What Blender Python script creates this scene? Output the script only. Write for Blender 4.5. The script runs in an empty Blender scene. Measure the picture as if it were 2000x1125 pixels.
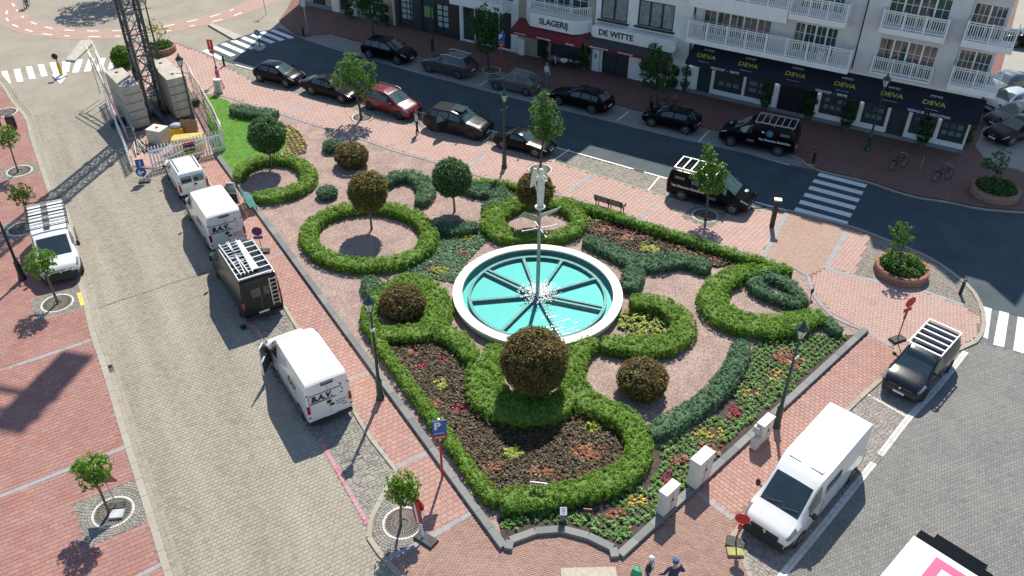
import bpy, bmesh, math, random
import numpy as np
from mathutils import Vector, Matrix
rng = np.random.default_rng(11); random.seed(11)
sc = bpy.context.scene
C = sc.collection
PI = math.pi; R = math.radians

# ------------------------------------------------------------------ camera
CAM_H, CAM_F, CAM_PITCH, CAM_ROLL = 26.5, 1653.0, R(36.36), 0.0077
fwv = Vector((0, math.cos(CAM_PITCH), -math.sin(CAM_PITCH)))
up0 = Vector((0, math.sin(CAM_PITCH), math.cos(CAM_PITCH))); rt0 = Vector((1, 0, 0))
cr, sr = math.cos(CAM_ROLL), math.sin(CAM_ROLL)
rtv = rt0 * cr + up0 * sr; upv = up0 * cr - rt0 * sr
cd = bpy.data.cameras.new('camera'); cam = bpy.data.objects.new('camera', cd); C.objects.link(cam)
m3 = Matrix((rtv, upv, -fwv)).transposed()
cam.matrix_world = Matrix.Translation((0, 0, CAM_H)) @ m3.to_4x4()
cd.sensor_width = 36.0; cd.lens = CAM_F / 2000 * 36; cd.clip_start = 0.5; cd.clip_end = 2000
sc.camera = cam
# ------------------------------------------------------------------ sky, sun, exposure
SUN_AZ, SUN_EL = R(80), R(51)
wd = bpy.data.worlds.new('World'); sc.world = wd; wd.use_nodes = True
nt = wd.node_tree; bg = nt.nodes['Background']
sky = nt.nodes.new('ShaderNodeTexSky'); sky.sky_type = 'NISHITA'; sky.sun_disc = False
sky.sun_elevation = SUN_EL; sky.sun_rotation = PI / 2 - SUN_AZ; sky.air_density = 1.0; sky.dust_density = 0.25; sky.ozone_density = 1.4
nt.links.new(sky.outputs[0], bg.inputs[0]); bg.inputs[1].default_value = 0.112
sl = bpy.data.lights.new('sun', 'SUN'); sun = bpy.data.objects.new('sun', sl); C.objects.link(sun)
sl.energy = 4.4; sl.angle = R(0.53); sl.color = (1.0, 0.95, 0.85)
sdir = Vector((math.cos(SUN_EL) * math.cos(SUN_AZ), math.cos(SUN_EL) * math.sin(SUN_AZ), math.sin(SUN_EL)))
sun.rotation_euler = sdir.to_track_quat('Z', 'Y').to_euler()
sun.location = (0, 60, 80)
sc.view_settings.view_transform = 'Standard'; sc.view_settings.look = 'None'
sc.view_settings.exposure = 0.56; sc.view_settings.gamma = 1.0
sc.render.engine = 'CYCLES'
try:
    sc.cycles.max_bounces = 6; sc.cycles.diffuse_bounces = 2; sc.cycles.glossy_bounces = 3
    sc.cycles.transmission_bounces = 4; sc.cycles.transparent_max_bounces = 6
    sc.cycles.caustics_reflective = False; sc.cycles.caustics_refractive = False
    sc.cycles.sample_clamp_indirect = 4.0
    sc.cycles.use_denoising = True
except Exception: pass

# ------------------------------------------------------------------ survey helpers (photo pixel -> point of the place at height z)
def W(px, py, z=0.0):
    d = fwv * CAM_F + rtv * (px - 1000) + upv * (562.5 - py)
    t = (CAM_H - z) / -d.z
    return Vector((d.x * t, d.y * t, z))
def proj(P):
    v = np.asarray(P, float) - np.array([0, 0, CAM_H])
    w = v @ np.array(fwv)
    return 1000 + CAM_F * (v @ np.array(rtv)) / w, 562.5 - CAM_F * (v @ np.array(upv)) / w
def WL(pts, z=0.0): return [W(p[0], p[1], z) for p in pts]
def heading(a, b): d = b - a; return math.atan2(d.y, d.x)

# ------------------------------------------------------------------ materials
MATS = {}
def _new(name):
    m = bpy.data.materials.new(name); m.use_nodes = True; MATS[name] = m
    return m, m.node_tree, m.node_tree.nodes['Principled BSDF']
def lin(c):
    return tuple(((x / 255) / 12.92 if x / 255 <= .04045 else ((x / 255 + .055) / 1.055) ** 2.4) for x in c) + (1,)
def noise_node(t, scale, detail=4, coords='Object', rough=.6):
    tc = t.nodes.new('ShaderNodeTexCoord'); n = t.nodes.new('ShaderNodeTexNoise')
    n.inputs['Scale'].default_value = scale; n.inputs['Detail'].default_value = detail; n.inputs['Roughness'].default_value = rough
    if coords == 'World':
        g = t.nodes.new('ShaderNodeNewGeometry'); t.links.new(g.outputs['Position'], n.inputs['Vector'])
    else: t.links.new(tc.outputs[coords], n.inputs['Vector'])
    return n
def mixc(t, fac, a, b, mode='MIX', f=None):
    n = t.nodes.new('ShaderNodeMix'); n.data_type = 'RGBA'; n.blend_type = mode
    if fac is not None: t.links.new(fac, n.inputs[0])
    elif f is not None: n.inputs[0].default_value = f
    for i, x in ((6, a), (7, b)):
        if hasattr(x, 'is_output'): t.links.new(x, n.inputs[i])
        else: n.inputs[i].default_value = x
    return n.outputs[2]
def c4(c): return tuple(c) + (1,) if len(c) == 3 else tuple(c)
def M(name, col, rough=.6, metal=0.0, var=.18, scale=6, bump=0.0, coat=0.0, spec=.5, coords='Object', bscale=None):
    if name in MATS: return MATS[name]
    m, t, b = _new(name); col = c4(col)
    n = noise_node(t, scale, 5, coords)
    rp = t.nodes.new('ShaderNodeMapRange'); rp.inputs[1].default_value = .3; rp.inputs[2].default_value = .7
    rp.inputs[3].default_value = 1 - var; rp.inputs[4].default_value = 1 + var
    t.links.new(n.outputs[0], rp.inputs[0])
    vm = t.nodes.new('ShaderNodeVectorMath'); vm.operation = 'SCALE'; vm.inputs[0].default_value = col[:3]
    t.links.new(rp.outputs[0], vm.inputs['Scale']); t.links.new(vm.outputs[0], b.inputs['Base Color'])
    b.inputs['Roughness'].default_value = rough; b.inputs['Metallic'].default_value = metal
    b.inputs['Coat Weight'].default_value = coat; b.inputs['Coat Roughness'].default_value = .04
    b.inputs['Specular IOR Level'].default_value = spec
    if bump:
        n2 = noise_node(t, bscale or scale * 6, 4, coords); bp = t.nodes.new('ShaderNodeBump'); bp.inputs['Strength'].default_value = bump
        bp.inputs['Distance'].default_value = .02
        t.links.new(n2.outputs[0], bp.inputs['Height']); t.links.new(bp.outputs[0], b.inputs['Normal'])
    return m
def pieces_mat(name, cols, rough=.85, stain=.25, stain_scale=.5, stain_col=(.5, .45, .38), bump=.25, run=None):
    "cols: list of colours; each piece picks one by its own random number, then large soft stains and fine grain"
    m, t, b = _new(name)
    g = t.nodes.new('ShaderNodeNewGeometry'); oi = t.nodes.new('ShaderNodeObjectInfo')
    ad = t.nodes.new('ShaderNodeMath'); ad.operation = 'ADD'; t.links.new(g.outputs['Random Per Island'], ad.inputs[0]); t.links.new(oi.outputs['Random'], ad.inputs[1])
    fr = t.nodes.new('ShaderNodeMath'); fr.operation = 'FRACT'; t.links.new(ad.outputs[0], fr.inputs[0])
    rp = t.nodes.new('ShaderNodeValToRGB'); rp.color_ramp.interpolation = 'LINEAR'
    el = rp.color_ramp.elements
    while len(el) < len(cols): el.new(.5)
    for i, c in enumerate(cols): el[i].position = i / (len(cols) - 1); el[i].color = c4(c)
    t.links.new(fr.outputs[0], rp.inputs[0])
    n1 = noise_node(t, stain_scale, 5, 'World', .65)
    if run is not None:          # wear drawn out along the traffic direction
        mp = t.nodes.new('ShaderNodeMapping'); mp.inputs['Rotation'].default_value = (0, 0, -run); t.links.new(g.outputs['Position'], mp.inputs[0]); vs_ = t.nodes.new('ShaderNodeVectorMath'); vs_.operation = 'MULTIPLY'; vs_.inputs[1].default_value = (.14, 1.6, 1); t.links.new(mp.outputs[0], vs_.inputs[0]); t.links.new(vs_.outputs[0], n1.inputs['Vector'])
    mr = t.nodes.new('ShaderNodeMapRange'); mr.inputs[1].default_value = .42; mr.inputs[2].default_value = .68; mr.inputs[4].default_value = stain
    t.links.new(n1.outputs[0], mr.inputs[0])
    c = mixc(t, mr.outputs[0], rp.outputs[0], c4(stain_col))
    n4 = noise_node(t, 1.1, 6, 'World', .7); md = t.nodes.new('ShaderNodeMapRange'); md.inputs[1].default_value = .56; md.inputs[2].default_value = .74; md.inputs[4].default_value = .42
    t.links.new(n4.outputs[0], md.inputs[0]); c = mixc(t, md.outputs[0], c, c4(tuple(x * .55 for x in cols[0])))
    n2 = noise_node(t, 22, 4, 'World', .7)
    mr2 = t.nodes.new('ShaderNodeMapRange'); mr2.inputs[1].default_value = .3; mr2.inputs[2].default_value = .75; mr2.inputs[3].default_value = .8; mr2.inputs[4].default_value = 1.15
    t.links.new(n2.outputs[0], mr2.inputs[0])
    vm = t.nodes.new('ShaderNodeVectorMath'); vm.operation = 'SCALE'; t.links.new(c, vm.inputs[0]); t.links.new(mr2.outputs[0], vm.inputs['Scale'])
    t.links.new(vm.outputs[0], b.inputs['Base Color']); b.inputs['Roughness'].default_value = rough; b.inputs['Specular IOR Level'].default_value = .3
    if bump:
        bp = t.nodes.new('ShaderNodeBump'); bp.inputs['Strength'].default_value = bump; bp.inputs['Distance'].default_value = .01
        n3 = noise_node(t, 60, 3, 'World'); t.links.new(n3.outputs[0], bp.inputs['Height']); t.links.new(bp.outputs[0], b.inputs['Normal'])
    return m
def brick_sheet_mat(name, c1, c2, mortar, bw, bh, ang, stain_col, stain=.3, rough=.9, off=.5):
    m, t, b = _new(name)
    g = t.nodes.new('ShaderNodeNewGeometry'); mp = t.nodes.new('ShaderNodeMapping'); mp.inputs['Rotation'].default_value = (0, 0, -ang)
    mp.vector_type = 'POINT'
    t.links.new(g.outputs['Position'], mp.inputs[0])
    br = t.nodes.new('ShaderNodeTexBrick'); t.links.new(mp.outputs[0], br.inputs[0])
    br.inputs['Color1'].default_value = c4(c1); br.inputs['Color2'].default_value = c4(c2); br.inputs['Mortar'].default_value = c4(mortar)
    br.inputs['Scale'].default_value = 1; br.inputs['Brick Width'].default_value = bw; br.inputs['Row Height'].default_value = bh
    br.inputs['Mortar Size'].default_value = .012; br.inputs['Bias'].default_value = 0; br.offset = off
    n1 = noise_node(t, .35, 5, 'World', .6)
    mr = t.nodes.new('ShaderNodeMapRange'); mr.inputs[1].default_value = .4; mr.inputs[2].default_value = .7; mr.inputs[4].default_value = stain
    t.links.new(n1.outputs[0], mr.inputs[0])
    c = mixc(t, mr.outputs[0], br.outputs[0], c4(stain_col))
    n2 = noise_node(t, 14, 4, 'World', .7); mr2 = t.nodes.new('ShaderNodeMapRange'); mr2.inputs[3].default_value = .75; mr2.inputs[4].default_value = 1.25
    t.links.new(n2.outputs[0], mr2.inputs[0]); vm = t.nodes.new('ShaderNodeVectorMath'); vm.operation = 'SCALE'
    t.links.new(c, vm.inputs[0]); t.links.new(mr2.outputs[0], vm.inputs['Scale'])
    t.links.new(vm.outputs[0], b.inputs['Base Color']); b.inputs['Roughness'].default_value = rough; b.inputs['Specular IOR Level'].default_value = .3
    return m
def leaf_mat(name, cols, trans=.35, rough=.5):
    m, t, b = _new(name)
    g = t.nodes.new('ShaderNodeNewGeometry'); oi = t.nodes.new('ShaderNodeObjectInfo')
    ad = t.nodes.new('ShaderNodeMath'); ad.operation = 'ADD'; t.links.new(g.outputs['Random Per Island'], ad.inputs[0]); t.links.new(oi.outputs['Random'], ad.inputs[1])
    fr = t.nodes.new('ShaderNodeMath'); fr.operation = 'FRACT'; t.links.new(ad.outputs[0], fr.inputs[0])
    rp = t.nodes.new('ShaderNodeValToRGB'); el = rp.color_ramp.elements
    while len(el) < len(cols): el.new(.5)
    for i, c in enumerate(cols): el[i].position = i / max(1, len(cols) - 1); el[i].color = c4(c)
    t.links.new(fr.outputs[0], rp.inputs[0])
    n = noise_node(t, 2.2, 3, 'World'); mr = t.nodes.new('ShaderNodeMapRange'); mr.inputs[1].default_value = .3; mr.inputs[2].default_value = .7
    mr.inputs[3].default_value = .75; mr.inputs[4].default_value = 1.25; t.links.new(n.outputs[0], mr.inputs[0])
    vm = t.nodes.new('ShaderNodeVectorMath'); vm.operation = 'SCALE'; t.links.new(rp.outputs[0], vm.inputs[0]); t.links.new(mr.outputs[0], vm.inputs['Scale'])
    t.links.new(vm.outputs[0], b.inputs['Base Color']); b.inputs['Roughness'].default_value = rough; b.inputs['Specular IOR Level'].default_value = .35
    tr = t.nodes.new('ShaderNodeBsdfTranslucent'); t.links.new(vm.outputs[0], tr.inputs[0])
    mx = t.nodes.new('ShaderNodeMixShader'); mx.inputs[0].default_value = trans
    t.links.new(b.outputs[0], mx.inputs[1]); t.links.new(tr.outputs[0], mx.inputs[2])
    t.links.new(mx.outputs[0], t.nodes['Material Output'].inputs[0])
    return m
def glass_mat(name, col=(.02, .03, .035), rough=.04, spec=.9):
    m, t, b = _new(name)
    b.inputs['Base Color'].default_value = c4(col); b.inputs['Roughness'].default_value = rough; b.inputs['Specular IOR Level'].default_value = spec
    b.inputs['IOR'].default_value = 1.5; b.inputs['Coat Weight'].default_value = .6; b.inputs['Coat Roughness'].default_value = .02
    n = noise_node(t, 2.5, 2); c = mixc(t, n.outputs[0], c4(col), c4(tuple(min(1, x * 2.2 + .01) for x in col))); t.links.new(c, b.inputs['Base Color'])
    return m
def emit_mat(name, col, s):
    m, t, b = _new(name); b.inputs['Base Color'].default_value = c4(col); b.inputs['Emission Color'].default_value = c4(col); b.inputs['Emission Strength'].default_value = s
    return m

# ------------------------------------------------------------------ mesh helpers
def tag(o, label=None, cat=None, group=None, kind=None):
    if label: o['label'] = label
    if cat: o['category'] = cat
    if group: o['group'] = group
    if kind: o['kind'] = kind
    return o
def empty(name, loc=(0, 0, 0), rz=0.0, label=None, cat=None, group=None):
    o = bpy.data.objects.new(name, None); C.objects.link(o); o.location = loc; o.rotation_euler = (0, 0, rz); o.empty_display_size = .2
    return tag(o, label, cat, group)
def copy_tree(o, parent=None):
    c = o.copy(); C.objects.link(c); c.parent = parent
    for ch in list(o.children): copy_tree(ch, c)
    return c
class MB:
    def __init__(s): s.v = []; s.f = []
    def add(s, vs, fs):
        k = len(s.v); s.v += [tuple(v) for v in vs]; s.f += [tuple(i + k for i in f) for f in fs]; return s
    def box(s, c, size, rz=0.0, taper=1.0):
        x, y, z = (d / 2 for d in size); cs, sn = math.cos(rz), math.sin(rz); vs = []
        for dz, k in ((-z, 1), (z, taper)):
            for dx, dy in ((-x, -y), (x, -y), (x, y), (-x, y)):
                vs.append((c[0] + (dx * cs - dy * sn) * k, c[1] + (dx * sn + dy * cs) * k, c[2] + dz))
        return s.add(vs, [(3, 2, 1, 0), (4, 5, 6, 7), (0, 1, 5, 4), (1, 2, 6, 5), (2, 3, 7, 6), (3, 0, 4, 7)])
    def bar(s, a, b, w, h=None, upref=(0, 0, 1)):
        a, b = Vector(a), Vector(b); h = h or w; d = (b - a).normalized(); u = Vector(upref)
        if abs(d.dot(u)) > .98: u = Vector((0, 1, 0))
        sd = d.cross(u).normalized() * (w / 2); u = sd.cross(d).normalized() * (h / 2)
        vs = [p + q for p in (a, b) for q in (-sd - u, sd - u, sd + u, -sd + u)]
        return s.add(vs, [(0, 1, 2, 3), (7, 6, 5, 4), (0, 4, 5, 1), (1, 5, 6, 2), (2, 6, 7, 3), (3, 7, 4, 0)])
    def tube(s, pts, rad, n=8):
        pts = [Vector(p) for p in pts]
        if not hasattr(rad, '__len__'): rad = [rad] * len(pts)
        vs = []; fs = []
        for i, p in enumerate(pts):
            d = (pts[min(i + 1, len(pts) - 1)] - pts[max(i - 1, 0)]).normalized()
            u = Vector((0, 0, 1)) if abs(d.z) < .95 else Vector((1, 0, 0))
            a = d.cross(u).normalized(); b = d.cross(a)
            for k in range(n):
                t = 2 * PI * k / n; vs.append(p + (a * math.cos(t) + b * math.sin(t)) * rad[i])
        for i in range(len(pts) - 1):
            for k in range(n): fs.append((i * n + k, i * n + (k + 1) % n, (i + 1) * n + (k + 1) % n, (i + 1) * n + k))
        fs.append(tuple(range(n))); fs.append(tuple(reversed(range((len(pts) - 1) * n, len(pts) * n))))
        return s.add(vs, fs)
    def lathe(s, prof, n=16, c=(0, 0, 0), axis='z', ph=0.0, cap=True):
        vs = []; fs = []
        for r, z in prof:
            for k in range(n):
                t = 2 * PI * k / n + ph; x, y = r * math.cos(t), r * math.sin(t)
                p = (x, y, z) if axis == 'z' else ((x, z, y) if axis == 'y' else (z, x, y))
                vs.append((c[0] + p[0], c[1] + p[1], c[2] + p[2]))
        for i in range(len(prof) - 1):
            for k in range(n): fs.append((i * n + k, i * n + (k + 1) % n, (i + 1) * n + (k + 1) % n, (i + 1) * n + k))
        if cap:
            fs.append(tuple(reversed(range(n)))); fs.append(tuple(range((len(prof) - 1) * n, len(prof) * n)))
        return s.add(vs, fs)
    def prism(s, poly, z0, z1):
        n = len(poly); vs = [(p[0], p[1], z0) for p in poly] + [(p[0], p[1], z1) for p in poly]
        return s.add(vs, [tuple(reversed(range(n))), tuple(range(n, 2 * n))] + [(i, (i + 1) % n, n + (i + 1) % n, n + i) for i in range(n)])
    def poly(s, pts): return s.add(pts, [tuple(range(len(pts)))])
    def ball(s, c, r, n=10, m=7):
        if not hasattr(r, '__len__'): r = (r, r, r)
        vs = [(c[0], c[1], c[2] - r[2])]; fs = []
        for i in range(1, m):
            a = -PI / 2 + PI * i / m
            for k in range(n): t = 2 * PI * k / n; vs.append((c[0] + r[0] * math.cos(a) * math.cos(t), c[1] + r[1] * math.cos(a) * math.sin(t), c[2] + r[2] * math.sin(a)))
        vs.append((c[0], c[1], c[2] + r[2])); L = len(vs) - 1
        for k in range(n):
            fs.append((0, 1 + (k + 1) % n, 1 + k)); fs.append((L, L - n + k, L - n + (k + 1) % n))
        for i in range(m - 2):
            for k in range(n): a = 1 + i * n; fs.append((a + k, a + (k + 1) % n, a + n + (k + 1) % n, a + n + k))
        return s.add(vs, fs)
    def mesh(s, name):
        me = bpy.data.meshes.new(name); me.from_pydata(s.v, [], s.f); return me
    def build(s, name, mat, parent=None, smooth=None, fix=True):
        me = s.mesh(name); me.materials.append(mat)
        if fix:
            bm = bmesh.new(); bm.from_mesh(me); bmesh.ops.recalc_face_normals(bm, faces=bm.faces); bm.to_mesh(me); bm.free()
        if smooth is not None:
            me.shade_smooth(); me.set_sharp_from_angle(angle=R(smooth))
        o = bpy.data.objects.new(name, me); C.objects.link(o)
        if parent is not None: o.parent = parent
        return o
def inst(name, me, parent=None, loc=(0, 0, 0), rot=(0, 0, 0), scale=None):
    o = bpy.data.objects.new(name, me); C.objects.link(o); o.location = loc; o.rotation_euler = rot
    if scale is not None: o.scale = scale
    if parent is not None: o.parent = parent
    return o
def np_obj(name, V, Q, mat, parent=None, smooth=False):
    "mesh from numpy arrays, Q of shape (n,k)"
    me = bpy.data.meshes.new(name); V = np.asarray(V, np.float32); Q = np.asarray(Q, np.int32); k = Q.shape[1]
    me.vertices.add(len(V)); me.vertices.foreach_set('co', V.ravel())
    me.loops.add(Q.size); me.loops.foreach_set('vertex_index', Q.ravel())
    me.polygons.add(len(Q)); me.polygons.foreach_set('loop_start', np.arange(0, Q.size, k, dtype=np.int32))
    try: me.polygons.foreach_set('loop_total', np.full(len(Q), k, np.int32))
    except Exception: pass
    me.materials.append(mat); me.update(calc_edges=True); me.validate()
    if smooth: me.shade_smooth()
    else: me.shade_flat()
    o = bpy.data.objects.new(name, me); C.objects.link(o)
    if parent is not None: o.parent = parent
    return o
def sheet(name, poly, z, mat, parent=None, kind='structure'):
    "flat polygon (list of 2D/3D points) as a surface at height z"
    bm = bmesh.new(); vs = [bm.verts.new((p[0], p[1], z)) for p in poly]; f = bm.faces.new(vs)
    if f.normal.z < 0 or f.calc_center_median() is None: pass
    bm.normal_update()
    if f.normal.z < 0: bmesh.ops.reverse_faces(bm, faces=[f])
    bmesh.ops.triangulate(bm, faces=bm.faces[:], ngon_method='EAR_CLIP')
    me = bpy.data.meshes.new(name); bm.to_mesh(me); bm.free(); me.materials.append(mat)
    o = bpy.data.objects.new(name, me); C.objects.link(o)
    if parent is not None: o.parent = parent
    elif kind: o['kind'] = kind
    return o
def pip(poly, pts):
    poly = np.array([(p[0], p[1]) for p in poly]); x, y = pts[:, 0], pts[:, 1]; ins = np.zeros(len(pts), bool); j = len(poly) - 1
    for i in range(len(poly)):
        xi, yi = poly[i]; xj, yj = poly[j]
        c = ((yi > y) != (yj > y)) & (x < (xj - xi) * (y - yi) / (yj - yi + 1e-12) + xi); ins ^= c; j = i
    return ins
def inframe(pts, z=0.0, mx=90):
    P = np.c_[pts[:, 0], pts[:, 1], np.full(len(pts), z)]; a, b = proj(P)
    return (a > -mx) & (a < 2000 + mx) & (b > -mx) & (b < 1125 + mx)
def spline(pts, step=.15, closed=False):
    "Catmull-Rom through points (any dimension), resampled about every step metres"
    P = [np.array(p, float) for p in pts]; n = len(P); out = []
    rg = range(n if closed else n - 1)
    for i in rg:
        p1, p2 = P[i], P[(i + 1) % n]; p0 = P[i - 1] if (closed or i > 0) else 2 * p1 - p2; p3 = P[(i + 2) % n] if (closed or i + 2 < n) else 2 * p2 - p1
        k = max(2, int(np.linalg.norm((p2 - p1)[:2]) / step))
        for t in np.arange(k) / k:
            out.append(.5 * (2 * p1 + (p2 - p0) * t + (2 * p0 - 5 * p1 + 4 * p2 - p3) * t * t + (3 * p1 - p0 - 3 * p2 + p3) * t ** 3))
    if not closed: out.append(P[-1])
    return np.array(out)
_ws = bpy.data.scenes.new('workshop')
def realise(o):
    "mesh of an object with its modifiers, made in a small scene of its own"
    _ws.collection.objects.link(o); vl = _ws.view_layers[0]; vl.update(); me = bpy.data.meshes.new_from_object(o.evaluated_get(vl.depsgraph)); bpy.data.objects.remove(o); return me
def text(body, name, mat, parent, loc, rot, size, ext=.004, bold=0.0, align='CENTER', xs=1.0, shear=0.0):
    cu = bpy.data.curves.new(name, 'FONT'); cu.body = body; cu.size = size; cu.extrude = ext; cu.offset = bold; cu.align_x = align; cu.align_y = 'CENTER'; cu.shear = shear
    cu.resolution_u = 3
    o = bpy.data.objects.new(name, cu)
    me = realise(o); bpy.data.curves.remove(cu)
    me.materials.clear(); me.materials.append(mat)
    o = inst(name, me, parent, loc, rot); o.scale = (xs, 1, 1); return o
# ================================================================== THE SETTING: ground, roads, pavements
ZI = 0.06                                   # height of the pavements over the carriageways
ANG_L = heading(W(0, 965, 0), W(245, 873, 0))          # rows of the left street and pavement
m_beige = pieces_mat('beige_pavers', [(.25, .222, .17), (.28, .25, .195), (.315, .28, .22), (.29, .26, .205), (.33, .295, .232)], stain=.65, stain_scale=.42, stain_col=(.42, .38, .31), run=heading(W(200, 725), W(284, 1001)))
m_red = pieces_mat('red_pavers', [(.30, .14, .113), (.335, .16, .125), (.315, .165, .143), (.375, .195, .15), (.30, .16, .148), (.345, .168, .132)], stain=.42, stain_col=(.39, .255, .215))
m_pink = pieces_mat('pink_pavers', [(.38, .215, .175), (.41, .235, .19), (.445, .265, .215), (.40, .23, .19), (.385, .21, .18)], stain=.35, stain_col=(.44, .31, .26))
m_pale = pieces_mat('pale_pink_pavers', [(.445, .29, .245), (.47, .305, .255), (.49, .33, .275), (.455, .295, .25)], stain=.45, stain_col=(.50, .37, .32))
m_clink = pieces_mat('clinker_pavers', [(.32, .195, .155), (.37, .23, .18), (.41, .265, .205), (.35, .21, .165), (.31, .19, .165)], stain=.3, stain_col=(.48, .35, .28))
m_grey = pieces_mat('grey_pavers', [(.18, .178, .17), (.205, .202, .192), (.23, .225, .21), (.19, .188, .18), (.245, .238, .22)], stain=.5, stain_scale=.35, stain_col=(.31, .288, .255))
m_cob = pieces_mat('granite_cobbles', [(.20, .185, .155), (.26, .24, .20), (.31, .285, .24), (.235, .22, .19), (.34, .315, .27)], stain=.3, stain_col=(.38, .34, .27), bump=.5)
m_kerb = pieces_mat('concrete_kerb', [(.34, .31, .25), (.39, .355, .29), (.36, .33, .27)], stain=.35, stain_col=(.28, .25, .19))
m_blue = pieces_mat('bluestone', [(.145, .15, .15), (.185, .19, .185), (.225, .225, .215)], stain=.3, stain_col=(.27, .26, .24), rough=.7)
m_band = pieces_mat('bluestone_band', [(.26, .275, .285), (.31, .32, .325), (.29, .30, .31)], stain=.25, stain_col=(.36, .34, .32), rough=.75)
m_joint = M('joint_sand', (.20, .17, .13), .95, var=.25, scale=8, coords='Object')
m_jointr = M('joint_red', (.24, .145, .115), .95, var=.25, scale=8)
m_jointg = M('joint_grey', (.125, .12, .11), .95, var=.25, scale=8)
m_asph = M('asphalt', (.056, .076, .086), .85, var=.2, scale=.6, bump=.35, bscale=90, spec=.4)
m_white = M('road_paint', (.74, .74, .70), .7, var=.14, scale=7)
m_yellow = M('yellow_paint', (.62, .47, .10), .7, var=.2, scale=5)
m_pinkpaint = M('magenta_paint', (.62, .14, .24), .8, var=.25, scale=9)
ANG_I = heading(W(776, 910, ZI), W(834, 883, ZI))      # rows of the inner pavement
ANG_N = heading(W(1113, 372, ZI), W(1156, 344, ZI))    # rows of the pavement along the shops' road
ANG_R = heading(W(1362, 962, ZI), W(1431, 1014, ZI))
ANG_B = heading(W(1050, 1090, ZI), W(1200, 1135, ZI))

tag(sheet('ground', [(-300, -120), (300, -120), (300, 330), (-300, 330)], -.04,
    brick_sheet_mat('plain_beige_paving', (.265, .235, .185), (.30, .265, .21), (.21, .185, .145), .22, .2, ANG_L, (.38, .345, .285), .5)), kind='structure')

def unit_paver(l, w, h, mat, key):
    me = bpy.data.meshes.new(key); a, b = l / 2, w / 2; e = .006
    me.from_pydata([(-a, -b, -h), (a, -b, -h), (a, b, -h), (-a, b, -h), (-a, -b, -e), (a, -b, -e), (a, b, -e), (-a, b, -e), (-a + e, -b + e, 0), (a - e, -b + e, 0), (a - e, b - e, 0), (-a + e, b - e, 0)], [],
        [(8, 9, 10, 11), (4, 5, 9, 8), (5, 6, 10, 9), (6, 7, 11, 10), (7, 4, 8, 11), (0, 1, 5, 4), (1, 2, 6, 5), (2, 3, 7, 6), (3, 0, 4, 7)]); me.materials.append(mat); return me
def boxes(c, ang, l, w, h, ztop, tilt=.0):
    "many low boxes (top + four sides) as arrays; c (n,2), ang (n,), l,w scalar or (n,)"
    n = len(c); l = np.broadcast_to(l, n) / 2; w = np.broadcast_to(w, n) / 2; cs, sn = np.cos(ang), np.sin(ang); V = np.zeros((n, 8, 3)); e = .005
    zt = np.broadcast_to(ztop, n) + rng.normal(0, .0012, n)
    for k, (sx, sy) in enumerate(((-1, -1), (1, -1), (1, 1), (-1, 1))):
        for lay, (q, zz) in enumerate(((0, -h), (e, 0))):
            x = sx * (l - q); y = sy * (w - q); V[:, lay * 4 + k, 0] = c[:, 0] + x * cs - y * sn; V[:, lay * 4 + k, 1] = c[:, 1] + x * sn + y * cs
            V[:, lay * 4 + k, 2] = zt + zz + (rng.normal(0, tilt, n) if lay and tilt else 0)
    q = np.array([(4, 5, 6, 7), (0, 1, 5, 4), (1, 2, 6, 5), (2, 3, 7, 6), (3, 0, 4, 7)])
    Q = (np.arange(n)[:, None, None] * 8 + q[None]).reshape(-1, 4)
    return V.reshape(-1, 3), Q
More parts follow.
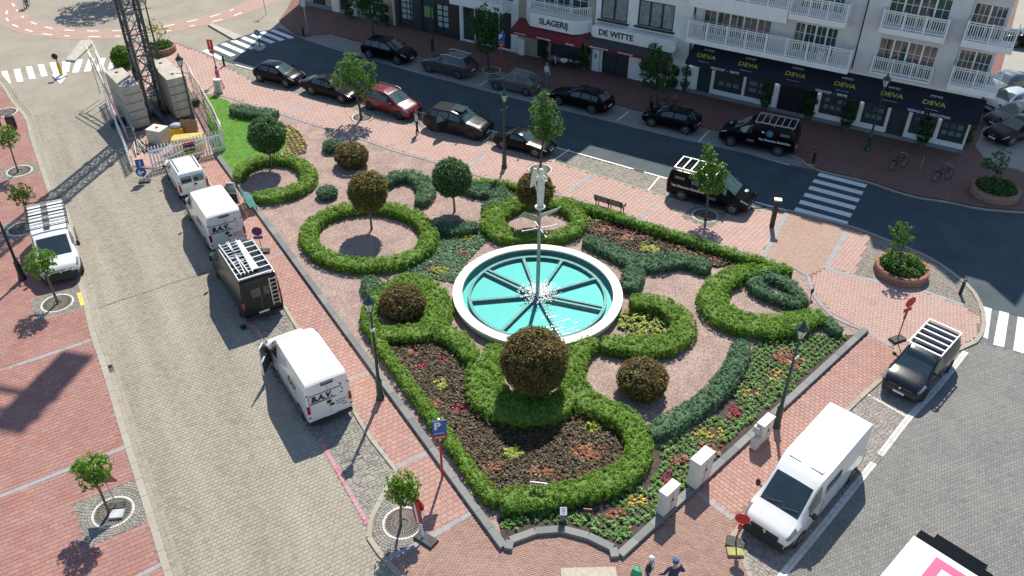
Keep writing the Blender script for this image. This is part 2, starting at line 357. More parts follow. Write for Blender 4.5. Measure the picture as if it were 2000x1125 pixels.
def pave(root, poly, l, w, ang, z, mat, bond='run', gap=.009, holes=(), nind=300, name='paver', rest='paving', depth=.012, jit=.0, hpoly=()):
    P = np.array([(p[0], p[1]) for p in poly]); cs, sn = math.cos(ang), math.sin(ang); Rm = np.array([[cs, sn], [-sn, cs]])
    L = P @ Rm.T; (x0, y0), (x1, y1) = L.min(0), L.max(0); cen = []; an = []
    if bond == 'herring':
        s = w                                    # l = 2 w
        i = np.arange(int((x1 - x0) / s) + 6) - 3; j = np.arange(int((y1 - y0) / s) + 6) - 3
        I, J = np.meshgrid(i, j); I = I.ravel(); J = J.ravel(); k = (I - J) % 4
        h = k == 0; v = k == 3
        cen = np.r_[np.c_[x0 + (I[h] + 1.0) * s, y0 + (J[h] + .5) * s], np.c_[x0 + (I[v] + .5) * s, y0 + (J[v] + 1.0) * s]]
        an = np.r_[np.zeros(h.sum()), np.full(v.sum(), PI / 2)]
    else:
        ny = int((y1 - y0) / w) + 2; nx = int((x1 - x0) / l) + 3
        J, I = np.meshgrid(np.arange(ny), np.arange(nx), indexing='ij')
        sh = np.where(J % 2, .5, 0.) if bond == 'run' else (rng.random(ny)[J] if bond == 'rand' else 0 * J)
        cen = np.c_[(x0 + (I - .5 + sh) * l).ravel(), (y0 + (J + .5) * w).ravel()]; an = np.zeros(len(cen))
    if jit: cen = cen + rng.normal(0, jit, cen.shape); an = an + rng.normal(0, jit * 2, len(an))
    c = cen @ Rm; an = an + ang
    ok = pip(P, c) & inframe(c, z, 60)
    for (hx, hy, hr) in holes: ok &= np.hypot(c[:, 0] - hx, c[:, 1] - hy) > hr
    for hp in hpoly: ok &= ~pip(hp, c)
    c = c[ok]; an = an[ok]
    if not len(c): return
    o = np.argsort(np.hypot(c[:, 0], c[:, 1])); c = c[o]; an = an[o]
    px, py = proj(np.c_[c, np.full(len(c), z)]); vis = (px > -5) & (px < 2005) & (py > -5) & (py < 1130)
    ind = np.where(vis)[0][:nind]; me = unit_paver(l - gap, w - gap, depth, mat, name)
    for i in ind: inst(name, me, root, (c[i, 0], c[i, 1], z + random.gauss(0, .001)), (0, 0, an[i]))
    r = np.ones(len(c), bool); r[ind] = False
    if r.any():
        n = r.sum(); V, Q = boxes(c[r], an[r], l - gap + (rng.normal(0, jit, n) if jit else 0), w - gap + (rng.normal(0, jit, n) if jit else 0), depth, z, jit * .08)
        tag(np_obj(rest, V, Q, mat, root), kind='stuff')
_ub = {}
def kerb(name, pts, width, z0, z1, seg, mat, off=0.0, gap=.008, piece='kerb_stone', closed=False, parent=None):
    "row of stones along a polyline, off = shift to the right of its direction"
    S = spline([(p[0], p[1]) for p in pts], .1, closed)
    if closed: S = np.r_[S, S[:1]]
    d = np.gradient(S, axis=0); d /= np.linalg.norm(d, axis=1)[:, None]; S = S + np.c_[d[:, 1], -d[:, 0]] * off
    cum = np.r_[0, np.cumsum(np.linalg.norm(np.diff(S, axis=0), axis=1))]; n = max(1, int(round(cum[-1] / seg)))
    e = np.c_[np.interp(np.linspace(0, cum[-1], n + 1), cum, S[:, 0]), np.interp(np.linspace(0, cum[-1], n + 1), cum, S[:, 1])]
    mid = (e[1:] + e[:-1]) / 2; v = e[1:] - e[:-1]; ln = np.linalg.norm(v, axis=1); an = np.arctan2(v[:, 1], v[:, 0])
    root = parent
    if root is None: root = empty(name); tag(root, kind='structure')
    ok = inframe(mid, z1, 60); mid, ln, an = mid[ok], ln[ok], an[ok]
    if len(mid) > 300:
        dd = np.argsort(np.hypot(mid[:, 0], mid[:, 1])); rs = dd[300:]; dd = dd[:300]
        V, Q = boxes(mid[rs], an[rs], ln[rs] - gap, width, z1 - z0, z1); tag(np_obj(piece + 's_far', V, Q, mat, root), kind='stuff')
        mid, ln, an = mid[dd], ln[dd], an[dd]
    key = (mat.name, round(width, 3), round(z1 - z0, 3))
    if key not in _ub: _ub[key] = unit_paver(1, width, z1 - z0, mat, piece)
    for i in range(len(mid)): inst(piece, _ub[key], root, (mid[i, 0], mid[i, 1], z1 + random.gauss(0, .002)), (0, 0, an[i]), (ln[i] - gap, 1, 1))
    return root
def stripe(mb, quad_px, z=.0):
    mb.poly([tuple(W(p[0], p[1], z)) for p in quad_px])
def line(mb, pts, w, z):
    "thin painted strip along world points"
    S = [Vector((p[0], p[1], 0)) for p in pts]; L = []; Rr = []
    for i, p in enumerate(S):
        d = (S[min(i + 1, len(S) - 1)] - S[max(i - 1, 0)]).normalized(); nn = Vector((-d.y, d.x, 0)) * (w / 2); L.append(p + nn); Rr.append(p - nn)
    k = len(mb.v); mb.v += [(p.x, p.y, z) for p in L] + [(p.x, p.y, z) for p in Rr]; n = len(S)
    mb.f += [(k + n + i, k + n + i + 1, k + i + 1, k + i) for i in range(n - 1)]
def band(name, pxs, w, z, root=None):
    return kerb(name, WL(pxs, z), w, z - .012, z + .003, .42, m_band, piece='band_stone', gap=.006, parent=root)

# ---- outlines traced on the ground
L_KERB = [(-60, 95), (0, 165), (20, 196), (47, 230), (60, 275), (90, 365), (120, 450), (155, 564), (175, 650), (200, 725), (230, 828), (259, 922), (284, 1001), (313, 1098), (345, 1200)]
STRIP_L = [(716, 1031), (650, 905), (613, 848), (540, 735), (485, 640), (440, 555), (395, 470), (345, 390), (300, 322)]
STRIP_R = [(773, 915), (720, 848), (691, 800), (579, 635), (560, 603), (500, 505), (445, 412), (400, 340), (378, 305)]
ISLE_S = [(850, 1200), (779, 1122), (751, 1093), (724, 1056), (716, 1031), (739, 982)]
NEAR_EDGE = [(440, 130), (498, 161), (700, 217), (935, 279), (1087, 318), (1266, 374), (1330, 393), (1420, 414), (1500, 409), (1537, 412)]
EAST = [(1537, 412), (1655, 442), (1739, 473), (1809, 502), (1852, 530), (1891, 561), (1912, 596), (1918, 631), (1908, 656), (1885, 672), (1717, 741), (1667, 786), (1560, 897), (1432, 1040), (1438, 1057), (1463, 1125), (1495, 1200)]
WEST = [(300, 330), (262, 325), (222, 235), (206, 175), (225, 120), (262, 88), (310, 76), (350, 84), (400, 105), (440, 130)]
GARDEN = [(395, 183), (440, 188), (552, 223), (636, 250), (704, 270), (772, 294), (859, 318), (921, 339), (1000, 357), (1130, 390), (1250, 428), (1400, 475), (1545, 520), (1582, 541), (1590, 573), (1621, 612), (1660, 633), (1696, 647), (1584, 753), (1459, 864), (1385, 936), (1275, 1040), (1217, 1090), (1180, 1071), (1137, 1051), (1093, 1041), (1050, 1045), (1018, 1056), (977, 1073), (883, 943), (787, 811), (709, 709), (616, 574), (511, 425), (420, 304)]
garden_w = WL(GARDEN, ZI)

# ---- left street of beige blocks
street = sheet('street', WL(L_KERB[3:] + [(850, 1200), (779, 1122), (751, 1093), (724, 1056)] + STRIP_L + [(262, 325), (215, 215), (120, 215), (47, 228)], -.012), -.012, m_joint)
pave(street, WL(L_KERB[3:] + [(850, 1200), (779, 1122), (751, 1093), (724, 1056)] + STRIP_L + [(262, 325), (215, 215), (120, 215), (47, 228)], 0), .215, .175, ANG_L, 0, m_beige, name='street_paver', jit=.003)
# roundabout: pink cycle ring with painted dashes, splitter islands
mr = brick_sheet_mat('pink_cycle_paving', (.36, .235, .19), (.42, .28, .22), (.3, .2, .16), .22, .11, .5, (.45, .36, .3), .35)
k = .3378
ring = [(x * k, y * k) for x, y in ((-60, -60), (10, 30), (50, 85), (110, 130), (190, 162), (300, 182), (450, 194), (600, 195), (800, 186), (1010, 152), (1180, 118), (1310, 85), (1410, 47), (1540, -10), (1650, -80))]
mb = MB(); line(mb, spline([W(*p)[:2] for p in ring], .5), 2.6, -.03); tag(mb.build('cycle_ring', mr), kind='structure')
mb = MB()
for pts in ([(40, 60), (35, 100), (65, 135), (135, 165), (230, 190), (360, 204), (510, 210), (670, 207), (850, 200), (1010, 168), (1165, 135), (1310, 103), (1420, 62)],
            [(70, 18), (130, 95), (190, 130), (275, 157), (390, 172), (535, 177), (690, 175), (870, 165), (1040, 132), (1195, 100), (1310, 67), (1405, 30)]):
    S = spline([W(x * k, y * k)[:2] for x, y in pts], .1)
    cum = np.r_[0, np.cumsum(np.linalg.norm(np.diff(S, axis=0), axis=1))]; s = 0
    while s + 1.1 < cum[-1]:
        a, b = np.searchsorted(cum, s), np.searchsorted(cum, s + 1.1); line(mb, S[a:b:5], .16, -.026); s += 2.2
tag(mb.build('ring_dashes', m_white), kind='structure')
# left zebra crossing
mb = MB()
for q in ([(8, 412), (42, 408), (64, 482), (24, 486)], [(78, 400), (116, 396), (136, 470), (98, 474)], [(148, 386), (184, 382), (207, 454), (170, 458)], [(217, 374), (252, 370), (276, 438), (240, 443)], [(285, 362), (322, 358), (345, 428), (310, 430)],
          [(360, 355), (410, 350), (398, 416), (362, 420)], [(440, 345), (480, 342), (455, 418), (416, 420)], [(512, 340), (548, 338), (522, 412), (484, 414)], [(578, 336), (612, 334), (588, 408), (552, 410)], [(645, 332), (680, 330), (655, 400), (622, 402)]):
    stripe(mb, [(x * k, y * k) for x, y in q], -.026)
tag(mb.build('zebra_crossing', m_white), kind='structure')
for nm, q in (('splitter_island', [(128, 117), (147, 118), (183, 82), (176, 77), (158, 79)]), ('splitter_island', [(406, 48), (416, 46), (474, 71), (457, 77)])):
    mb = MB(); mb.prism([W(x, y, .1)[:2] for x, y in q], -.03, .12); tag(mb.build(nm, M('concrete', (.40, .375, .32), .9, var=.15, scale=3)), kind='structure')
mb = MB(); mb.prism([W(x, y, .08)[:2] for x, y in ((102, 146), (112, 142), (128, 141), (132, 146), (118, 153), (106, 152))], -.03, .10); tag(mb.build('splitter_island', m_white), kind='structure')
mb = MB(); stripe(mb, [(108, 153), (130, 150), (118, 164)], -.024); tag(mb.build('traffic_arrow', m_white), kind='structure')

# ---- asphalt road of the shops
A_NEAR = [(402, 98), (430, 115), (467, 128), (501, 137), (640, 170), (830, 222), (1090, 289), (1309, 350), (1537, 411), (1655, 442), (1739, 473), (1809, 502), (1852, 530), (1891, 561), (1915, 597), (2000, 621), (2160, 668)]
A_FAR = [(596, 77), (687, 105), (900, 164), (1205, 240), (1350, 275), (1442, 295), (1542, 322), (1602, 334), (1696, 356), (1778, 383), (1852, 395), (1915, 408), (2000, 416), (2160, 428)]
road = sheet('road', WL(list(reversed(A_NEAR)) + [(440, 80), (500, 62), (545, 55), (575, 68)] + A_FAR), -.004, m_asph)
mb = MB()
line(mb, spline([W(*p)[:2] for p in ((460, 126), (501, 137), (640, 170), (830, 222), (1090, 289), (1309, 350), (1537, 411))], 1), .14, .001)
line(mb, spline([W(*p)[:2] for p in A_FAR[:7]], 1), .14, .001)
tag(mb.build('road_edge_line', m_white), kind='structure')
mb = MB(); kk = .391
for a, b in (((890, 205), (1130, 265)), ((866, 237), (1112, 300)), ((845, 271), (1094, 337)), ((821, 306), (1076, 374)), ((798, 342), (1056, 412)), ((774, 379), (1036, 452))):
    A = W(1250 + a[0] * kk, 260 + a[1] * kk); B = W(1250 + b[0] * kk, 260 + b[1] * kk); line(mb, [A, B], .5, .002)
tag(mb.build('zebra_crossing', m_white), kind='structure')
mb = MB()
for a, b in (((0, 290), (100, 342)), ((50, 271), (165, 322)), ((105, 251), (225, 302)), ((160, 233), (280, 282)), ((216, 216), (338, 264)), ((275, 200), (395, 247)), ((330, 185), (450, 233)), ((385, 173), (505, 220))):
    line(mb, [W(400 + a[0] * k, a[1] * k), W(400 + b[0] * k, b[1] * k)], .5, .002)
tag(mb.build('zebra_crossing', m_white), kind='structure')
mb = MB(); mb.prism([W(x, y, .1)[:2] for x, y in ((494, 92), (500, 87), (512, 88), (521, 92), (510, 98), (500, 97))], -.01, .12); tag(mb.build('splitter_island', M('concrete', (.4, .37, .32))), kind='structure')
# parking strips along the road
near_strip = sheet('parking_strip', WL([(440, 126), (467, 130), (501, 139), (640, 172), (830, 224), (1090, 291), (1309, 352), (1500, 404)] + list(reversed(NEAR_EDGE[:-2]))), 0.0, m_jointg)
pave(near_strip, WL([(440, 127), (467, 131), (501, 140), (640, 173), (830, 225), (1090, 292), (1309, 353), (1490, 403)] + list(reversed(NEAR_EDGE[:-2]))), .22, .16, ANG_N, .012, m_cob, bond='rand', jit=.006, name='cobble', rest='cobbles')
FAR_EDGE = [(600, 72), (640, 67), (668, 74), (709, 85), (860, 121), (1000, 157), (1150, 192), (1290, 229), (1420, 262), (1545, 300), (1574, 318)]
far_strip = sheet('parking_strip', WL([(596, 78), (687, 106), (900, 165), (1205, 241), (1350, 276), (1442, 296), (1560, 326)] + list(reversed(FAR_EDGE))), .002, brick_sheet_mat('far_cobbles', (.26, .25, .23), (.35, .33, .3), (.16, .15, .13), .2, .16, ANG_N, (.3, .28, .25), .3))
mb = MB()
for a, b in (((498, 190), (520, 173)), ((677, 232), (700, 216)), ((1070, 322), (1112, 292)), ((1266, 372), (1288, 345)), ((940, 282), (965, 260)), ((1205, 236), (1228, 218)), ((935, 168), (958, 154)), ((1364, 278), (1385, 256))):
    line(mb, [W(*a), W(*b)], .1, .018)
tag(mb.build('bay_lines', m_white), kind='structure')
mb = MB(); line(mb, [W(668, 75, .08), W(682, 79, .08)], .14, .09); line(mb, [W(697, 83, .08), W(711, 86, .08)], .14, .09); line(mb, [W(1572, 320, .08), W(1590, 324, .08)], .14, .09); line(mb, [W(1833, 391, .08), W(1850, 395, .08)], .14, .09)
tag(mb.build('yellow_kerb_marks', m_yellow), kind='structure')
# far pavement, car park and the far road
far_pav = sheet('far_pavement', WL(FAR_EDGE + [(1602, 332), (1696, 354), (1778, 381), (1852, 393), (1915, 406), (2000, 413), (2200, 425), (2200, -60), (600, -60), (560, 20), (545, 40), (575, 66)]), ZI,
    brick_sheet_mat('shop_pavement', (.19, .095, .072), (.24, .12, .09), (.12, .07, .055), .3, .2, ANG_N, (.21, .14, .12), .4))
kerb('far_kerb', WL(FAR_EDGE + [(1602, 332), (1696, 354), (1778, 381), (1852, 393), (1915, 406), (2000, 413), (2100, 420)], .08), .16, -.02, .08, 1.0, m_kerb, off=.06)
sheet('car_park', WL([(1905, 285), (1935, 215), (1960, 120), (1990, 0), (2010, -80), (2400, -80), (2400, 370), (2060, 360), (1985, 330), (1930, 318)], ZI + .004), ZI + .004,
    brick_sheet_mat('car_park_paving', (.33, .31, .27), (.38, .35, .3), (.27, .25, .22), .22, .11, .4, (.42, .38, .32), .3))
# ---- right street, grey herringbone
RS = [(1920, 599), (2000, 622), (2160, 668), (2160, 1210), (1510, 1210), (1526, 1123), (1595, 1039), (1721, 883), (1773, 815), (1828, 750), (1886, 684), (1912, 650)]
rstreet = sheet('right_street', WL(RS), -.012, m_jointg)
zeb = [[(1920, 598), (1937, 603), (1929, 662), (1915, 655)], [(1952, 607), (1971, 612), (1961, 678), (1940, 673)], [(1988, 618), (2008, 623), (1999, 690), (1979, 684)]]
zpoly = WL([(1915, 597), (2160, 668), (2160, 735), (1999, 692), (1912, 668)])
pave(rstreet, WL(RS), .22, .11, ANG_R + .45, 0, m_grey, bond='herring', gap=.008, name='herringbone_paver', hpoly=[zpoly])
sheet('crossing_asphalt', zpoly, -.003, M('worn_asphalt', (.13, .135, .135), .9, var=.2, scale=2, bump=.3, bscale=60))
mb = MB()
for q in zeb: stripe(mb, q, .002)
tag(mb.build('zebra_crossing', m_white), kind='structure')
# ---- island pavements
isle = sheet('island_base', WL(WEST + NEAR_EDGE[1:] + EAST[1:] + ISLE_S + STRIP_R + [(330, 318)], ZI - .012), ZI - .012, m_jointr)
GR = 0.82                                   # tree grate radius incl. white ring
grates = {}                                 # px of the centre, half size of the cobble square (0 = none)
for nm, p, hs in (('a', (221, 1000), 1.15), ('b', (112, 592), 1.05), ('c', (42, 447), 1.0), ('d', (38, 334), .95), ('e', (787, 1021), 1.15), ('f', (708, 229), 0), ('g', (1055, 331), 0), ('h', (1377, 421), 1.0), ('i', (12, 219), 0), ('j', (960, 137), 0)):
    grates[nm] = (W(p[0], p[1], ZI), hs)
GH = [(g[0].x, g[0].y, GR if g[1] else GR) for g in grates.values()]
def square(c, hs, ang):
    cs, sn = math.cos(ang), math.sin(ang); return [(c.x + (x * cs - y * sn) * hs, c.y + (x * sn + y * cs) * hs) for x, y in ((-1, -1), (1, -1), (1, 1), (-1, 1))]
SQ = {'a': square(grates['a'][0], 1.2, ANG_L), 'b': square(grates['b'][0], 1.1, ANG_L), 'c': square(grates['c'][0], 1.05, ANG_L), 'd': square(grates['d'][0], 1.0, ANG_L), 'h': square(grates['h'][0], 1.05, ANG_N)}
# left pavement
lp_poly = WL(L_KERB + [(-260, 1200), (-260, 95)], ZI)
lpav = sheet('left_pavement', WL(L_KERB + [(-260, 1200), (-260, 95)], ZI - .012), ZI - .012, m_jointr)
pave(lpav, lp_poly, .345, .205, ANG_L, ZI, m_red, holes=GH, hpoly=list(SQ.values()), name='red_paver')
kerb('left_kerb', WL(L_KERB, ZI + .01), .27, -.02, ZI + .012, .98, m_kerb, off=-.13)
kerb('left_gutter', WL(L_KERB, 0), .17, -.02, .006, .22, m_beige, off=-.37, piece='gutter_stone')
kerb('left_gutter_line', WL(L_KERB, 0), .17, -.02, .005, .22, m_beige, off=-.56, piece='gutter_stone')
for q in ([(-10, 973), (245, 873)], [(118, 1205), (325, 1097)], [(-40, 738), (177, 664)]): band('band', q, .2, ZI, lpav)
# inner pavement between the street and the garden
inner = WL([(763, 902)] + STRIP_R[1:] + [(400, 300), (421, 303), (511, 424), (616, 573), (709, 708), (787, 810), (883, 942), (921, 1001), (845, 1046), (815, 1062), (773, 1000), (768, 970), (790, 935)], ZI)
pave(isle, inner, .27, .235, ANG_I, ZI, m_pink, name='pavement_tile', rest='pavement_tiles', holes=GH)
for q in ([(776, 912), (834, 884)], [(673, 743), (722, 724)], [(523, 506), (553, 492)], [(843, 1048), (921, 1001)]): band('band', q, .2, ZI, isle)
band('band', [(757, 1092), (845, 1047)], .22, ZI, isle)
kerb('inner_kerb', WL(list(reversed(STRIP_R)), ZI + .01), .17, -.02, ZI + .012, 1.0, m_kerb, off=.02)
kerb('bay_kerb', WL([(773, 915), (739, 982), (716, 1031), (724, 1056), (751, 1093), (779, 1122), (820, 1175)], ZI + .01), .2, -.02, ZI + .014, .9, m_kerb, off=-.02)
# cobbled parking strip with a magenta painted edge
lstrip = sheet('cobbled_bays', WL(STRIP_L + list(reversed(STRIP_R)) + [(739, 982)], 0), -.006, m_jointg)
pave(lstrip, WL(STRIP_L + list(reversed(STRIP_R)) + [(739, 982)], 0), .19, .14, ANG_I, .012, m_cob, bond='rand', jit=.008, name='cobble', rest='cobbles')
kerb('painted_edge', WL([(713, 1024), (668, 945), (620, 858)], .02), .17, -.02, .022, .2, pieces_mat('magenta_stones', [(.48, .12, .2), (.58, .17, .26), (.5, .24, .28), (.4, .3, .28)], stain=.5, stain_scale=2.5, stain_col=(.42, .32, .28)), piece='painted_stone', off=.1)
kerb('painted_edge', WL([(508, 662), (484, 624)], .02), .17, -.02, .022, .2, MATS['magenta_stones'], piece='painted_stone', off=.1)
# south pavement of small clinkers, two fields
S1 = WL([(757, 1096), (845, 1051), (921, 1006), (977, 1073), (1040, 1160), (850, 1200), (800, 1150)], ZI)
S2 = WL([(978, 1075), (1018, 1058), (1050, 1047), (1093, 1043), (1137, 1053), (1180, 1073), (1217, 1092), (1275, 1042), (1362, 960), (1432, 1016), (1432, 1042), (1438, 1057), (1480, 1180), (1040, 1190)], ZI)
pave(isle, S1, .2, .078, ANG_I, ZI, m_clink, name='clinker', rest='clinkers')
pave(isle, S2, .2, .078, ANG_B, ZI, m_clink, name='clinker', rest='clinkers', nind=0)
# right pavement
S3 = WL([(1364, 958), (1385, 938), (1459, 866), (1584, 755), (1697, 649), (1735, 668), (1752, 700), (1717, 741), (1667, 786), (1560, 897), (1434, 1012)], ZI)
pave(isle, S3, .235, .2, ANG_R, ZI, m_pink, name='pavement_tile', rest='pavement_tiles', nind=200)
band('band', [(1362, 961), (1432, 1014)], .2, ZI, isle); band('band', [(1698, 649), (1742, 676)], .2, ZI, isle)
S4 = WL([(1584, 541), (1592, 573), (1623, 611), (1662, 632), (1700, 648), (1742, 674), (1752, 700), (1885, 672), (1908, 656), (1912, 620), (1880, 597), (1790, 565), (1690, 545), (1610, 525)], ZI)
pave(isle, S4, .2, .2, ANG_R, ZI, m_pale, name='pale_tile', rest='pale_tiles', nind=0)
# near pavement along the road, with a tan brick field at the zebra
S5 = WL([(350, 88), (400, 107), (440, 131)] + NEAR_EDGE[1:8] + [(1500, 411), (1535, 418), (1488, 500), (1400, 474), (1250, 427), (1130, 389), (1000, 356), (921, 338), (859, 317), (772, 293), (704, 269), (636, 249), (552, 222), (440, 186), (395, 181), (330, 140), (300, 100)], ZI)
pave(isle, S5, .3, .28, ANG_N, ZI, m_pale, name='pale_tile', rest='pale_tiles', nind=300, holes=GH, hpoly=[SQ['h']])
S6 = WL([(1537, 415), (1656, 446), (1615, 522), (1575, 538), (1545, 519), (1490, 501)], ZI)
m_tan = pieces_mat('tan_pavers', [(.42, .28, .215), (.45, .30, .235), (.48, .33, .26), (.435, .29, .225)], stain=.35, stain_col=(.48, .37, .30))
pave(isle, S6, .2, .1, ANG_N, ZI, m_tan, name='tan_paver', rest='tan_pavers', nind=0)
S7 = WL([(1658, 447), (1700, 462), (1668, 534), (1612, 523)], ZI); pave(isle, S7, .2, .2, ANG_N, ZI, m_pale, nind=0, rest='pale_tiles')
S8 = WL([(1702, 462), (1739, 474), (1809, 503), (1852, 531), (1891, 562), (1912, 597), (1916, 620), (1882, 595), (1790, 563), (1690, 543), (1668, 534)], ZI); pave(isle, S8, .13, .1, .3, ZI, m_cob, bond='rand', jit=.008, nind=0, rest='cobbles')
for q in ([(1490, 503), (1537, 415)], [(1612, 524), (1657, 446)], [(1612, 524), (1690, 544), (1790, 564), (1882, 596)], [(1113, 372), (1156, 344)], [(700, 268), (760, 240)], [(1250, 425), (1290, 396)], [(905, 332), (950, 300)], [(560, 222), (620, 196)]): band('band', q, .26, ZI, isle)
kerb('road_kerb', WL(EAST[:11], ZI + .01), .22, -.02, ZI + .03, .9, m_kerb, off=-.1)
kerb('east_kerb', WL(EAST[10:], ZI + .01), .2, -.02, ZI + .015, .9, m_kerb, off=-.04)
kerb('near_kerb', WL(NEAR_EDGE[1:9], ZI), .14, -.02, ZI + .006, .9, m_kerb, off=-.05)
S9 = WL([(225, 120), (262, 90), (310, 78), (350, 86), (330, 140), (395, 181), (420, 303), (400, 300), (378, 303), (300, 328), (262, 323), (222, 235), (206, 175)], ZI)
pave(isle, S9, .3, .28, ANG_N, ZI, m_pale, nind=0, rest='pale_tiles')
# right hand bays
rb = WL([(1717, 742), (1885, 673), (1889, 684), (1828, 752), (1773, 815), (1721, 883), (1595, 1039), (1526, 1123), (1465, 1210), (1463, 1125), (1438, 1058), (1432, 1042), (1560, 898), (1667, 787)])
rbay = sheet('cobbled_bays', rb, -.006, m_jointg)
pave(rbay, rb, .17, .13, ANG_R, .008, pieces_mat('bay_cobbles', [(.24, .215, .19), (.30, .265, .235), (.35, .31, .275), (.27, .245, .22)], stain=.3, stain_col=(.36, .32, .27), bump=.4), bond='rand', jit=.006, name='cobble', rest='cobbles', nind=200)
wl = [(1886, 686), (1828, 758), (1773, 817), (1721, 884), (1595, 1040), (1526, 1124), (1470, 1200)]
m_wst = pieces_mat('white_painted_stones', [(.62, .61, .57), (.70, .69, .65), (.55, .53, .48)], stain=.35, stain_col=(.4, .38, .34))
kerb('bay_line', WL(wl, .01), .13, -.02, .013, .19, m_wst, piece='line_stone', off=.05); kerb('bay_line', WL(wl, .01), .13, -.02, .013, .19, m_wst, piece='line_stone', off=-.09)
kerb('bay_divider', WL([(1689, 767), (1773, 815)], .01), .11, -.02, .014, .14, m_wst, piece='line_stone')
# drains
m_iron = M('cast_iron', (.035, .033, .03), .6, .4, var=.3, scale=20)
def drain(px, py, ang, l=.5, w=.42, lab=''):
    c = W(px, py, .0); o = empty('drain_grate', (c.x, c.y, .0), ang, lab, 'drain', 'street drains')
    mb = MB()
    for sx in (-1, 1): mb.box((sx * (l / 2 - .03), 0, .012), (.06, w, .03))
    for sy in (-1, 1): mb.box((0, sy * (w / 2 - .025), .012), (l - .12, .05, .03))
    mb.build('frame', M('drain_frame', (.16, .155, .15), .7, .3), o); me = MB().box((0, 0, 0), (.028, w - .1, .02)).mesh('slat'); me.materials.append(m_iron)
    for i in range(6): inst('slat', me, o, (-l / 2 + .1 + i * (l - .2) / 5, 0, .012))
    MB().box((0, 0, .003), (l - .1, w - .1, .006)).build('sump', M('sump_dark', (.01, .01, .01), .9), o)
drain(216, 720, heading(W(200, 725), W(230, 828)), .6, .3, 'cast iron drain grate in the gutter below the yellow kerb mark')
drain(1712, 896, heading(W(1721, 883), W(1595, 1039)), .55, .32, 'drain grate in the white bay line beside the white high-roof van')
drain(1248, 333, heading(W(1309, 350), W(1090, 289)), .8, .3, 'road drain by the empty cobbled bay behind the black van')
drain(476, 640, heading(W(485, 640), W(540, 735)), .5, .35, 'drain grate behind the dark green van')
drain(1765, 380, heading(W(1696, 356), W(1778, 383)), .9, .25, 'road drain below the two bicycles')
# yellow mark on the left kerb
mb = MB(); line(mb, [W(154, 572, ZI), W(162, 597, ZI)], .2, ZI + .017); tag(mb.build('yellow_kerb_marks', m_yellow), kind='structure')
mb = MB(); mb.box((0, 0, 0), (2.0, .5, .02)); o = mb.build('hatch_cover', M('hatch_concrete', (.42, .37, .30), .9)); c = W(1150, 1120, ZI); o.location = (c.x, c.y, ZI + .006); o.rotation_euler = (0, 0, R(2)); tag(o, 'pale inspection hatch set in the clinker pavement at the bottom edge', 'hatch')
mb = MB(); line(mb, spline([W(*p)[:2] for p in ((186, 605), (230, 588), (300, 566), (350, 548), (404, 531))], .5), .11, .0035); tag(mb.build('repair_seam', M('seam_sand', (.17, .15, .125), .95, var=.4, scale=6)), kind='structure')
# tree grates
def tree_grate(g, lab, bars=40, ang=0.0):
    c, hs = grates[g]; o = empty('tree_grate', (c.x, c.y, ZI), 0, lab, 'tree grate', 'round tree grates')
    t = np.arange(38) * 2 * PI / 38; V, Q = boxes(np.c_[.745 * np.cos(t), .745 * np.sin(t)], t + PI / 2, .115, .1, .02, .012, .002); tag(np_obj('white_ring', V, Q, m_wst, o), kind='stuff')
    MB().lathe([(.0, -.006), (.69, -.006)], 32, cap=False).build('soil', M('pit_soil', (.16, .13, .10), .95, var=.4, scale=20, bump=.6), o)
    mb = MB()
    for i in range(bars):
        t = 2 * PI * i / bars
        mb.bar((.2 * math.cos(t), .2 * math.sin(t), .012), (.67 * math.cos(t), .67 * math.sin(t), .012), .034, .012)
    mb.lathe([(.69, .0), (.69, .02), (.65, .02), (.65, 0)], 32, cap=False).lathe([(.46, .0), (.46, .019), (.43, .019), (.43, 0)], 32, cap=False)
    mb.build('bars', M('rusty_iron', (.19, .165, .135), .8, .2, var=.35, scale=14), o)
    MB().lathe([(.23, .0), (.23, .022), (.17, .022), (.17, 0)], 20, cap=False).build('collar', m_iron, o)
    if g in SQ or g == 'e':
        if g == 'e': poly = WL([(745, 975), (770, 965), (800, 970), (826, 1000), (835, 1040), (760, 1088), (735, 1062), (727, 1040)], ZI)
        else: poly = SQ[g]
        b = sheet('cobble_surround', [(p[0] - c.x, p[1] - c.y) for p in poly], -.009, m_jointg, o)
        P2 = [(p[0], p[1]) for p in poly]; pts = []
        for r in np.arange(.87, 2.1, .115):
            n = int(2 * PI * r / .15); t = np.arange(n) * 2 * PI / n + rng.random() * 6; pts.append(np.c_[c.x + r * np.cos(t), c.y + r * np.sin(t), t + PI / 2])
        pts = np.concatenate(pts); pts = pts[pip(P2, pts[:, :2])]
        V, Q = boxes(pts[:, :2] - np.array([[c.x, c.y]]), pts[:, 2], .135 + rng.normal(0, .012, len(pts)), .1, .015, .004, .002)
        tag(np_obj('cobbles', V, Q, m_cob, o), kind='stuff')
for g, lab in (('a', 'round tree grate with white ring in the left pavement nearest the camera'), ('b', 'round tree grate in front of the white rack van'), ('c', 'round tree grate beside the rear of the white rack van'), ('d', 'round tree grate left of the street, second from the top'),
               ('e', 'round tree grate with open bars at the corner below the cobbled bay'), ('f', 'white-ringed tree pit between the dark saloon and the red people carrier'), ('g', 'white-ringed tree pit beside the black roadster'),
               ('h', 'round tree pit in a cobbled square beside the black lettered van'), ('i', 'topmost round tree pit on the left pavement by the litter bin'), ('j', 'shaded tree pit between the grey people carrier and the parking sign')): tree_grate(g, lab)
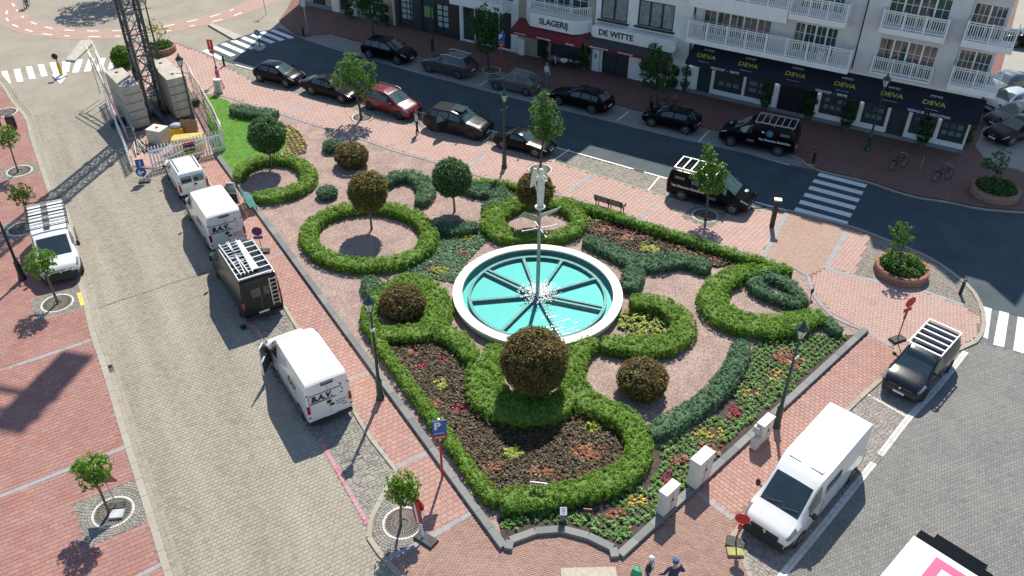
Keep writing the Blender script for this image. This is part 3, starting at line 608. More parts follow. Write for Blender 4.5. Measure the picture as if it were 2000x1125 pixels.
# ================================================================== THE GARDEN
ZG = ZI + .08
def gravel_mat():
    m, t, b = _new('pink_gravel')
    g = t.nodes.new('ShaderNodeNewGeometry'); vo = t.nodes.new('ShaderNodeTexVoronoi'); vo.inputs['Scale'].default_value = 26; t.links.new(g.outputs['Position'], vo.inputs['Vector'])
    rp = t.nodes.new('ShaderNodeValToRGB'); el = rp.color_ramp.elements; el[0].color = (.16, .11, .095, 1); el[1].color = (.50, .37, .32, 1)
    e = el.new(.35); e.color = (.31, .215, .18, 1); e = el.new(.7); e.color = (.39, .28, .24, 1)
    sp = t.nodes.new('ShaderNodeSeparateColor'); t.links.new(vo.outputs['Color'], sp.inputs[0]); t.links.new(sp.outputs[0], rp.inputs[0])
    n1 = noise_node(t, .9, 4, 'World'); mr = t.nodes.new('ShaderNodeMapRange'); mr.inputs[1].default_value = .35; mr.inputs[2].default_value = .7; mr.inputs[3].default_value = .85; mr.inputs[4].default_value = 1.15
    t.links.new(n1.outputs[0], mr.inputs[0]); vm = t.nodes.new('ShaderNodeVectorMath'); vm.operation = 'SCALE'; t.links.new(rp.outputs[0], vm.inputs[0]); t.links.new(mr.outputs[0], vm.inputs['Scale'])
    t.links.new(vm.outputs[0], b.inputs['Base Color']); b.inputs['Roughness'].default_value = .95
    bp = t.nodes.new('ShaderNodeBump'); bp.inputs['Strength'].default_value = .8; bp.inputs['Distance'].default_value = .02; bp.invert = True
    t.links.new(vo.outputs['Distance'], bp.inputs['Height']); t.links.new(bp.outputs[0], b.inputs['Normal'])
    return m
m_gravel = gravel_mat()
m_soil = M('dark_soil', (.065, .05, .04), .95, var=.4, scale=5, bump=1.0, bscale=30, coords='Object')
garden = sheet('garden_gravel', garden_w, ZG, m_gravel)
def ext(pts, a, b):
    "lengthen a polyline at both ends so that kerbs meet in a mitre"
    p = [Vector(q) for q in pts]; return [p[0] + (p[0] - p[1]).normalized() * a] + p + [p[-1] + (p[-1] - p[-2]).normalized() * b]
KR, KA, KL = WL(GARDEN[17:23], ZG), WL(GARDEN[22:29], ZG), WL(GARDEN[28:], ZG)
kerb('garden_kerb', [KR[0], KR[-1]], .31, -.02, ZG + .1, .95, m_blue, off=.155, gap=.006); kerb('garden_kerb', ext(KA, -.25, -.25), .31, -.02, ZG + .098, .95, m_blue, off=.155, gap=.006); kerb('garden_kerb', [KL[0], KL[-1]], .31, -.02, ZG + .102, .95, m_blue, off=.155, gap=.006)
kpts = np.concatenate([spline([q[:2] for q in K_], .15) for K_ in (KR, KA, KL)])
kerb('garden_edging', WL(GARDEN[:18], ZG), .16, -.02, ZG + .03, .9, m_band, off=.08, gap=.006)

def leaf_quads(Pn, Nn, size, jit=.7, aspect=.55):
    n = len(Pn); N = Nn + rng.normal(0, jit, (n, 3)) + np.array([.04, .25, .7]); N /= np.linalg.norm(N, axis=1)[:, None] + 1e-9
    T = rng.normal(0, 1, (n, 3)); T -= (T * N).sum(1)[:, None] * N; T /= np.linalg.norm(T, axis=1)[:, None] + 1e-9; B = np.cross(N, T)
    s = np.broadcast_to(size, n)[:, None] * rng.uniform(.7, 1.3, (n, 1)); V = np.stack([Pn - T * s, Pn - B * s * aspect, Pn + T * s, Pn + B * s * aspect], 1).reshape(-1, 3)
    return V, np.arange(4 * n).reshape(n, 4)
def tufts(c, n, per, rt, size, lift):
    "c, n: tuft centres and outward normals; per leaves per tuft in a small dome of radius rt"
    k = len(c); d = rng.normal(0, 1, (k, per, 3)); d /= np.linalg.norm(d, axis=2)[:, :, None]
    d += n[:, None, :] * .55; d /= np.linalg.norm(d, axis=2)[:, :, None]
    r = rt * rng.uniform(.55, 1.15, (k, per, 1)) * rng.uniform(.75, 1.3, (k, 1, 1))
    Pn = c[:, None, :] + d * r + (n * (rng.uniform(0, 1, (k, 1)) * lift))[:, None, :]
    return leaf_quads(Pn.reshape(-1, 3), d.reshape(-1, 3), size)
box_cols = [(.115, .22, .03), (.195, .34, .04), (.275, .45, .052), (.35, .53, .068), (.23, .40, .05), (.16, .30, .04)]
m_box = leaf_mat('box_leaf', box_cols, .5)
m_lav = leaf_mat('grey_green_leaf', [(.07, .155, .075), (.115, .225, .11), (.155, .29, .15), (.21, .35, .20), (.095, .19, .08)], .4)
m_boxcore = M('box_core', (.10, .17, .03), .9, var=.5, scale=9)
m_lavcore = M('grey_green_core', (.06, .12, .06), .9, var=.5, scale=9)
def hedge(px, h, mat, core, label, closed=False, dens=1.0, z0=None, name='hedge', group='clipped hedges', leaf=.038):
    z0 = ZG if z0 is None else z0
    pts = [tuple(W(p[0], p[1], z0 + h)[:2]) + (p[2] * .93,) for p in px]
    S = spline(pts, .12, closed)
    if closed: S = np.r_[S, S[:1]]
    xy = S[:, :2]; wd_ = S[:, 2] * .5
    d = np.gradient(xy, axis=0); d /= np.linalg.norm(d, axis=1)[:, None] + 1e-9; nr = np.c_[d[:, 1], -d[:, 0]]
    c0 = xy.mean(0)
    # core: lofted rounded section
    sec = [(-.92, 0), (-.96, .45), (-.86, .82), (-.5, .9), (0, .92), (.5, .9), (.86, .82), (.96, .45), (.92, 0)]; ns = len(sec); V = []
    for i in range(len(xy)):
        for a, b in sec:
            q = xy[i] + nr[i] * (a * (wd_[i] - .06)); V.append((q[0] - c0[0], q[1] - c0[1], b * h))
    V = np.array(V) + rng.normal(0, .012, (len(V), 3)); Q = [(i * ns + k, (i + 1) * ns + k, (i + 1) * ns + k + 1, i * ns + k + 1) for i in range(len(xy) - 1) for k in range(ns - 1)]
    root = empty(name, (c0[0], c0[1], z0), 0, label, 'hedge', group)
    fs = MB(); fs.v = [tuple(v) for v in V]; fs.f = list(Q)
    if not closed: fs.f += [tuple(range(ns)), tuple(range((len(xy) - 1) * ns, len(xy) * ns))]
    fs.build('twigs', core, root)
    # tufts over the surface
    seg = np.linalg.norm(np.diff(xy, axis=0), axis=1); cum = np.r_[0, np.cumsum(seg)]; per = 2 * h + 2 * wd_
    wgt = seg * (per[1:] + per[:-1]) / 2; area = wgt.sum(); n = int(area * 58 * dens)
    u = rng.random(n); cs = np.r_[0, np.cumsum(wgt)] / area; si = np.interp(u, cs, np.arange(len(xy))); i0 = np.clip(si.astype(int), 0, len(xy) - 2); f = si - i0
    p = xy[i0] + (xy[i0 + 1] - xy[i0]) * f[:, None]; nn = nr[i0]; hw = wd_[i0] + (wd_[i0 + 1] - wd_[i0]) * f
    ph = rng.uniform(0, 6, 4); hw = hw * (1 + .05 * np.sin(si * .23 + ph[0]) + .035 * np.sin(si * .61 + ph[1])); hv = 1 + .05 * np.sin(si * .19 + ph[2]) + .035 * np.sin(si * .53 + ph[3])
    t = rng.random(n) * (2 * h + 2 * hw); lat = np.zeros(n); zz = np.zeros(n); N = np.zeros((n, 3))
    a = t < h; lat[a] = -hw[a]; zz[a] = t[a]; N[a] = np.c_[-nn[a], np.full(a.sum(), .25)]
    b = (t >= h) & (t < h + 2 * hw); lat[b] = t[b] - h - hw[b]; zz[b] = h; N[b] = (0, 0, 1); N[b, :2] += nn[b] * (lat[b] / hw[b])[:, None] ** 3 * .6
    e = t >= h + 2 * hw; lat[e] = hw[e]; zz[e] = t[e] - h - 2 * hw[e]; N[e] = np.c_[nn[e], np.full(e.sum(), .25)]
    edge = np.abs(lat) / hw; zz = np.where(b, h - .07 * edge ** 4, zz); lat = np.where(b, lat, lat * (1 - .12 * (zz / h) ** 3))
    if not closed:
        # round the ends off
        ds = np.minimum(np.interp(si, np.arange(len(cum)), cum), cum[-1] - np.interp(si, np.arange(len(cum)), cum)); kf = np.clip(ds / np.maximum(hw, .05), .0, 1); lat *= np.sqrt(np.clip(kf * (2 - kf), .08, 1))
    cpt = np.c_[p - c0 + nn * lat[:, None], np.maximum(zz * hv, .04)]; N /= np.linalg.norm(N, axis=1)[:, None]
    V, Q = tufts(cpt - N * .05, N, 14, .085, leaf, .1)
    V[:, 2] = np.maximum(V[:, 2], .01)
    tag(np_obj('leaves', V, Q, mat, root), kind='stuff')
    return root
def ell(cx, cy, a, b, w, n=16, ph=0): return [(cx + a * math.cos(2 * PI * i / n + ph), cy + b * math.sin(2 * PI * i / n + ph), w) for i in range(n)]
B, Lv = (m_box, m_boxcore), (m_lav, m_lavcore)
hedge([(463, 343, .6), (476, 322, .75), (505, 309, .8), (542, 304, .85), (578, 311, .9), (601, 330, .95), (600, 350, 1.0), (580, 364, 1.05), (550, 373, 1.1), (520, 378, 1.1), (497, 376, .9)], .55, *B, 'light green crescent hedge curling round the small tree below the lawn')
hedge(ell(720, 455, 119, 57, .95, 18), .55, *B, 'large closed ring of light green hedge round the brown-green ball tree', closed=True)
hedge([(746, 357, .8), (764, 343, 1.0), (798, 338, 1.1), (826, 350, 1.2), (832, 374, 1.1), (818, 392, .8)], .5, *Lv, 'grey-green crescent hedge above the large hedge ring', name='low_hedge')
hedge([(900, 362, .8), (930, 366, 1.2), (962, 371, 1.3), (990, 380, 1.0), (965, 392, .9), (948, 408, .7)], .45, *Lv, 'grey-green hedge patch right of the dark round tree', name='low_hedge')
hedge([(852, 438, 1.0), (890, 441, 1.0), (932, 436, .9)], .5, *Lv, 'short grey-green hedge below the dark round tree', name='low_hedge')
hedge([(918, 352, .45), (945, 352, .5), (980, 354, .5), (1020, 364, .45)], .5, *B, 'short thin hedge along the paving above the round tree')
hedge([(1098, 387, .45), (1134, 397, .5), (1206, 419, .5), (1277, 441, .5), (1350, 464, .5), (1420, 486, .5), (1485, 506, .5), (1545, 524, .45)], .55, *B, 'long thin straight hedge along the pavement of the shops road')
hedge([(1046, 389, 1.0), (1090, 393, 1.0), (1122, 408, 1.0), (1131, 428, .9), (1118, 446, .9), (1085, 456, .85), (1045, 459, .9), (1005, 457, 1.1), (975, 447, 1.4), (960, 428, 1.5), (972, 409, 1.4), (1005, 394, 1.2)], .55, *B, 'ring of light green hedge behind the fountain', closed=True)
hedge([(1142, 463, .7), (1170, 474, .9), (1205, 490, 1.0), (1240, 506, 1.2), (1277, 508, 1.3), (1312, 503, 1.2), (1350, 505, 1.1), (1385, 520, .9)], .5, *Lv, 'wavy grey-green hedge running right from the fountain', name='low_hedge')
hedge([(1245, 518, 1.1), (1236, 536, 1.2), (1232, 560, 1.1)], .5, *Lv, 'grey-green hedge spur going down to the yellow bed ring', name='low_hedge')
hedge([(1549, 525, .5), (1500, 521, .7), (1450, 527, 1.0), (1410, 545, 1.35), (1394, 572, 1.5), (1405, 602, 1.6), (1445, 622, 1.6), (1500, 629, 1.5), (1555, 624, 1.35), (1604, 608, .9)], .6, *B, 'broad light green crescent hedge at the right corner of the garden')
hedge([(1598, 612, .6), (1625, 630, .7), (1642, 646, .5)], .45, *Lv, 'grey-green tail at the tip of the broad crescent hedge', name='low_hedge')
hedge([(1570, 590, .5), (1535, 581, .65), (1497, 567, .7), (1473, 551, .75), (1484, 538, .75), (1513, 535, .75), (1540, 548, .75), (1560, 570, .65), (1574, 590, .5)], .5, *Lv, 'grey-green hedge loop inside the broad crescent', name='low_hedge')
hedge([(1176, 664, 1.0), (1215, 666, 1.15), (1255, 671, 1.25), (1295, 668, 1.25), (1326, 652, 1.25), (1337, 630, 1.2), (1322, 606, 1.2), (1290, 589, 1.15), (1256, 583, 1.0), (1232, 584, .8)], .6, *B, 'light green hedge ring round the yellow-leaved bed right of the fountain')
hedge([(1168, 662, .9), (1140, 672, 1.0), (1124, 698, 1.2), (1118, 725, 1.2), (1122, 750, 1.3), (1145, 776, 1.3), (1180, 792, 1.2), (1215, 808, 1.15), (1240, 835, 1.1), (1250, 866, 1.1), (1240, 897, 1.1), (1215, 922, 1.1), (1170, 940, 1.05), (1117, 954, 1.0), (1063, 964, 1.0), (1010, 968, 1.0), (975, 972, .9)], .6, *B, 'long S-shaped hedge sweeping from the fountain round the dark bed')
hedge([(972, 974, .6), (950, 952, .55), (926, 922, .5), (889, 870, .5), (850, 816, .5), (800, 748, .5), (765, 700, .5), (738, 660, .55), (722, 630, .6)], .5, *B, 'straight narrow hedge along the left garden kerb')
hedge([(722, 628, .7), (722, 600, .8), (737, 573, .9), (765, 554, 1.0), (800, 546, 1.1), (832, 552, 1.2), (850, 571, 1.3), (856, 598, 1.35), (850, 624, 1.3), (830, 640, 1.2), (785, 645, 1.0), (745, 645, .8)], .55, *B, 'light green hedge ring round the red-brown bush left of the fountain', closed=True)
hedge([(850, 636, 1.2), (885, 652, 1.0), (908, 672, .9), (925, 695, .9)], .55, *B, 'short hedge link between the bush ring and the hedge mass')
hedge([(982, 676, 1.0), (958, 694, 1.4), (945, 728, 1.8), (953, 762, 1.9), (985, 785, 1.9), (1030, 793, 1.9), (1075, 788, 1.8), (1106, 770, 1.4)], .6, *B, 'thick U-shaped hedge under the big brown ball tree')
hedge([(1449, 664, .8), (1443, 692, .95), (1424, 728, .95), (1396, 761, .95), (1357, 791, .95), (1312, 819, .95), (1272, 843, .85)], .5, *Lv, 'long grey-green hedge arc left of the bedding rows', name='low_hedge')
hedge([(718, 540, 1.0), (727, 556, 1.2), (735, 572, 1.0)], .45, *Lv, 'small grey-green hedge link above the bush ring', name='low_hedge')
hedge([(453, 205, .9), (470, 210, 1.2), (490, 214, 1.2), (515, 216, 1.2), (541, 218, .9)], .55, *Lv, 'grey-green hedge clump at the upper end of the lawn', name='low_hedge')

# lawn, yellow bedding by the lawn
lawn_px = [(396, 184), (420, 188), (445, 196), (470, 226), (500, 232), (530, 236), (560, 250), (563, 270), (552, 298), (520, 300), (480, 312), (462, 335), (455, 340), (421, 303)]
lawn = sheet('lawn_soil', WL(lawn_px, ZG + .006), ZG + .006, M('lawn_ground', (.09, .22, .02), .9, var=.3, scale=4, bump=.6, bscale=60)); P = WL(lawn_px, ZG)
pp = np.array([p[:2] for p in P]); n = 26000; q = rng.uniform(pp.min(0), pp.max(0), (n, 2)); q = q[pip(P, q)]; n = len(q)
a = rng.random(n) * 6.28; l = rng.uniform(.03, .06, n); t = np.c_[np.cos(a), np.sin(a)] * .012; tip = rng.normal(0, .015, (n, 2))
V = np.stack([np.c_[q - t, np.full(n, ZG)], np.c_[q + t, np.full(n, ZG)], np.c_[q + tip, ZG + .006 + l]], 1).reshape(-1, 3)
tag(np_obj('lawn_grass', V, np.arange(3 * n).reshape(n, 3), leaf_mat('grass', [(.09, .25, .015), (.12, .32, .025), (.16, .38, .04)], .4)), 'short green lawn between the crane fence and the crescent hedge', 'grass', kind='stuff')

def shell_leaves(c, rad, n, size, seed_noise=.1, per=14, tuft=None, lift=.1, low=-1.0):
    d = rng.normal(0, 1, (n, 3)); d /= np.linalg.norm(d, axis=1)[:, None]; d = d[d[:, 2] > low]; rad = np.array(rad if hasattr(rad, '__len__') else (rad,) * 3)
    ph = rng.uniform(0, 6, (4, 3)); bump = sum(np.sin(d @ (rng.normal(0, 4, 3)) + ph[i, 0]) for i in range(4)) / 4
    pts = np.array(c) + d * rad * (1 + seed_noise * bump)[:, None] * rng.uniform(.93, 1.02, (len(d), 1))
    return tufts(pts, d, per, tuft or rad.mean() * .1, size, lift)
m_bark = M('bark', (.16, .125, .09), .9, var=.35, scale=12, bump=.8)
m_barkd = M('dark_bark', (.085, .07, .055), .9, var=.35, scale=12, bump=.8)
def vwidth(px, P):      # metres per pixel at point P
    return (P - Vector((0, 0, CAM_H))).dot(fwv) / CAM_F
def ball_tree(base, crown, rpx, mat, core, label, squash=1.0, trunk=.055, n=900, leaf=.05, group='clipped ball trees in the garden'):
    b = W(base[0], base[1], ZG)
    # height of the crown centre: where the vertical over the base meets the pixel row of the crown
    lo, hi = 0, 12
    for _ in range(40):
        m = (lo + hi) / 2
        if proj([b.x, b.y, ZG + m])[1] > crown[1]: lo = m
        else: hi = m
    hc = lo; top = Vector((b.x, b.y, ZG + hc)); r = rpx * vwidth(rpx, top)
    px = proj(top)[0]; dx = (crown[0] - px) * vwidth(1, top)
    root = empty('ball_tree', b, 0, label, 'tree', group)
    tr = MB().tube([(0, 0, 0), (dx * .3, 0, hc * .4), (dx * .8, 0, hc * .8), (dx, 0, hc + .2 * r)], [trunk * 1.3, trunk, trunk * .9, trunk * .5], 8)
    for i in range(6):
        a = i * 1.05; tr.tube([(dx * .8, 0, hc - r * .75), (dx + math.cos(a) * r * .45, math.sin(a) * r * .45, hc - r * .1), (dx + math.cos(a) * r * .7, math.sin(a) * r * .7, hc + r * .3)], [trunk * .5, trunk * .35, .008], 5)
    tr.build('trunk', m_bark, root, 40)
    V, Q = shell_leaves((dx, 0, hc), (r * .96, r * .96, r * .96 * squash), n, leaf, .06, 13, r * .12, r * .1, -1)
    tag(np_obj('crown', V, Q, mat, root), kind='stuff')
    MB().ball((dx, 0, hc), (r * .86, r * .86, r * .86 * squash), 14, 10).build('inner_twigs', core, root, 60)
    return root
m_ballg = leaf_mat('ball_green_leaf', [(.04, .10, .028), (.06, .145, .035), (.09, .19, .05), (.13, .24, .075), (.05, .115, .03)], .3)
m_ballb = leaf_mat('ball_brown_leaf', [(.15, .11, .022), (.22, .15, .03), (.11, .13, .028), (.18, .16, .03), (.27, .17, .045)], .3)
m_redb = leaf_mat('photinia_leaf', [(.20, .095, .033), (.12, .15, .035), (.27, .12, .042), (.10, .14, .035), (.24, .15, .05), (.15, .17, .05)], .35)
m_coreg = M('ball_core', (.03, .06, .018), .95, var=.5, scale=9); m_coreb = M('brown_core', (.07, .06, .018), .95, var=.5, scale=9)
ball_tree((531, 329), (521, 263), 33, m_ballg, m_coreg, 'small dark green ball tree standing in the crescent hedge by the lawn')
ball_tree((726, 448), (718, 373), 36, m_ballb, m_coreb, 'brown-green ball tree in the middle of the large hedge ring')
ball_tree((888, 413), (882, 347), 35, m_ballg, m_coreg, 'dark green ball tree between the two grey-green hedges')
ball_tree((1052, 437), (1045, 370), 33, m_ballb, m_coreb, 'brown-green ball tree behind the fountain statue')
ball_tree((1068, 772), (1044, 704), 59, m_redb, m_coreb, 'very large brown dome-shaped ball tree in front of the fountain', squash=1.02, trunk=.1, n=2600, leaf=.055)
def bush(px, py, rx, h, mat, core, label, name='bush', n=420, leaf=.05, group='round bushes in the gravel', z=None, tuft=.1, sq=1.0):
    z = ZG if z is None else z
    b = W(px, py, z); root = empty(name, b, 0, label, 'bush', group)
    V, Q = shell_leaves((0, 0, h * .5), (rx, rx * sq, h * .52), n, leaf, .08, 12, tuft, .06, -.8); V[:, 2] = np.maximum(V[:, 2], .01)
    tag(np_obj('leaves', V, Q, mat, root), kind='stuff'); MB().ball((0, 0, h * .47), (rx * .84, rx * .84 * sq, h * .44), 12, 8).build('inner_twigs', core, root, 60)
bush(689, 322, 1.0, 1.35, m_redb, m_coreb, 'red-brown rounded bush in the gravel near the shops road', n=700)
bush(1252, 763, 1.05, 1.45, m_redb, m_coreb, 'brown rounded bush in the gravel right of the big ball tree', n=900)
bush(788, 613, 1.03, 1.45, m_redb, m_coreb, 'red-brown rounded bush inside the hedge ring left of the fountain', n=900)
bush(651, 293, .62, .6, m_lav, m_lavcore, 'small grey-green bush left of the red-brown bush', n=300)
bush(640, 384, .55, .55, m_lav, m_lavcore, 'small grey-green bush alone in the gravel left of the big ring', n=300)

# ---- planting beds
def bed(px, name='bed_soil'): return sheet(name, WL(px, ZG + .012), ZG + .012, m_soil)
BED_A = [(742, 668), (790, 664), (860, 674), (905, 695), (915, 750), (935, 795), (990, 822), (1060, 828), (1110, 815), (1170, 808), (1215, 835), (1225, 870), (1210, 905), (1170, 930), (1100, 952), (1020, 968), (972, 972), (930, 905), (860, 820), (800, 745)]
BED_B = [(1135, 415), (1200, 432), (1300, 462), (1400, 492), (1450, 512), (1400, 522), (1330, 512), (1250, 510), (1190, 488), (1140, 462)]
BED_C = [(862, 470), (935, 452), (950, 470), (930, 492), (903, 520), (888, 552), (845, 545), (800, 545), (770, 552), (800, 520), (840, 505)]
BED_D = [(1472, 672), (1500, 662), (1560, 656), (1640, 655), (1690, 652), (1584, 748), (1459, 858), (1385, 930), (1275, 1033), (1217, 1080), (1180, 1060), (1140, 1043), (1090, 1035), (1050, 1039), (1018, 1049), (983, 1062), (972, 1015), (1010, 990), (1120, 975), (1200, 950), (1255, 925), (1268, 885), (1330, 850), (1400, 800), (1452, 735)]
BED_E = [(1215, 612), (1240, 604), (1275, 610), (1298, 628), (1295, 650), (1260, 660), (1225, 655), (1205, 635)]
for i, bpx in enumerate((BED_A, BED_B, BED_C, BED_D, BED_E)): bed(bpx)
def plant_mesh(key, mat, r, h, nl, ls):
    "a small leafy rosette"
    d = rng.normal(0, 1, (nl, 3)); d[:, 2] = np.abs(d[:, 2]) + .25; d /= np.linalg.norm(d, axis=1)[:, None]
    Pn = d * np.array([r, r, h]) * rng.uniform(.45, 1, (nl, 1)); V, Q = leaf_quads(Pn, d * .4 + np.array([0, 0, 1.0]), ls, .45, .7); V[:, 2] = np.maximum(V[:, 2], .0)
    me = bpy.data.meshes.new(key); me.from_pydata(V.tolist(), [], Q.tolist()); me.materials.append(mat); return me
pl = {}
for key, cols, r, h, nl, ls in (('brown', [(.08, .05, .03), (.15, .045, .04), (.17, .105, .06), (.075, .10, .035), (.06, .042, .028), (.11, .13, .045), (.12, .06, .04)], .15, .15, 26, .055),
                            ('coral', [(.30, .085, .045), (.42, .17, .08), (.25, .07, .04), (.45, .25, .12), (.16, .07, .035)], .15, .15, 26, .055),
                            ('magenta', [(.30, .03, .06), (.40, .05, .09), (.24, .025, .05)], .13, .13, 22, .05),
                            ('lime', [(.28, .33, .03), (.36, .40, .05), (.22, .30, .03), (.40, .38, .07)], .16, .2, 26, .06),
                            ('green', [(.08, .19, .03), (.12, .255, .045), (.16, .31, .07)], .13, .15, 22, .05),
                            ('yellow', [(.55, .42, .05), (.62, .5, .08), (.3, .33, .05)], .12, .14, 18, .045)):
    mt = leaf_mat(key + '_plant_leaf', cols, .3); pl[key] = [plant_mesh(key + '_plant', mt, r, h, nl, ls) for _ in range(4)]
def plants(kind, pts, label, group, cat='plant'):
    for p in pts:
        o = inst(kind + '_leaf_plant', random.choice(pl[kind]), None, (p[0], p[1], ZG + .01), (0, 0, random.random() * 6.28)); s = random.uniform(.75, 1.3); o.scale = (s, s, s * random.uniform(.85, 1.2)); tag(o, label, cat, group)
def scatter(polypx, n, mind, z=ZG, avoid=None):
    P = WL(polypx, z); pp = np.array([p[:2] for p in P]); q = rng.uniform(pp.min(0), pp.max(0), (n * 12, 2)); q = q[pip(P, q)]; cell = {}; out = []
    for x, y in q:
        i, j = int(x // mind), int(y // mind)
        if any((x - a) ** 2 + (y - b) ** 2 < mind * mind for di in (-1, 0, 1) for dj in (-1, 0, 1) for a, b in cell.get((i + di, j + dj), ())): continue
        cell.setdefault((i, j), []).append((x, y)); out.append(np.array((x, y)))
        if len(out) >= n: break
    return out
def patch(px, py, rx, ry, n): return scatter([(px + rx * math.cos(t), py + ry * math.sin(t)) for t in np.arange(10) * 2 * PI / 10], n, .17)
def mass(polypx, n, mats, label, name, skip=(), h=.17, ls=.055, mind=.1, inset=True):
    pts = scatter(polypx, n, mind); obs = []
    V = []; Q = []; k = 0
    for p in pts:
        a, b = proj([p[0], p[1], ZG])
        if any(((a - s[0]) / s[2]) ** 2 + ((b - s[1]) / s[3]) ** 2 < .8 for s in skip): continue
        nl = 16; d = rng.normal(0, 1, (nl, 3)); d[:, 2] = np.abs(d[:, 2]) + .25; d /= np.linalg.norm(d, axis=1)[:, None]
        Pn = d * np.array([.13, .13, h]) * rng.uniform(.4, 1, (nl, 1)) * random.uniform(.7, 1.3) + np.array([p[0], p[1], ZG + .012]); v, q = leaf_quads(Pn, d * .4 + np.array([0, 0, 1.]), ls, .5, .7)
        V.append(v); Q.append(q + k); k += len(v)
    tag(np_obj(name, np.concatenate(V), np.concatenate(Q), mats), label, 'plants', kind='stuff')
PATCH_A = [('coral', 808, 688, 16, 9, 9), ('magenta', 822, 716, 12, 10, 8), ('magenta', 865, 702, 14, 8, 6), ('lime', 862, 752, 14, 10, 8), ('coral', 852, 792, 12, 9, 8), ('magenta', 895, 800, 28, 10, 12), ('coral', 960, 914, 24, 9, 13), ('coral', 1060, 922, 26, 11, 15), ('lime', 1002, 888, 22, 12, 12), ('coral', 1150, 885, 36, 20, 26), ('lime', 1157, 838, 20, 10, 12)]
col_name = {'coral': 'coral orange', 'magenta': 'dark magenta', 'lime': 'lime green', 'yellow': 'pale yellow', 'green': 'fresh green', 'brown': 'dark brown'}
WHERE_A = ('in the upper tip of the dark bed', 'below the coral patch in the upper tip of the dark bed', 'at the right of the upper tip of the dark bed', 'in the middle of the left arm of the dark bed', 'beside the left hedge, above the parking sign', 'left of the thick U-shaped hedge', 'right of the parking sign in the dark bed', 'behind the white and red notice board', 'in the middle of the dark bed', 'in the large patch in the rounded end of the dark bed', 'at the top of the rounded end of the dark bed')
for (kd, x, y, rx, ry, n), wh_ in zip(PATCH_A, WHERE_A): plants(kd, patch(x, y, rx, ry, n), col_name[kd] + ' leafed plant ' + wh_, kd + ' plants ' + wh_)
mass(BED_A, 2600, MATS['brown_plant_leaf'], 'dark brown foliage plants covering the bed inside the S-shaped hedge', 'dark_foliage_plants', [(x, y, rx * .9, ry * .9) for _, x, y, rx, ry, _ in PATCH_A])
PATCH_B = [('lime', 1163, 428, 20, 7, 12), ('coral', 1180, 447, 26, 8, 18), ('magenta', 1212, 450, 16, 8, 10), ('lime', 1268, 486, 24, 9, 16), ('coral', 1225, 465, 18, 8, 12), ('magenta', 1252, 462, 14, 6, 7), ('coral', 1345, 492, 40, 8, 18), ('coral', 1400, 508, 22, 5, 8)]
WHERE_B = ('nearest the dark bench', 'in the first coral patch below the dark bench', 'right of the coral patch below the dark bench', 'in the middle of the bed under the long thin hedge', 'left of the lime patch under the long thin hedge', 'just under the middle of the long thin hedge', 'in the right half of the bed under the long thin hedge', 'at the right tip of the bed under the long thin hedge')
for (kd, x, y, rx, ry, n), wh_ in zip(PATCH_B, WHERE_B): plants(kd, patch(x, y, rx, ry, n), col_name[kd] + ' leafed plant ' + wh_, kd + ' plants ' + wh_)
mass(BED_B, 800, MATS['brown_plant_leaf'], 'brown foliage plants filling the bed below the long thin hedge', 'dark_foliage_plants', [(x, y, rx * .9, ry * .9) for _, x, y, rx, ry, _ in PATCH_B])
PATCH_C = [('lime', 912, 467, 18, 6, 9), ('lime', 862, 532, 16, 7, 9), ('magenta', 845, 524, 16, 6, 8), ('coral', 905, 497, 12, 5, 6)]
for kd, x, y, rx, ry, n in PATCH_C:
    plants(kd, patch(x, y, rx, ry, n), col_name[kd] + ' leafed plant in the bed between the fountain and the large hedge ring', kd + ' plants left of the fountain')
mass(BED_C, 900, m_lav, 'low green ground cover in the bed left of the fountain', 'ground_cover_plants', [(x, y, rx * .9, ry * .9) for _, x, y, rx, ry, _ in PATCH_C], h=.13)
plants('lime', scatter(BED_E, 46, .2), 'lime green plant inside the hedge ring right of the fountain', 'lime plants in the hedge ring')
# bedding rows on the right: rows parallel to the kerb
ax = (W(1459, 864, ZG) - W(1584, 753, ZG)).normalized(); nx = Vector((ax.y, -ax.x, 0)); o0 = W(1584, 750, ZG); P = WL(BED_D, ZG); cand = []
for i in range(-45, 70):
    for j in range(-30, 30):
        q = o0 + ax * (i * .27) + nx * (j * .25 + .12) + Vector((random.gauss(0, .035), random.gauss(0, .035), 0)); cand.append((q.x, q.y))
cand = np.array(cand); cand = cand[pip(P, cand)]; cand = cand[[np.hypot(*(kpts - c).T).min() > .47 for c in cand]]
ex, ey = proj(np.c_[cand, np.full(len(cand), ZG)])
PATCH_D = [('coral', 1530, 700, 22, 14), ('coral', 1555, 712, 12, 16), ('yellow', 1515, 733, 20, 15), ('yellow', 1470, 768, 22, 10), ('magenta', 1432, 805, 16, 14), ('yellow', 1385, 848, 32, 12), ('coral', 1390, 880, 30, 12), ('coral', 1330, 900, 20, 12), ('magenta', 1300, 935, 16, 12), ('yellow', 1245, 980, 22, 10), ('coral', 1200, 1005, 30, 12), ('coral', 1235, 1030, 10, 6)]
used = {}; WHERE_D = ('left of the right lamp lantern', 'right of the right lamp post', 'left of the right lamp post', 'midway along the grey-green hedge arc', 'below the end of the grey-green hedge arc', 'behind the stepped cabinet', 'behind the widest cabinet', 'left of the widest cabinet', 'beside the hedge bend left of the cabinets', 'left of the narrow cabinet', 'above the lower garden corner', 'in the lower garden corner')
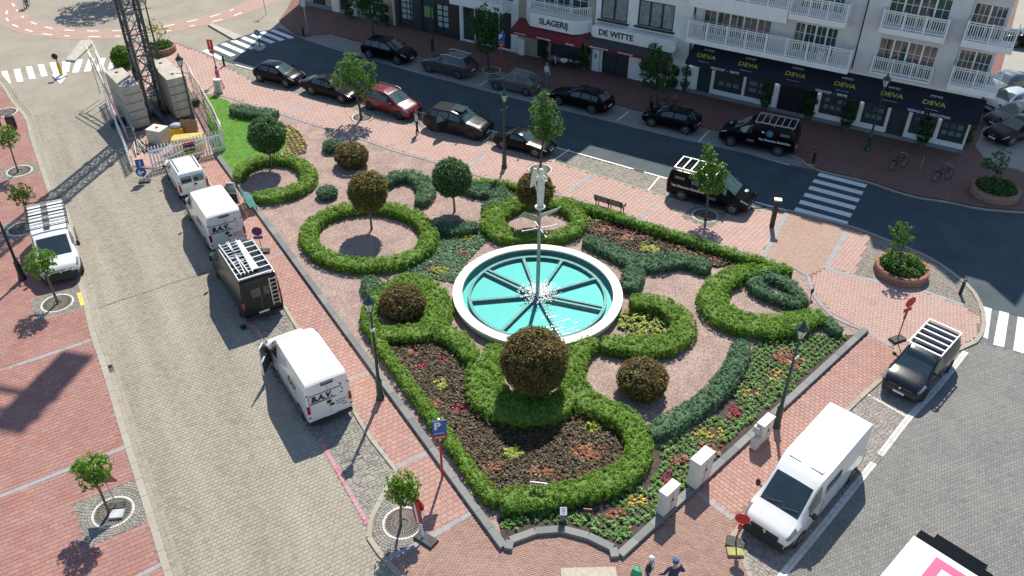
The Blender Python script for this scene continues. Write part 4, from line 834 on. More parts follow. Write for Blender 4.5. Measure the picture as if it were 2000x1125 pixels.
# the hedges' own ground stays free of bedding plants
for c, x, y in zip(cand, ex, ey):
    if y < 1000 and x < 1290 and y > 870 and x < 1262 - (y - 930) * .9 + 20 and y < 955: continue
    if x < 1440 and y < 815 and x < 1500 - (y - 660) * .55: continue
    if 960 < x < 1230 and y < 1003 and x < 1190: continue
    kd = 'green'
    for (k2, a, b_, rx, ry), wh_ in zip(PATCH_D, WHERE_D):
        if ((x - a) / rx) ** 2 + ((y - b_) / ry) ** 2 < 1: kd = (k2, wh_)
    used.setdefault(kd, []).append(c)
gp = used.pop('green')
gp.sort(key=lambda c: c[0] ** 2 + c[1] ** 2)
plants('green', gp[:300], 'small fresh green bedding plant in the rows along the right garden kerb', 'green bedding plants in rows')
for (kd, wh_), v in used.items(): plants(kd, v, col_name[kd] + ' bedding plant ' + wh_, kd + ' bedding plants ' + wh_)
if len(gp) > 300:
    V = []; Q = []; k = 0
    for c in gp[300:]:
        me = random.choice(pl['green']); v = np.empty(len(me.vertices) * 3); me.vertices.foreach_get('co', v); v = v.reshape(-1, 3) + np.array([c[0], c[1], ZG + .01]); V.append(v); Q.append(np.arange(len(v)).reshape(-1, 4) + k); k += len(v)
    tag(np_obj('green_bedding_plants', np.concatenate(V), np.concatenate(Q), MATS['green_plant_leaf']), 'further green bedding plants along the upper end of the right kerb', 'plants', kind='stuff')
# pale yellow bedding by the lawn
yb = [(548, 246), (566, 244), (585, 258), (600, 282), (598, 300), (580, 304), (552, 300), (562, 275)]; bed(yb)
P = WL(yb, ZG); ax2 = (W(598, 300, ZG) - W(566, 244, ZG)).normalized(); nx2 = Vector((ax2.y, -ax2.x, 0)); o1 = W(566, 244, ZG); pts = []
for i in range(-3, 26):
    for j in range(-12, 12):
        q = o1 + ax2 * (i * .3) + nx2 * (j * .32); pts.append((q.x + random.gauss(0, .03), q.y + random.gauss(0, .03)))
pts = np.array(pts); pts = pts[pip(P, pts)]; plants('yellow', pts[:300], 'pale yellow bedding plant in the crescent bed beside the lawn', 'yellow plants beside the lawn')

# ================================================================== FOUNTAIN
fc = W(1050, 568, .62); FO = empty('fountain_basin', (fc.x, fc.y, ZG - .02), 0, 'round white-rimmed fountain basin with turquoise water in the garden centre', 'fountain')
ZR = .62 - ZG + .02
m_rim = M('white_stone', (.70, .66, .57), .6, var=.1, scale=2.5, bump=.12, bscale=30)
m_teal = M('turquoise_tank', (.03, .42, .405), .5, var=.08, scale=1.5)
m_pipe = M('grey_green_pipe', (.12, .19, .20), .55, .2, var=.25, scale=6)
RO_, RI_ = 4.36, 3.87
def arc_block(r0, r1, z0, z1, t0, t1, n=5):
    mb = MB(); pts = []
    for k_ in range(n + 1):
        t = t0 + (t1 - t0) * k_ / n; pts.append((math.cos(t), math.sin(t)))
    poly = [(c * r1, s * r1) for c, s in pts] + [(c * r0, s * r0) for c, s in reversed(pts)]
    return mb.prism(poly, z0, z1)
me = arc_block(RI_, RO_, ZR - .12, ZR, 0, 2 * PI / 16 - .0012, 6).mesh('rim_stone'); me.materials.append(m_rim)
for i in range(16): inst('rim_stone', me, FO, (0, 0, 0), (0, 0, 2 * PI * i / 16))
MB().lathe([(4.2, 0), (4.24, .05), (4.26, ZR - .12)], 72, cap=False).build('outer_wall', M('cream_render', (.62, .58, .49), .8, var=.15, scale=3), FO, 40)
MB().lathe([(3.89, ZR - .12), (3.88, .06), (0, .06)], 72, cap=False).build('tank', m_teal, FO, 30)
wz = ZR - .1
mw, t, b = _new('pool_water')
b.inputs['Base Color'].default_value = (.75, 1, .98, 1); b.inputs['Roughness'].default_value = .02; b.inputs['IOR'].default_value = 1.33; b.inputs['Transmission Weight'].default_value = 1.0
g = t.nodes.new('ShaderNodeTexCoord'); wv = t.nodes.new('ShaderNodeTexWave'); wv.wave_type = 'RINGS'; wv.rings_direction = 'Z'; wv.inputs['Scale'].default_value = 1.3; wv.inputs['Distortion'].default_value = 3.0; wv.inputs['Detail'].default_value = 2; wv.inputs['Detail Scale'].default_value = 2
t.links.new(g.outputs['Object'], wv.inputs[0]); n_ = noise_node(t, 5, 3)
ad = t.nodes.new('ShaderNodeMath'); ad.operation = 'ADD'; t.links.new(wv.outputs['Fac'], ad.inputs[0]); t.links.new(n_.outputs[0], ad.inputs[1])
bp = t.nodes.new('ShaderNodeBump'); bp.inputs['Strength'].default_value = .16; bp.inputs['Distance'].default_value = .05; t.links.new(ad.outputs[0], bp.inputs['Height']); t.links.new(bp.outputs[0], b.inputs['Normal'])
# sunlight passes the thin water sheet: mix with clear
tr = t.nodes.new('ShaderNodeBsdfTransparent'); tr.inputs[0].default_value = (.78, 1.0, .98, 1); gl = t.nodes.new('ShaderNodeBsdfGlossy'); gl.inputs['Roughness'].default_value = .06; t.links.new(bp.outputs[0], gl.inputs['Normal'])
fr = t.nodes.new('ShaderNodeFresnel'); fr.inputs[0].default_value = 1.33; t.links.new(bp.outputs[0], fr.inputs['Normal'])
mx = t.nodes.new('ShaderNodeMixShader'); t.links.new(fr.outputs[0], mx.inputs[0]); t.links.new(tr.outputs[0], mx.inputs[1]); t.links.new(gl.outputs[0], mx.inputs[2]); t.links.new(mx.outputs[0], t.nodes['Material Output'].inputs[0])
MB().lathe([(0, wz), (1, wz), (2, wz), (3.87, wz)], 64, cap=False).build('water', mw, FO)
rr = 3.5
MB().lathe([(rr - .08, .12), (rr - .08, .26), (rr + .08, .26), (rr + .08, .12), (rr - .08, .12)], 64, cap=False).build('pipe_ring', m_pipe, FO, 30)
ce = Vector((fc.x, fc.y, 0))
for i, (px, py) in enumerate(((1178, 541), (1105, 500), (1017, 493), (942, 527), (928, 588), (992, 635), (1086, 642), (1168, 602))):
    q = W(px, py, .3) - ce; t_ = math.atan2(q.y, q.x); sp = MB()
    if i in (3, 7):
        for o_ in (-.14, .14):
            nxx = Vector((-math.sin(t_), math.cos(t_), 0)) * o_
            sp.bar(Vector((.5 * math.cos(t_), .5 * math.sin(t_), .19)) + nxx, Vector(((rr - .07) * math.cos(t_), (rr - .07) * math.sin(t_), .19)) + nxx, .13, .13)
    else: sp.bar((.3 * math.cos(t_), .3 * math.sin(t_), .19), ((rr - .07) * math.cos(t_), (rr - .07) * math.sin(t_), .19), .16, .14)
    sp.build('pipe_spoke', m_pipe, FO)
# foam of the jets round the pole
pf = []
for i in range(1300):
    r = abs(random.gauss(0, .62)); a = random.random() * 6.28
    if r > 1.15: continue
    pf.append((r * math.cos(a), r * math.sin(a), wz + .01))
pf = np.array(pf); pf[:, :2] += np.array([.1, .12]); n = len(pf); V, Q = leaf_quads(pf, np.tile(np.array([[0, 0, 1.]]), (n, 1)), .034, .4, .8)
tag(np_obj('foam', V, Q, M('foam_white', (.85, .87, .87), .6, var=.02), FO), kind='stuff')
# pole with weather vane and statue
pole_b = W(1048, 566, wz + ZG); PO = empty('statue_column', (fc.x, fc.y, ZG - .02), 0, 'grey-green pole with a wind vane carrying the white statue in the fountain', 'column')
def zat(base, py):
    lo, hi = 0, 40
    for _ in range(50):
        m = (lo + hi) / 2
        if proj([base[0], base[1], m])[1] > py: lo = m
        else: hi = m
    return lo
zt = zat(fc, 402) - (ZG - .02)
MB().tube([(0, 0, .02), (0, 0, zt - 1.2)], [.11, .085], 12).tube([(0, 0, zt - 1.2), (0, 0, zt - .12)], [.06, .06], 10).build('pole', M('verdigris_pole', (.30, .37, .34), .5, .3, var=.2, scale=4), PO, 40)
MB().lathe([(.05, zt - .14), (.24, zt - .1), (.26, zt - .03), (.22, zt)], 18).build('plinth_disc', m_rim, PO, 40)
mv = M('vane_bronze', (.33, .32, .22), .5, .3, var=.25, scale=5)
mb = MB(); mb.prism([(0, 0), (.7, .34), (.95, .1), (.62, -.02), (.0, -.3)], -.012, .012)
o = mb.build('vane_tail', mv, PO); o.rotation_euler = (R(90), 0, R(188)); o.location = (-.06, 0, zt - .62)
mb = MB(); mb.prism([(0, .1), (.75, .3), (1.0, .38), (.8, .16), (0, -.12)], -.012, .012); o = mb.build('vane_pointer', M('vane_silver', (.55, .56, .54), .4, .5), PO); o.rotation_euler = (R(90), 0, R(14)); o.location = (.06, 0, zt - .55)
mb = MB()
for a in (R(20), R(110), R(200), R(290)): mb.tube([(0, 0, zt - 1.25), (math.cos(a) * .85, math.sin(a) * .85, zt - 1.25)], .018, 6); mb.ball((math.cos(a) * .88, math.sin(a) * .88, zt - 1.25), .05, 6, 4)
mb.build('compass_arms', M('vane_silver', (.55, .56, .54)), PO, 40)
# ================================================================== VEHICLES
def paint(name, col, rough=.28, coat=.8, metal=0.0, dustf=.022, spec=.5):
    m, t, b = _new(name); b.inputs['Roughness'].default_value = rough; b.inputs['Coat Weight'].default_value = coat; b.inputs['Coat Roughness'].default_value = .05; b.inputs['Metallic'].default_value = metal
    n = noise_node(t, 1.6, 4); n2 = noise_node(t, 25, 3)
    mr = t.nodes.new('ShaderNodeMapRange'); mr.inputs[3].default_value = .9; mr.inputs[4].default_value = 1.06; t.links.new(n.outputs[0], mr.inputs[0])
    vm = t.nodes.new('ShaderNodeVectorMath'); vm.operation = 'SCALE'; vm.inputs[0].default_value = col; t.links.new(mr.outputs[0], vm.inputs['Scale'])
    dust = t.nodes.new('ShaderNodeMapRange'); dust.inputs[1].default_value = .45; dust.inputs[2].default_value = .8; dust.inputs[4].default_value = dustf; b.inputs['Specular IOR Level'].default_value = spec; t.links.new(n2.outputs[0], dust.inputs[0])
    c = mixc(t, dust.outputs[0], vm.outputs[0], (.30, .28, .25, 1)); t.links.new(c, b.inputs['Base Color'])
    r2 = t.nodes.new('ShaderNodeMapRange'); r2.inputs[3].default_value = rough * .8; r2.inputs[4].default_value = rough * 1.4; t.links.new(n2.outputs[0], r2.inputs[0]); t.links.new(r2.outputs[0], b.inputs['Roughness'])
    return m
pw = paint('white_car_paint', (.78, .77, .74)); pk = paint('black_car_paint', (.004, .005, .007), .2, .0, 0, .003, .13); pgr = paint('grey_car_paint', (.018, .019, .02), .25, .05, 0, .006, .25)
pred = paint('red_car_paint', (.16, .004, .014), .25, .5, 0, .01); pdg = paint('dark_green_van_paint', (.012, .015, .014), .28, .1, 0, .006, .35); psil = paint('silver_beige_paint', (.14, .135, .12), metal=.3)
pblu = paint('dark_blue_paint', (.008, .010, .018), .22, .2, 0, .006, .4); plg = paint('light_grey_paint', (.42, .43, .43), metal=.4); pmid = paint('mid_grey_paint', (.085, .09, .095), metal=.4)
m_glass = glass_mat('car_glass', (.012, .022, .026)); m_glassg = glass_mat('tinted_windscreen', (.02, .045, .05))
m_tyre = M('tyre_rubber', (.018, .018, .018), .85, var=.3, scale=20); m_rimm = M('alloy', (.42, .42, .42), .35, .8, var=.1); m_rimd = M('dark_alloy', (.10, .10, .10), .4, .6, var=.1)
m_plas = M('black_plastic', (.022, .022, .023), .65, var=.2); m_alu = M('aluminium_rack', (.66, .66, .65), .38, .7, var=.1); m_hl = glass_mat('headlight_glass', (.11, .12, .13), .08)
m_tl = M('tail_light_red', (.34, .01, .012), .2, var=.1, coat=.6); m_plate = M('number_plate', (.75, .75, .72), .5, var=.05); m_chrome = M('chrome', (.7, .7, .7), .12, 1.0, var=.03)
m_seat = M('cabin_dark', (.03, .03, .03), .8)
KINDS = dict(
 hatch=dict(L=4.0, W=1.74, wb=2.54, fo=.8, r=.31, xf=[0, .06, .35, 1.0, 1.78, 2.4, 3.3, 3.82, 3.95, 4.0], zt=[.60, .72, .86, 1.02, 1.41, 1.46, 1.40, 1.04, .90, .62], zb=[.56, .66, .78, .91, .94, .96, .99, .99, .86, .58],
   w=[.66, .79, .85, .87, .87, .87, .87, .85, .81, .76], wt=[.58, .68, .74, .74, .60, .58, .57, .64, .66, .66], ws=(1.0, 1.78), rw=(3.35, 3.8), sw=[(1.45, 2.3), (2.4, 3.3)], hl=(.06, .5)),
 mpv=dict(L=4.6, W=1.86, wb=2.80, fo=.9, r=.34, xf=[0, .07, .35, 1.05, 2.0, 2.7, 4.0, 4.42, 4.55, 4.6], zt=[.66, .80, .95, 1.10, 1.56, 1.65, 1.58, 1.12, .95, .66], zb=[.62, .72, .84, .96, .99, 1.02, 1.06, 1.06, .92, .62],
   w=[.70, .84, .91, .93, .93, .93, .93, .91, .86, .80], wt=[.62, .72, .80, .80, .66, .64, .62, .70, .70, .68], ws=(1.05, 2.0), rw=(4.02, 4.4), sw=[(1.55, 2.6), (2.7, 3.45), (3.52, 4.05)], hl=(.06, .5)),
 sedan=dict(L=4.95, W=1.88, wb=2.91, fo=.93, r=.34, xf=[0, .07, .4, 1.45, 2.25, 2.8, 3.5, 4.3, 4.85, 4.95], zt=[.58, .70, .82, .97, 1.38, 1.45, 1.37, 1.04, .96, .62], zb=[.54, .64, .76, .90, .93, .95, .97, .97, .90, .58],
   w=[.70, .84, .91, .94, .94, .94, .94, .93, .88, .80], wt=[.60, .72, .80, .80, .62, .60, .60, .72, .74, .70], ws=(1.45, 2.25), rw=(3.5, 4.25), sw=[(1.95, 2.85), (2.93, 3.75)], hl=(.06, .55)),
 roadster=dict(L=4.13, W=1.81, wb=2.43, fo=.82, r=.33, xf=[0, .06, .4, 1.45, 2.0, 2.35, 2.75, 3.35, 4.02, 4.13], zt=[.56, .68, .80, .93, 1.24, 1.29, 1.24, .98, .90, .60], zb=[.52, .62, .74, .87, .90, .92, .93, .93, .86, .56],
   w=[.68, .82, .88, .90, .90, .90, .90, .90, .86, .78], wt=[.58, .70, .77, .77, .62, .60, .60, .72, .74, .68], ws=(1.45, 2.0), rw=(2.76, 3.3), sw=[(1.75, 2.75)], hl=(.06, .5)),
 suv=dict(L=4.8, W=1.94, wb=2.915, fo=.9, r=.38, xf=[0, .06, .3, 1.3, 2.0, 2.6, 4.1, 4.6, 4.74, 4.8], zt=[.82, .95, 1.05, 1.18, 1.63, 1.74, 1.68, 1.20, 1.05, .70], zb=[.76, .86, .97, 1.06, 1.09, 1.11, 1.14, 1.14, 1.0, .66],
   w=[.80, .90, .96, .97, .97, .97, .97, .95, .91, .86], wt=[.74, .82, .86, .86, .70, .70, .68, .74, .76, .74], ws=(1.3, 2.0), rw=(4.12, 4.55), sw=[(1.75, 2.6), (2.7, 3.5), (3.58, 4.1)], hl=(.05, .4)),
 estate=dict(L=4.75, W=1.85, wb=2.8, fo=.9, r=.33, xf=[0, .07, .4, 1.35, 2.1, 2.7, 4.0, 4.5, 4.68, 4.75], zt=[.58, .70, .83, .98, 1.38, 1.46, 1.40, 1.02, .92, .62], zb=[.54, .64, .76, .90, .93, .95, .98, .98, .88, .58],
   w=[.70, .83, .90, .92, .92, .92, .92, .90, .86, .8], wt=[.6, .72, .79, .79, .62, .60, .60, .68, .70, .68], ws=(1.35, 2.1), rw=(4.02, 4.48), sw=[(1.85, 2.65), (2.75, 3.5), (3.58, 4.05)], hl=(.06, .5)),
 kangoo=dict(L=4.28, W=1.83, wb=2.75, fo=.82, r=.32, xf=[0, .06, .3, .95, 1.75, 2.2, 4.1, 4.22, 4.26, 4.28], zt=[.74, .90, 1.02, 1.16, 1.70, 1.80, 1.80, 1.72, 1.4, 1.0], zb=[.70, .82, .92, 1.03, 1.06, 1.08, 1.08, 1.08, 1.06, .9],
   w=[.72, .84, .90, .915, .915, .915, .915, .90, .885, .87], wt=[.64, .74, .80, .80, .72, .72, .73, .74, .80, .84], ws=(.95, 1.75), rw=None, sw=[(1.4, 2.2)], hl=(.05, .55)),
 trafic=dict(L=5.1, W=1.95, wb=3.2, fo=.9, r=.33, xf=[0, .07, .3, .9, 1.85, 2.2, 4.85, 5.0, 5.07, 5.1], zt=[.78, .95, 1.06, 1.24, 1.84, 1.93, 1.95, 1.9, 1.5, 1.0], zb=[.74, .86, .96, 1.10, 1.14, 1.15, 1.16, 1.16, 1.14, .95],
   w=[.76, .88, .95, .975, .975, .975, .975, .97, .955, .94], wt=[.68, .78, .84, .84, .78, .80, .82, .83, .88, .9], ws=(.9, 1.85), rw=None, sw=[(1.4, 2.2)], hl=(.05, .5)),
 big=dict(L=6.0, W=2.05, wb=4.03, fo=.95, r=.35, xf=[0, .07, .32, .82, 1.75, 2.15, 2.6, 5.86, 5.96, 6.0], zt=[.88, 1.04, 1.16, 1.36, 2.22, 2.42, 2.50, 2.54, 2.48, 2.40], zb=[.78, .92, 1.02, 1.22, 1.26, 1.27, 1.27, 1.27, 1.27, 1.25],
   w=[.82, .93, .99, 1.02, 1.02, 1.02, 1.02, 1.02, 1.01, 1.0], wt=[.74, .82, .86, .86, .82, .86, .89, .90, .90, .90], ws=(.82, 1.75), rw=None, sw=[(1.3, 2.15)], hl=(.06, .55)),
)
_wheels = {}
def wheel_meshes(r, style):
    if (r, style) in _wheels: return _wheels[(r, style)]
    ty = MB().lathe([(r * .62, -.10), (r * .93, -.11), (r, -.075), (r, .075), (r * .93, .11), (r * .62, .10)], 24, axis='y'); me = ty.mesh('wheel'); me.materials.append(m_tyre); me.shade_smooth()
    rm = MB(); 
    n = 5 if style != 'steel' else 8; rm.lathe([(r * .66, -.02), (r * .66, .092), (r * .58, .098), (r * .58, -.02)], 24, axis='y', cap=False)
    rm.lathe([(r * .16, .03), (r * .14, .09), (.01, .095)], 12, axis='y', cap=False)
    for i in range(n):
        t = 2 * PI * i / n; rm.bar((r * .1 * math.cos(t), .082, r * .1 * math.sin(t)), (r * .62 * math.cos(t), .082, r * .62 * math.sin(t)), .03, r * (.16 if n == 5 else .1), upref=(0, 1, 0))
    m2 = rm.mesh('rim'); m2.materials.append(m_rimd if style == 'dark' else m_rimm)
    dk = MB().lathe([(r * .62, .0), (.001, .0)], 20, axis='y', cap=False).mesh('brake_disc'); dk.materials.append(m_plas)
    _wheels[(r, style)] = (me, m2, dk); return _wheels[(r, style)]
def loft_vehicle(kind, name, body, label, cat, group=None, style='alloy', glass=None, dark_low=False, lenscale=1.0, wheels='both', hscale=1.0):
    K = KINDS[kind]; L = K['L'] * lenscale; xs0 = np.array(K['xf']); ext = L - K['L']
    mid = xs0 > K['L'] * .55; xf = xs0 + np.where(mid, ext, 0)
    gx = np.arange(-.3, L + .3, .01); sg = np.exp(-.5 * (np.arange(-20, 21) * .01 / .05) ** 2); sg /= sg.sum()
    def sm(v): return np.convolve(np.pad(np.interp(gx, xf, v), 20, mode='edge'), sg, 'valid')
    hz = lambda v: np.where(np.array(v) > 1.0, 1.0 + (np.array(v) - 1.0) * hscale, v)
    A = {k_: sm(hz(K[k_]) if k_ in ('zt',) else K[k_]) for k_ in ('zt', 'zb', 'w', 'wt')}
    sw = [(a + (ext if a > K['L'] * .55 else 0), b + (ext if b > K['L'] * .55 else 0)) for a, b in K['sw']]; rw = K['rw'] and (K['rw'][0] + ext, K['rw'][1] + ext); ws = K['ws']; hl = K['hl']
    st = set(np.round(np.linspace(0, L, 26), 3)) | {round(v, 3) for p in sw for v in p} | {round(v, 3) for v in ws} | {round(v, 3) for v in hl} | {.02, .05, .1, .18, L - .02, L - .05, L - .1}
    if rw: st |= {round(v, 3) for v in rw}
    st = np.array(sorted(st)); st = st[np.r_[True, np.diff(st) > .012]]
    # keep exact window limits
    g = lambda k_, x: np.interp(x, gx, A[k_])
    van = kind in ('big', 'trafic', 'kangoo'); half = 10; V = []
    for x in st:
        zt, zb, w, wt = g('zt', x), g('zb', x), g('w', x), g('wt', x); e = min(x, L - x); zs = .22 + .10 * max(0, 1 - e / .5); zb = min(zb, zt - .03); crown = (.05 if not van else .035)
        p = [(w * .90, zs), (w * .985, zs + .14), (w, zs + (zb - zs) * .62), (w * .985, zb)]
        p4 = (min(wt, w * .97), zt - crown); p3 = p[3]
        for f in (.14, .86, 1.0): p.append((p3[0] + (p4[0] - p3[0]) * f + (.015 if f < .99 else 0), p3[1] + (p4[1] - p3[1]) * f))
        p += [(p4[0] * .90, zt - crown * .55), (p4[0] * .55, zt - crown * .15), (0, zt)]
        for (y, z) in p: V.append((L / 2 - x, y, z))
        for (y, z) in reversed(p[:-1]): V.append((L / 2 - x, -y, z))
    nr = 2 * half - 1; groups = {}
    def put(gname, f): groups.setdefault(gname, []).append(f)
    for i in range(len(st) - 1):
        xm = (st[i] + st[i + 1]) / 2
        for r in range(nr - 1):
            rr_ = r if r < half - 1 else nr - 2 - r; side = 0 if r < half - 1 else 1; gn = 'body'
            if rr_ >= 7 and ws[0] < xm < ws[1]: gn = 'windscreen'
            elif rr_ >= 7 and rw and rw[0] < xm < rw[1]: gn = 'rear_window'
            elif rr_ == 4:
                for q, (a, b_) in enumerate(sw):
                    if a < xm < b_: gn = ('side_window', q, side)
            elif rr_ in (3, 4, 5) and False: pass
            if rr_ in (2, 3, 4, 5) and hl[0] < xm < hl[1] and rr_ >= (3 if not van else 3) and gn == 'body': gn = ('headlight', side)
            if rr_ <= 0 or (rr_ <= 1 and dark_low and (xm < .5 or xm > L - .3)): gn = 'sill_trim'
            put(gn, (i * nr + r, i * nr + r + 1, (i + 1) * nr + r + 1, (i + 1) * nr + r))
    put('body', tuple(range(nr))); put('body', tuple(reversed(range((len(st) - 1) * nr, len(st) * nr))))
    n_ = len(st); 
    for i in range(n_ - 1): put('sill_trim', (i * nr, (i + 1) * nr, (i + 1) * nr + nr - 1, i * nr + nr - 1))
    root = empty(name, (0, 0, 0), 0, label, cat, group); gm = glass or m_glass
    mt = {'body': body, 'sill_trim': m_plas if (dark_low or van) else body, 'windscreen': gm, 'rear_window': m_glass}
    for gn, fs in groups.items():
        key = gn if isinstance(gn, str) else gn[0]; idx = sorted({i for f in fs for i in f}); mp = {a: b_ for b_, a in enumerate(idx)}
        mb = MB(); mb.v = [V[i] for i in idx]; mb.f = [tuple(mp[i] for i in f) for f in fs]
        o = mb.build(key, mt.get(key, m_hl if key == 'headlight' else m_glass), root, 34)
    W2 = K['W'] / 2
    # wheels
    fo = K['fo']; wb_ = K['wb'] + ext; r = K['r']; tm, rmm, dk = wheel_meshes(r, style)
    for xw in (fo, fo + wb_):
        for s in (-1, 1):
            yw = g('w', xw) - .085
            o = inst('wheel', tm, root, (L / 2 - xw, s * yw, r), (0, 0, 0 if s > 0 else PI)); inst('rim', rmm, o, (0, .012, 0)); inst('brake_disc', dk, o, (0, .03, 0))
            MB().lathe([(r * 1.17, s * (g('w', xw) - .16)), (r * 1.17, s * (g('w', xw) + .003)), (r * 1.02, s * (g('w', xw) + .003))], 22, c=(L / 2 - xw, 0, r), axis='y', cap=False).build('wheel_arch', m_plas, root, 40)
            MB().lathe([(r * 1.15, s * (g('w', xw) + .002)), (.001, s * (g('w', xw) + .002))], 22, c=(L / 2 - xw, 0, r), axis='y', cap=False).build('wheel_well', M('wheel_well_black', (.008, .008, .008), .9), root)
    # mirrors
    xm_ = ws[0] + (.42 if not van else .5)
    for s in (-1, 1):
        y0 = g('w', xm_); zz = g('zb', xm_) + (.06 if not van else .1); hgt = .17 if kind != 'big' else .34
        MB().bar((L / 2 - xm_, s * (y0 - .06), zz), (L / 2 - xm_, s * (y0 + .08), zz + .02), .05, .05).ball((L / 2 - xm_, s * (y0 + .14), zz + hgt * .3), (.07, .1, hgt * .55), 10, 7).build('mirror', body if not van else m_plas, root, 50)
    # plates, grille, tail lights
    MB().box((L / 2 + .012, 0, .46), (.02, .52, .11)).build('number_plate', m_plate, root); MB().box((-L / 2 - .012, 0, .62 if not van else .5), (.02, .52, .11)).build('number_plate', m_plate, root)
    MB().box((L / 2 + .004, 0, .62 if not van else .7), (.02, 1.0, .12 if not van else .16)).build('grille', m_plas, root); MB().lathe([(.05, 0), (.05, .02), (.001, .025)], 10, c=(L / 2 + .012, 0, .64 if not van else .74), axis='x').build('emblem', m_chrome, root)
    zr = g('zb', L - .1)
    for s in (-1, 1):
        if van: MB().box((-L / 2 - .0, s * (g('w', L - .02) - .075), zr - .13), (.06, .13, .5 if kind != 'big' else .42)).build('tail_light', m_tl, root)
        else: MB().box((-L / 2 + .06, s * (g('w', L - .08) - .13), zr - .13), (.10, .27, .16)).build('tail_light', m_tl, root)
    if dark_low:
        for xb, sx in ((L / 2 - .03, 1), (-L / 2 + .02, 1)): MB().box((xb, 0, .47), (.13, g('w', .06) * 1.86, .42), 0, .97).build('bumper', m_plas, root)
    return root, dict(L=L, W=K['W'], g=g, wb=wb_, fo=fo)
def place_side(root, info, rear_px, front_px, near, z=0.0, hd=None):
    "near: which side of the vehicle (+1 left, -1 right) stands on the two wheel pixels"
    a, b = W(rear_px[0], rear_px[1], z), W(front_px[0], front_px[1], z); h = heading(a, b) if hd is None else hd; mid = (a + b) / 2; d = Vector((math.cos(h), math.sin(h), 0)); n = Vector((-d.y, d.x, 0))
    L = info['L']; off = L / 2 - (info['fo'] + info['wb'] / 2)     # centre of wheelbase relative to body centre
    p = mid - n * near * (info['W'] / 2 - .06) - d * off
    root.location = (p.x, p.y, z); root.rotation_euler = (0, 0, h)
def place_rear(root, info, px1, px2, hd, zb=.35, z=0.0):
    a, b = W(px1[0], px1[1], z + zb), W(px2[0], px2[1], z + zb); mid = (a + b) / 2; d = Vector((math.cos(hd), math.sin(hd), 0)); p = mid + d * (info['L'] / 2); root.location = (p.x, p.y, z); root.rotation_euler = (0, 0, hd)
def place_front(root, info, px1, px2, hd, zb=.35, z=0.0):
    a, b = W(px1[0], px1[1], z + zb), W(px2[0], px2[1], z + zb); mid = (a + b) / 2; d = Vector((math.cos(hd), math.sin(hd), 0)); p = mid - d * (info['L'] / 2); root.location = (p.x, p.y, z); root.rotation_euler = (0, 0, hd)
def roof_rack(root, info, x0, x1, zr, wd_, nb, mat, raise_=.12, rails=True, bw=.07):
    L = info['L']; mb = MB(); z = zr + raise_
    for s in (-1, 1): mb.bar((L / 2 - x0, s * wd_, z), (L / 2 - x1, s * wd_, z), .05, .07)
    o = mb.build('rack_rails', mat, root)
    for i in range(nb):
        x = x0 + .04 + (x1 - x0 - .08) * i / (nb - 1); MB().bar((L / 2 - x, -wd_, z + .005), (L / 2 - x, wd_, z + .005), bw, .04).build('rack_bar', mat, root)
    mb = MB()
    for x in (x0 + .15, (x0 + x1) / 2, x1 - .15):
        for s in (-1, 1): mb.bar((L / 2 - x, s * wd_, zr - .06), (L / 2 - x, s * wd_, z), .04, .04)
    mb.build('rack_feet', mat, root)
def rear_doors(root, info, seam=True, win=False, z0=.45, z1=2.2):
    L = info['L']; x = -L / 2 - .012
    MB().bar((x + .008, 0, z0), (x + .008, 0, z1), .012, .01).build('door_seam', M('seam_grey', (.22, .22, .22), .7), root)
    MB().box((-L / 2 - .03, 0, .36), (.12, info['W'] * .93, .18)).build('rear_bumper', m_plas, root)
    MB().box((x - .006, -.12, 1.02), (.03, .18, .1)).build('door_handle', m_plas, root)
    for s in (-1, 1):
        for z in (.7, 1.3, 1.95): MB().box((x, s * (info['W'] / 2 - .1), z), (.03, .09, .05)).build('hinge', m_plas, root)
def open_door(root, info, x, s, ang, mat, ln=.95, z0=.45, zb=1.2, z1=1.75, w=.04):
    "front or side door standing open, hinged at its front edge; s = +1 left"
    L = info['L']; y = s * info['g']('w', x)
    h = MB(); h.box((-ln / 2, 0, (z0 + zb) / 2), (ln, .07, zb - z0)); h.bar((-ln + .03, 0, zb), (-ln + .12, 0, z1), .05, .05).bar((-ln + .12, 0, z1), (-.45, 0, z1 - .02), .05, .05).bar((-.45, 0, z1 - .02), (-.02, 0, zb), .05, .05)
    o = h.build('open_door', mat, root); o.location = (L / 2 - x, y, 0); o.rotation_euler = (0, 0, -s * ang)
    MB().poly([(-ln + .05, 0, zb), (-.06, 0, zb), (-.46, 0, z1 - .04), (-ln + .13, 0, z1 - .03)]).build('door_window', glass_mat('clear_door_glass', (.10, .14, .14)) if 'clear_door_glass' not in MATS else MATS['clear_door_glass'], o)
    MB().box((-ln / 2, -s * .045, (z0 + zb) / 2), (ln * .85, .03, (zb - z0) * .85)).build('door_lining', m_plas, o)
HL = heading(W(691, 800), W(579, 635))
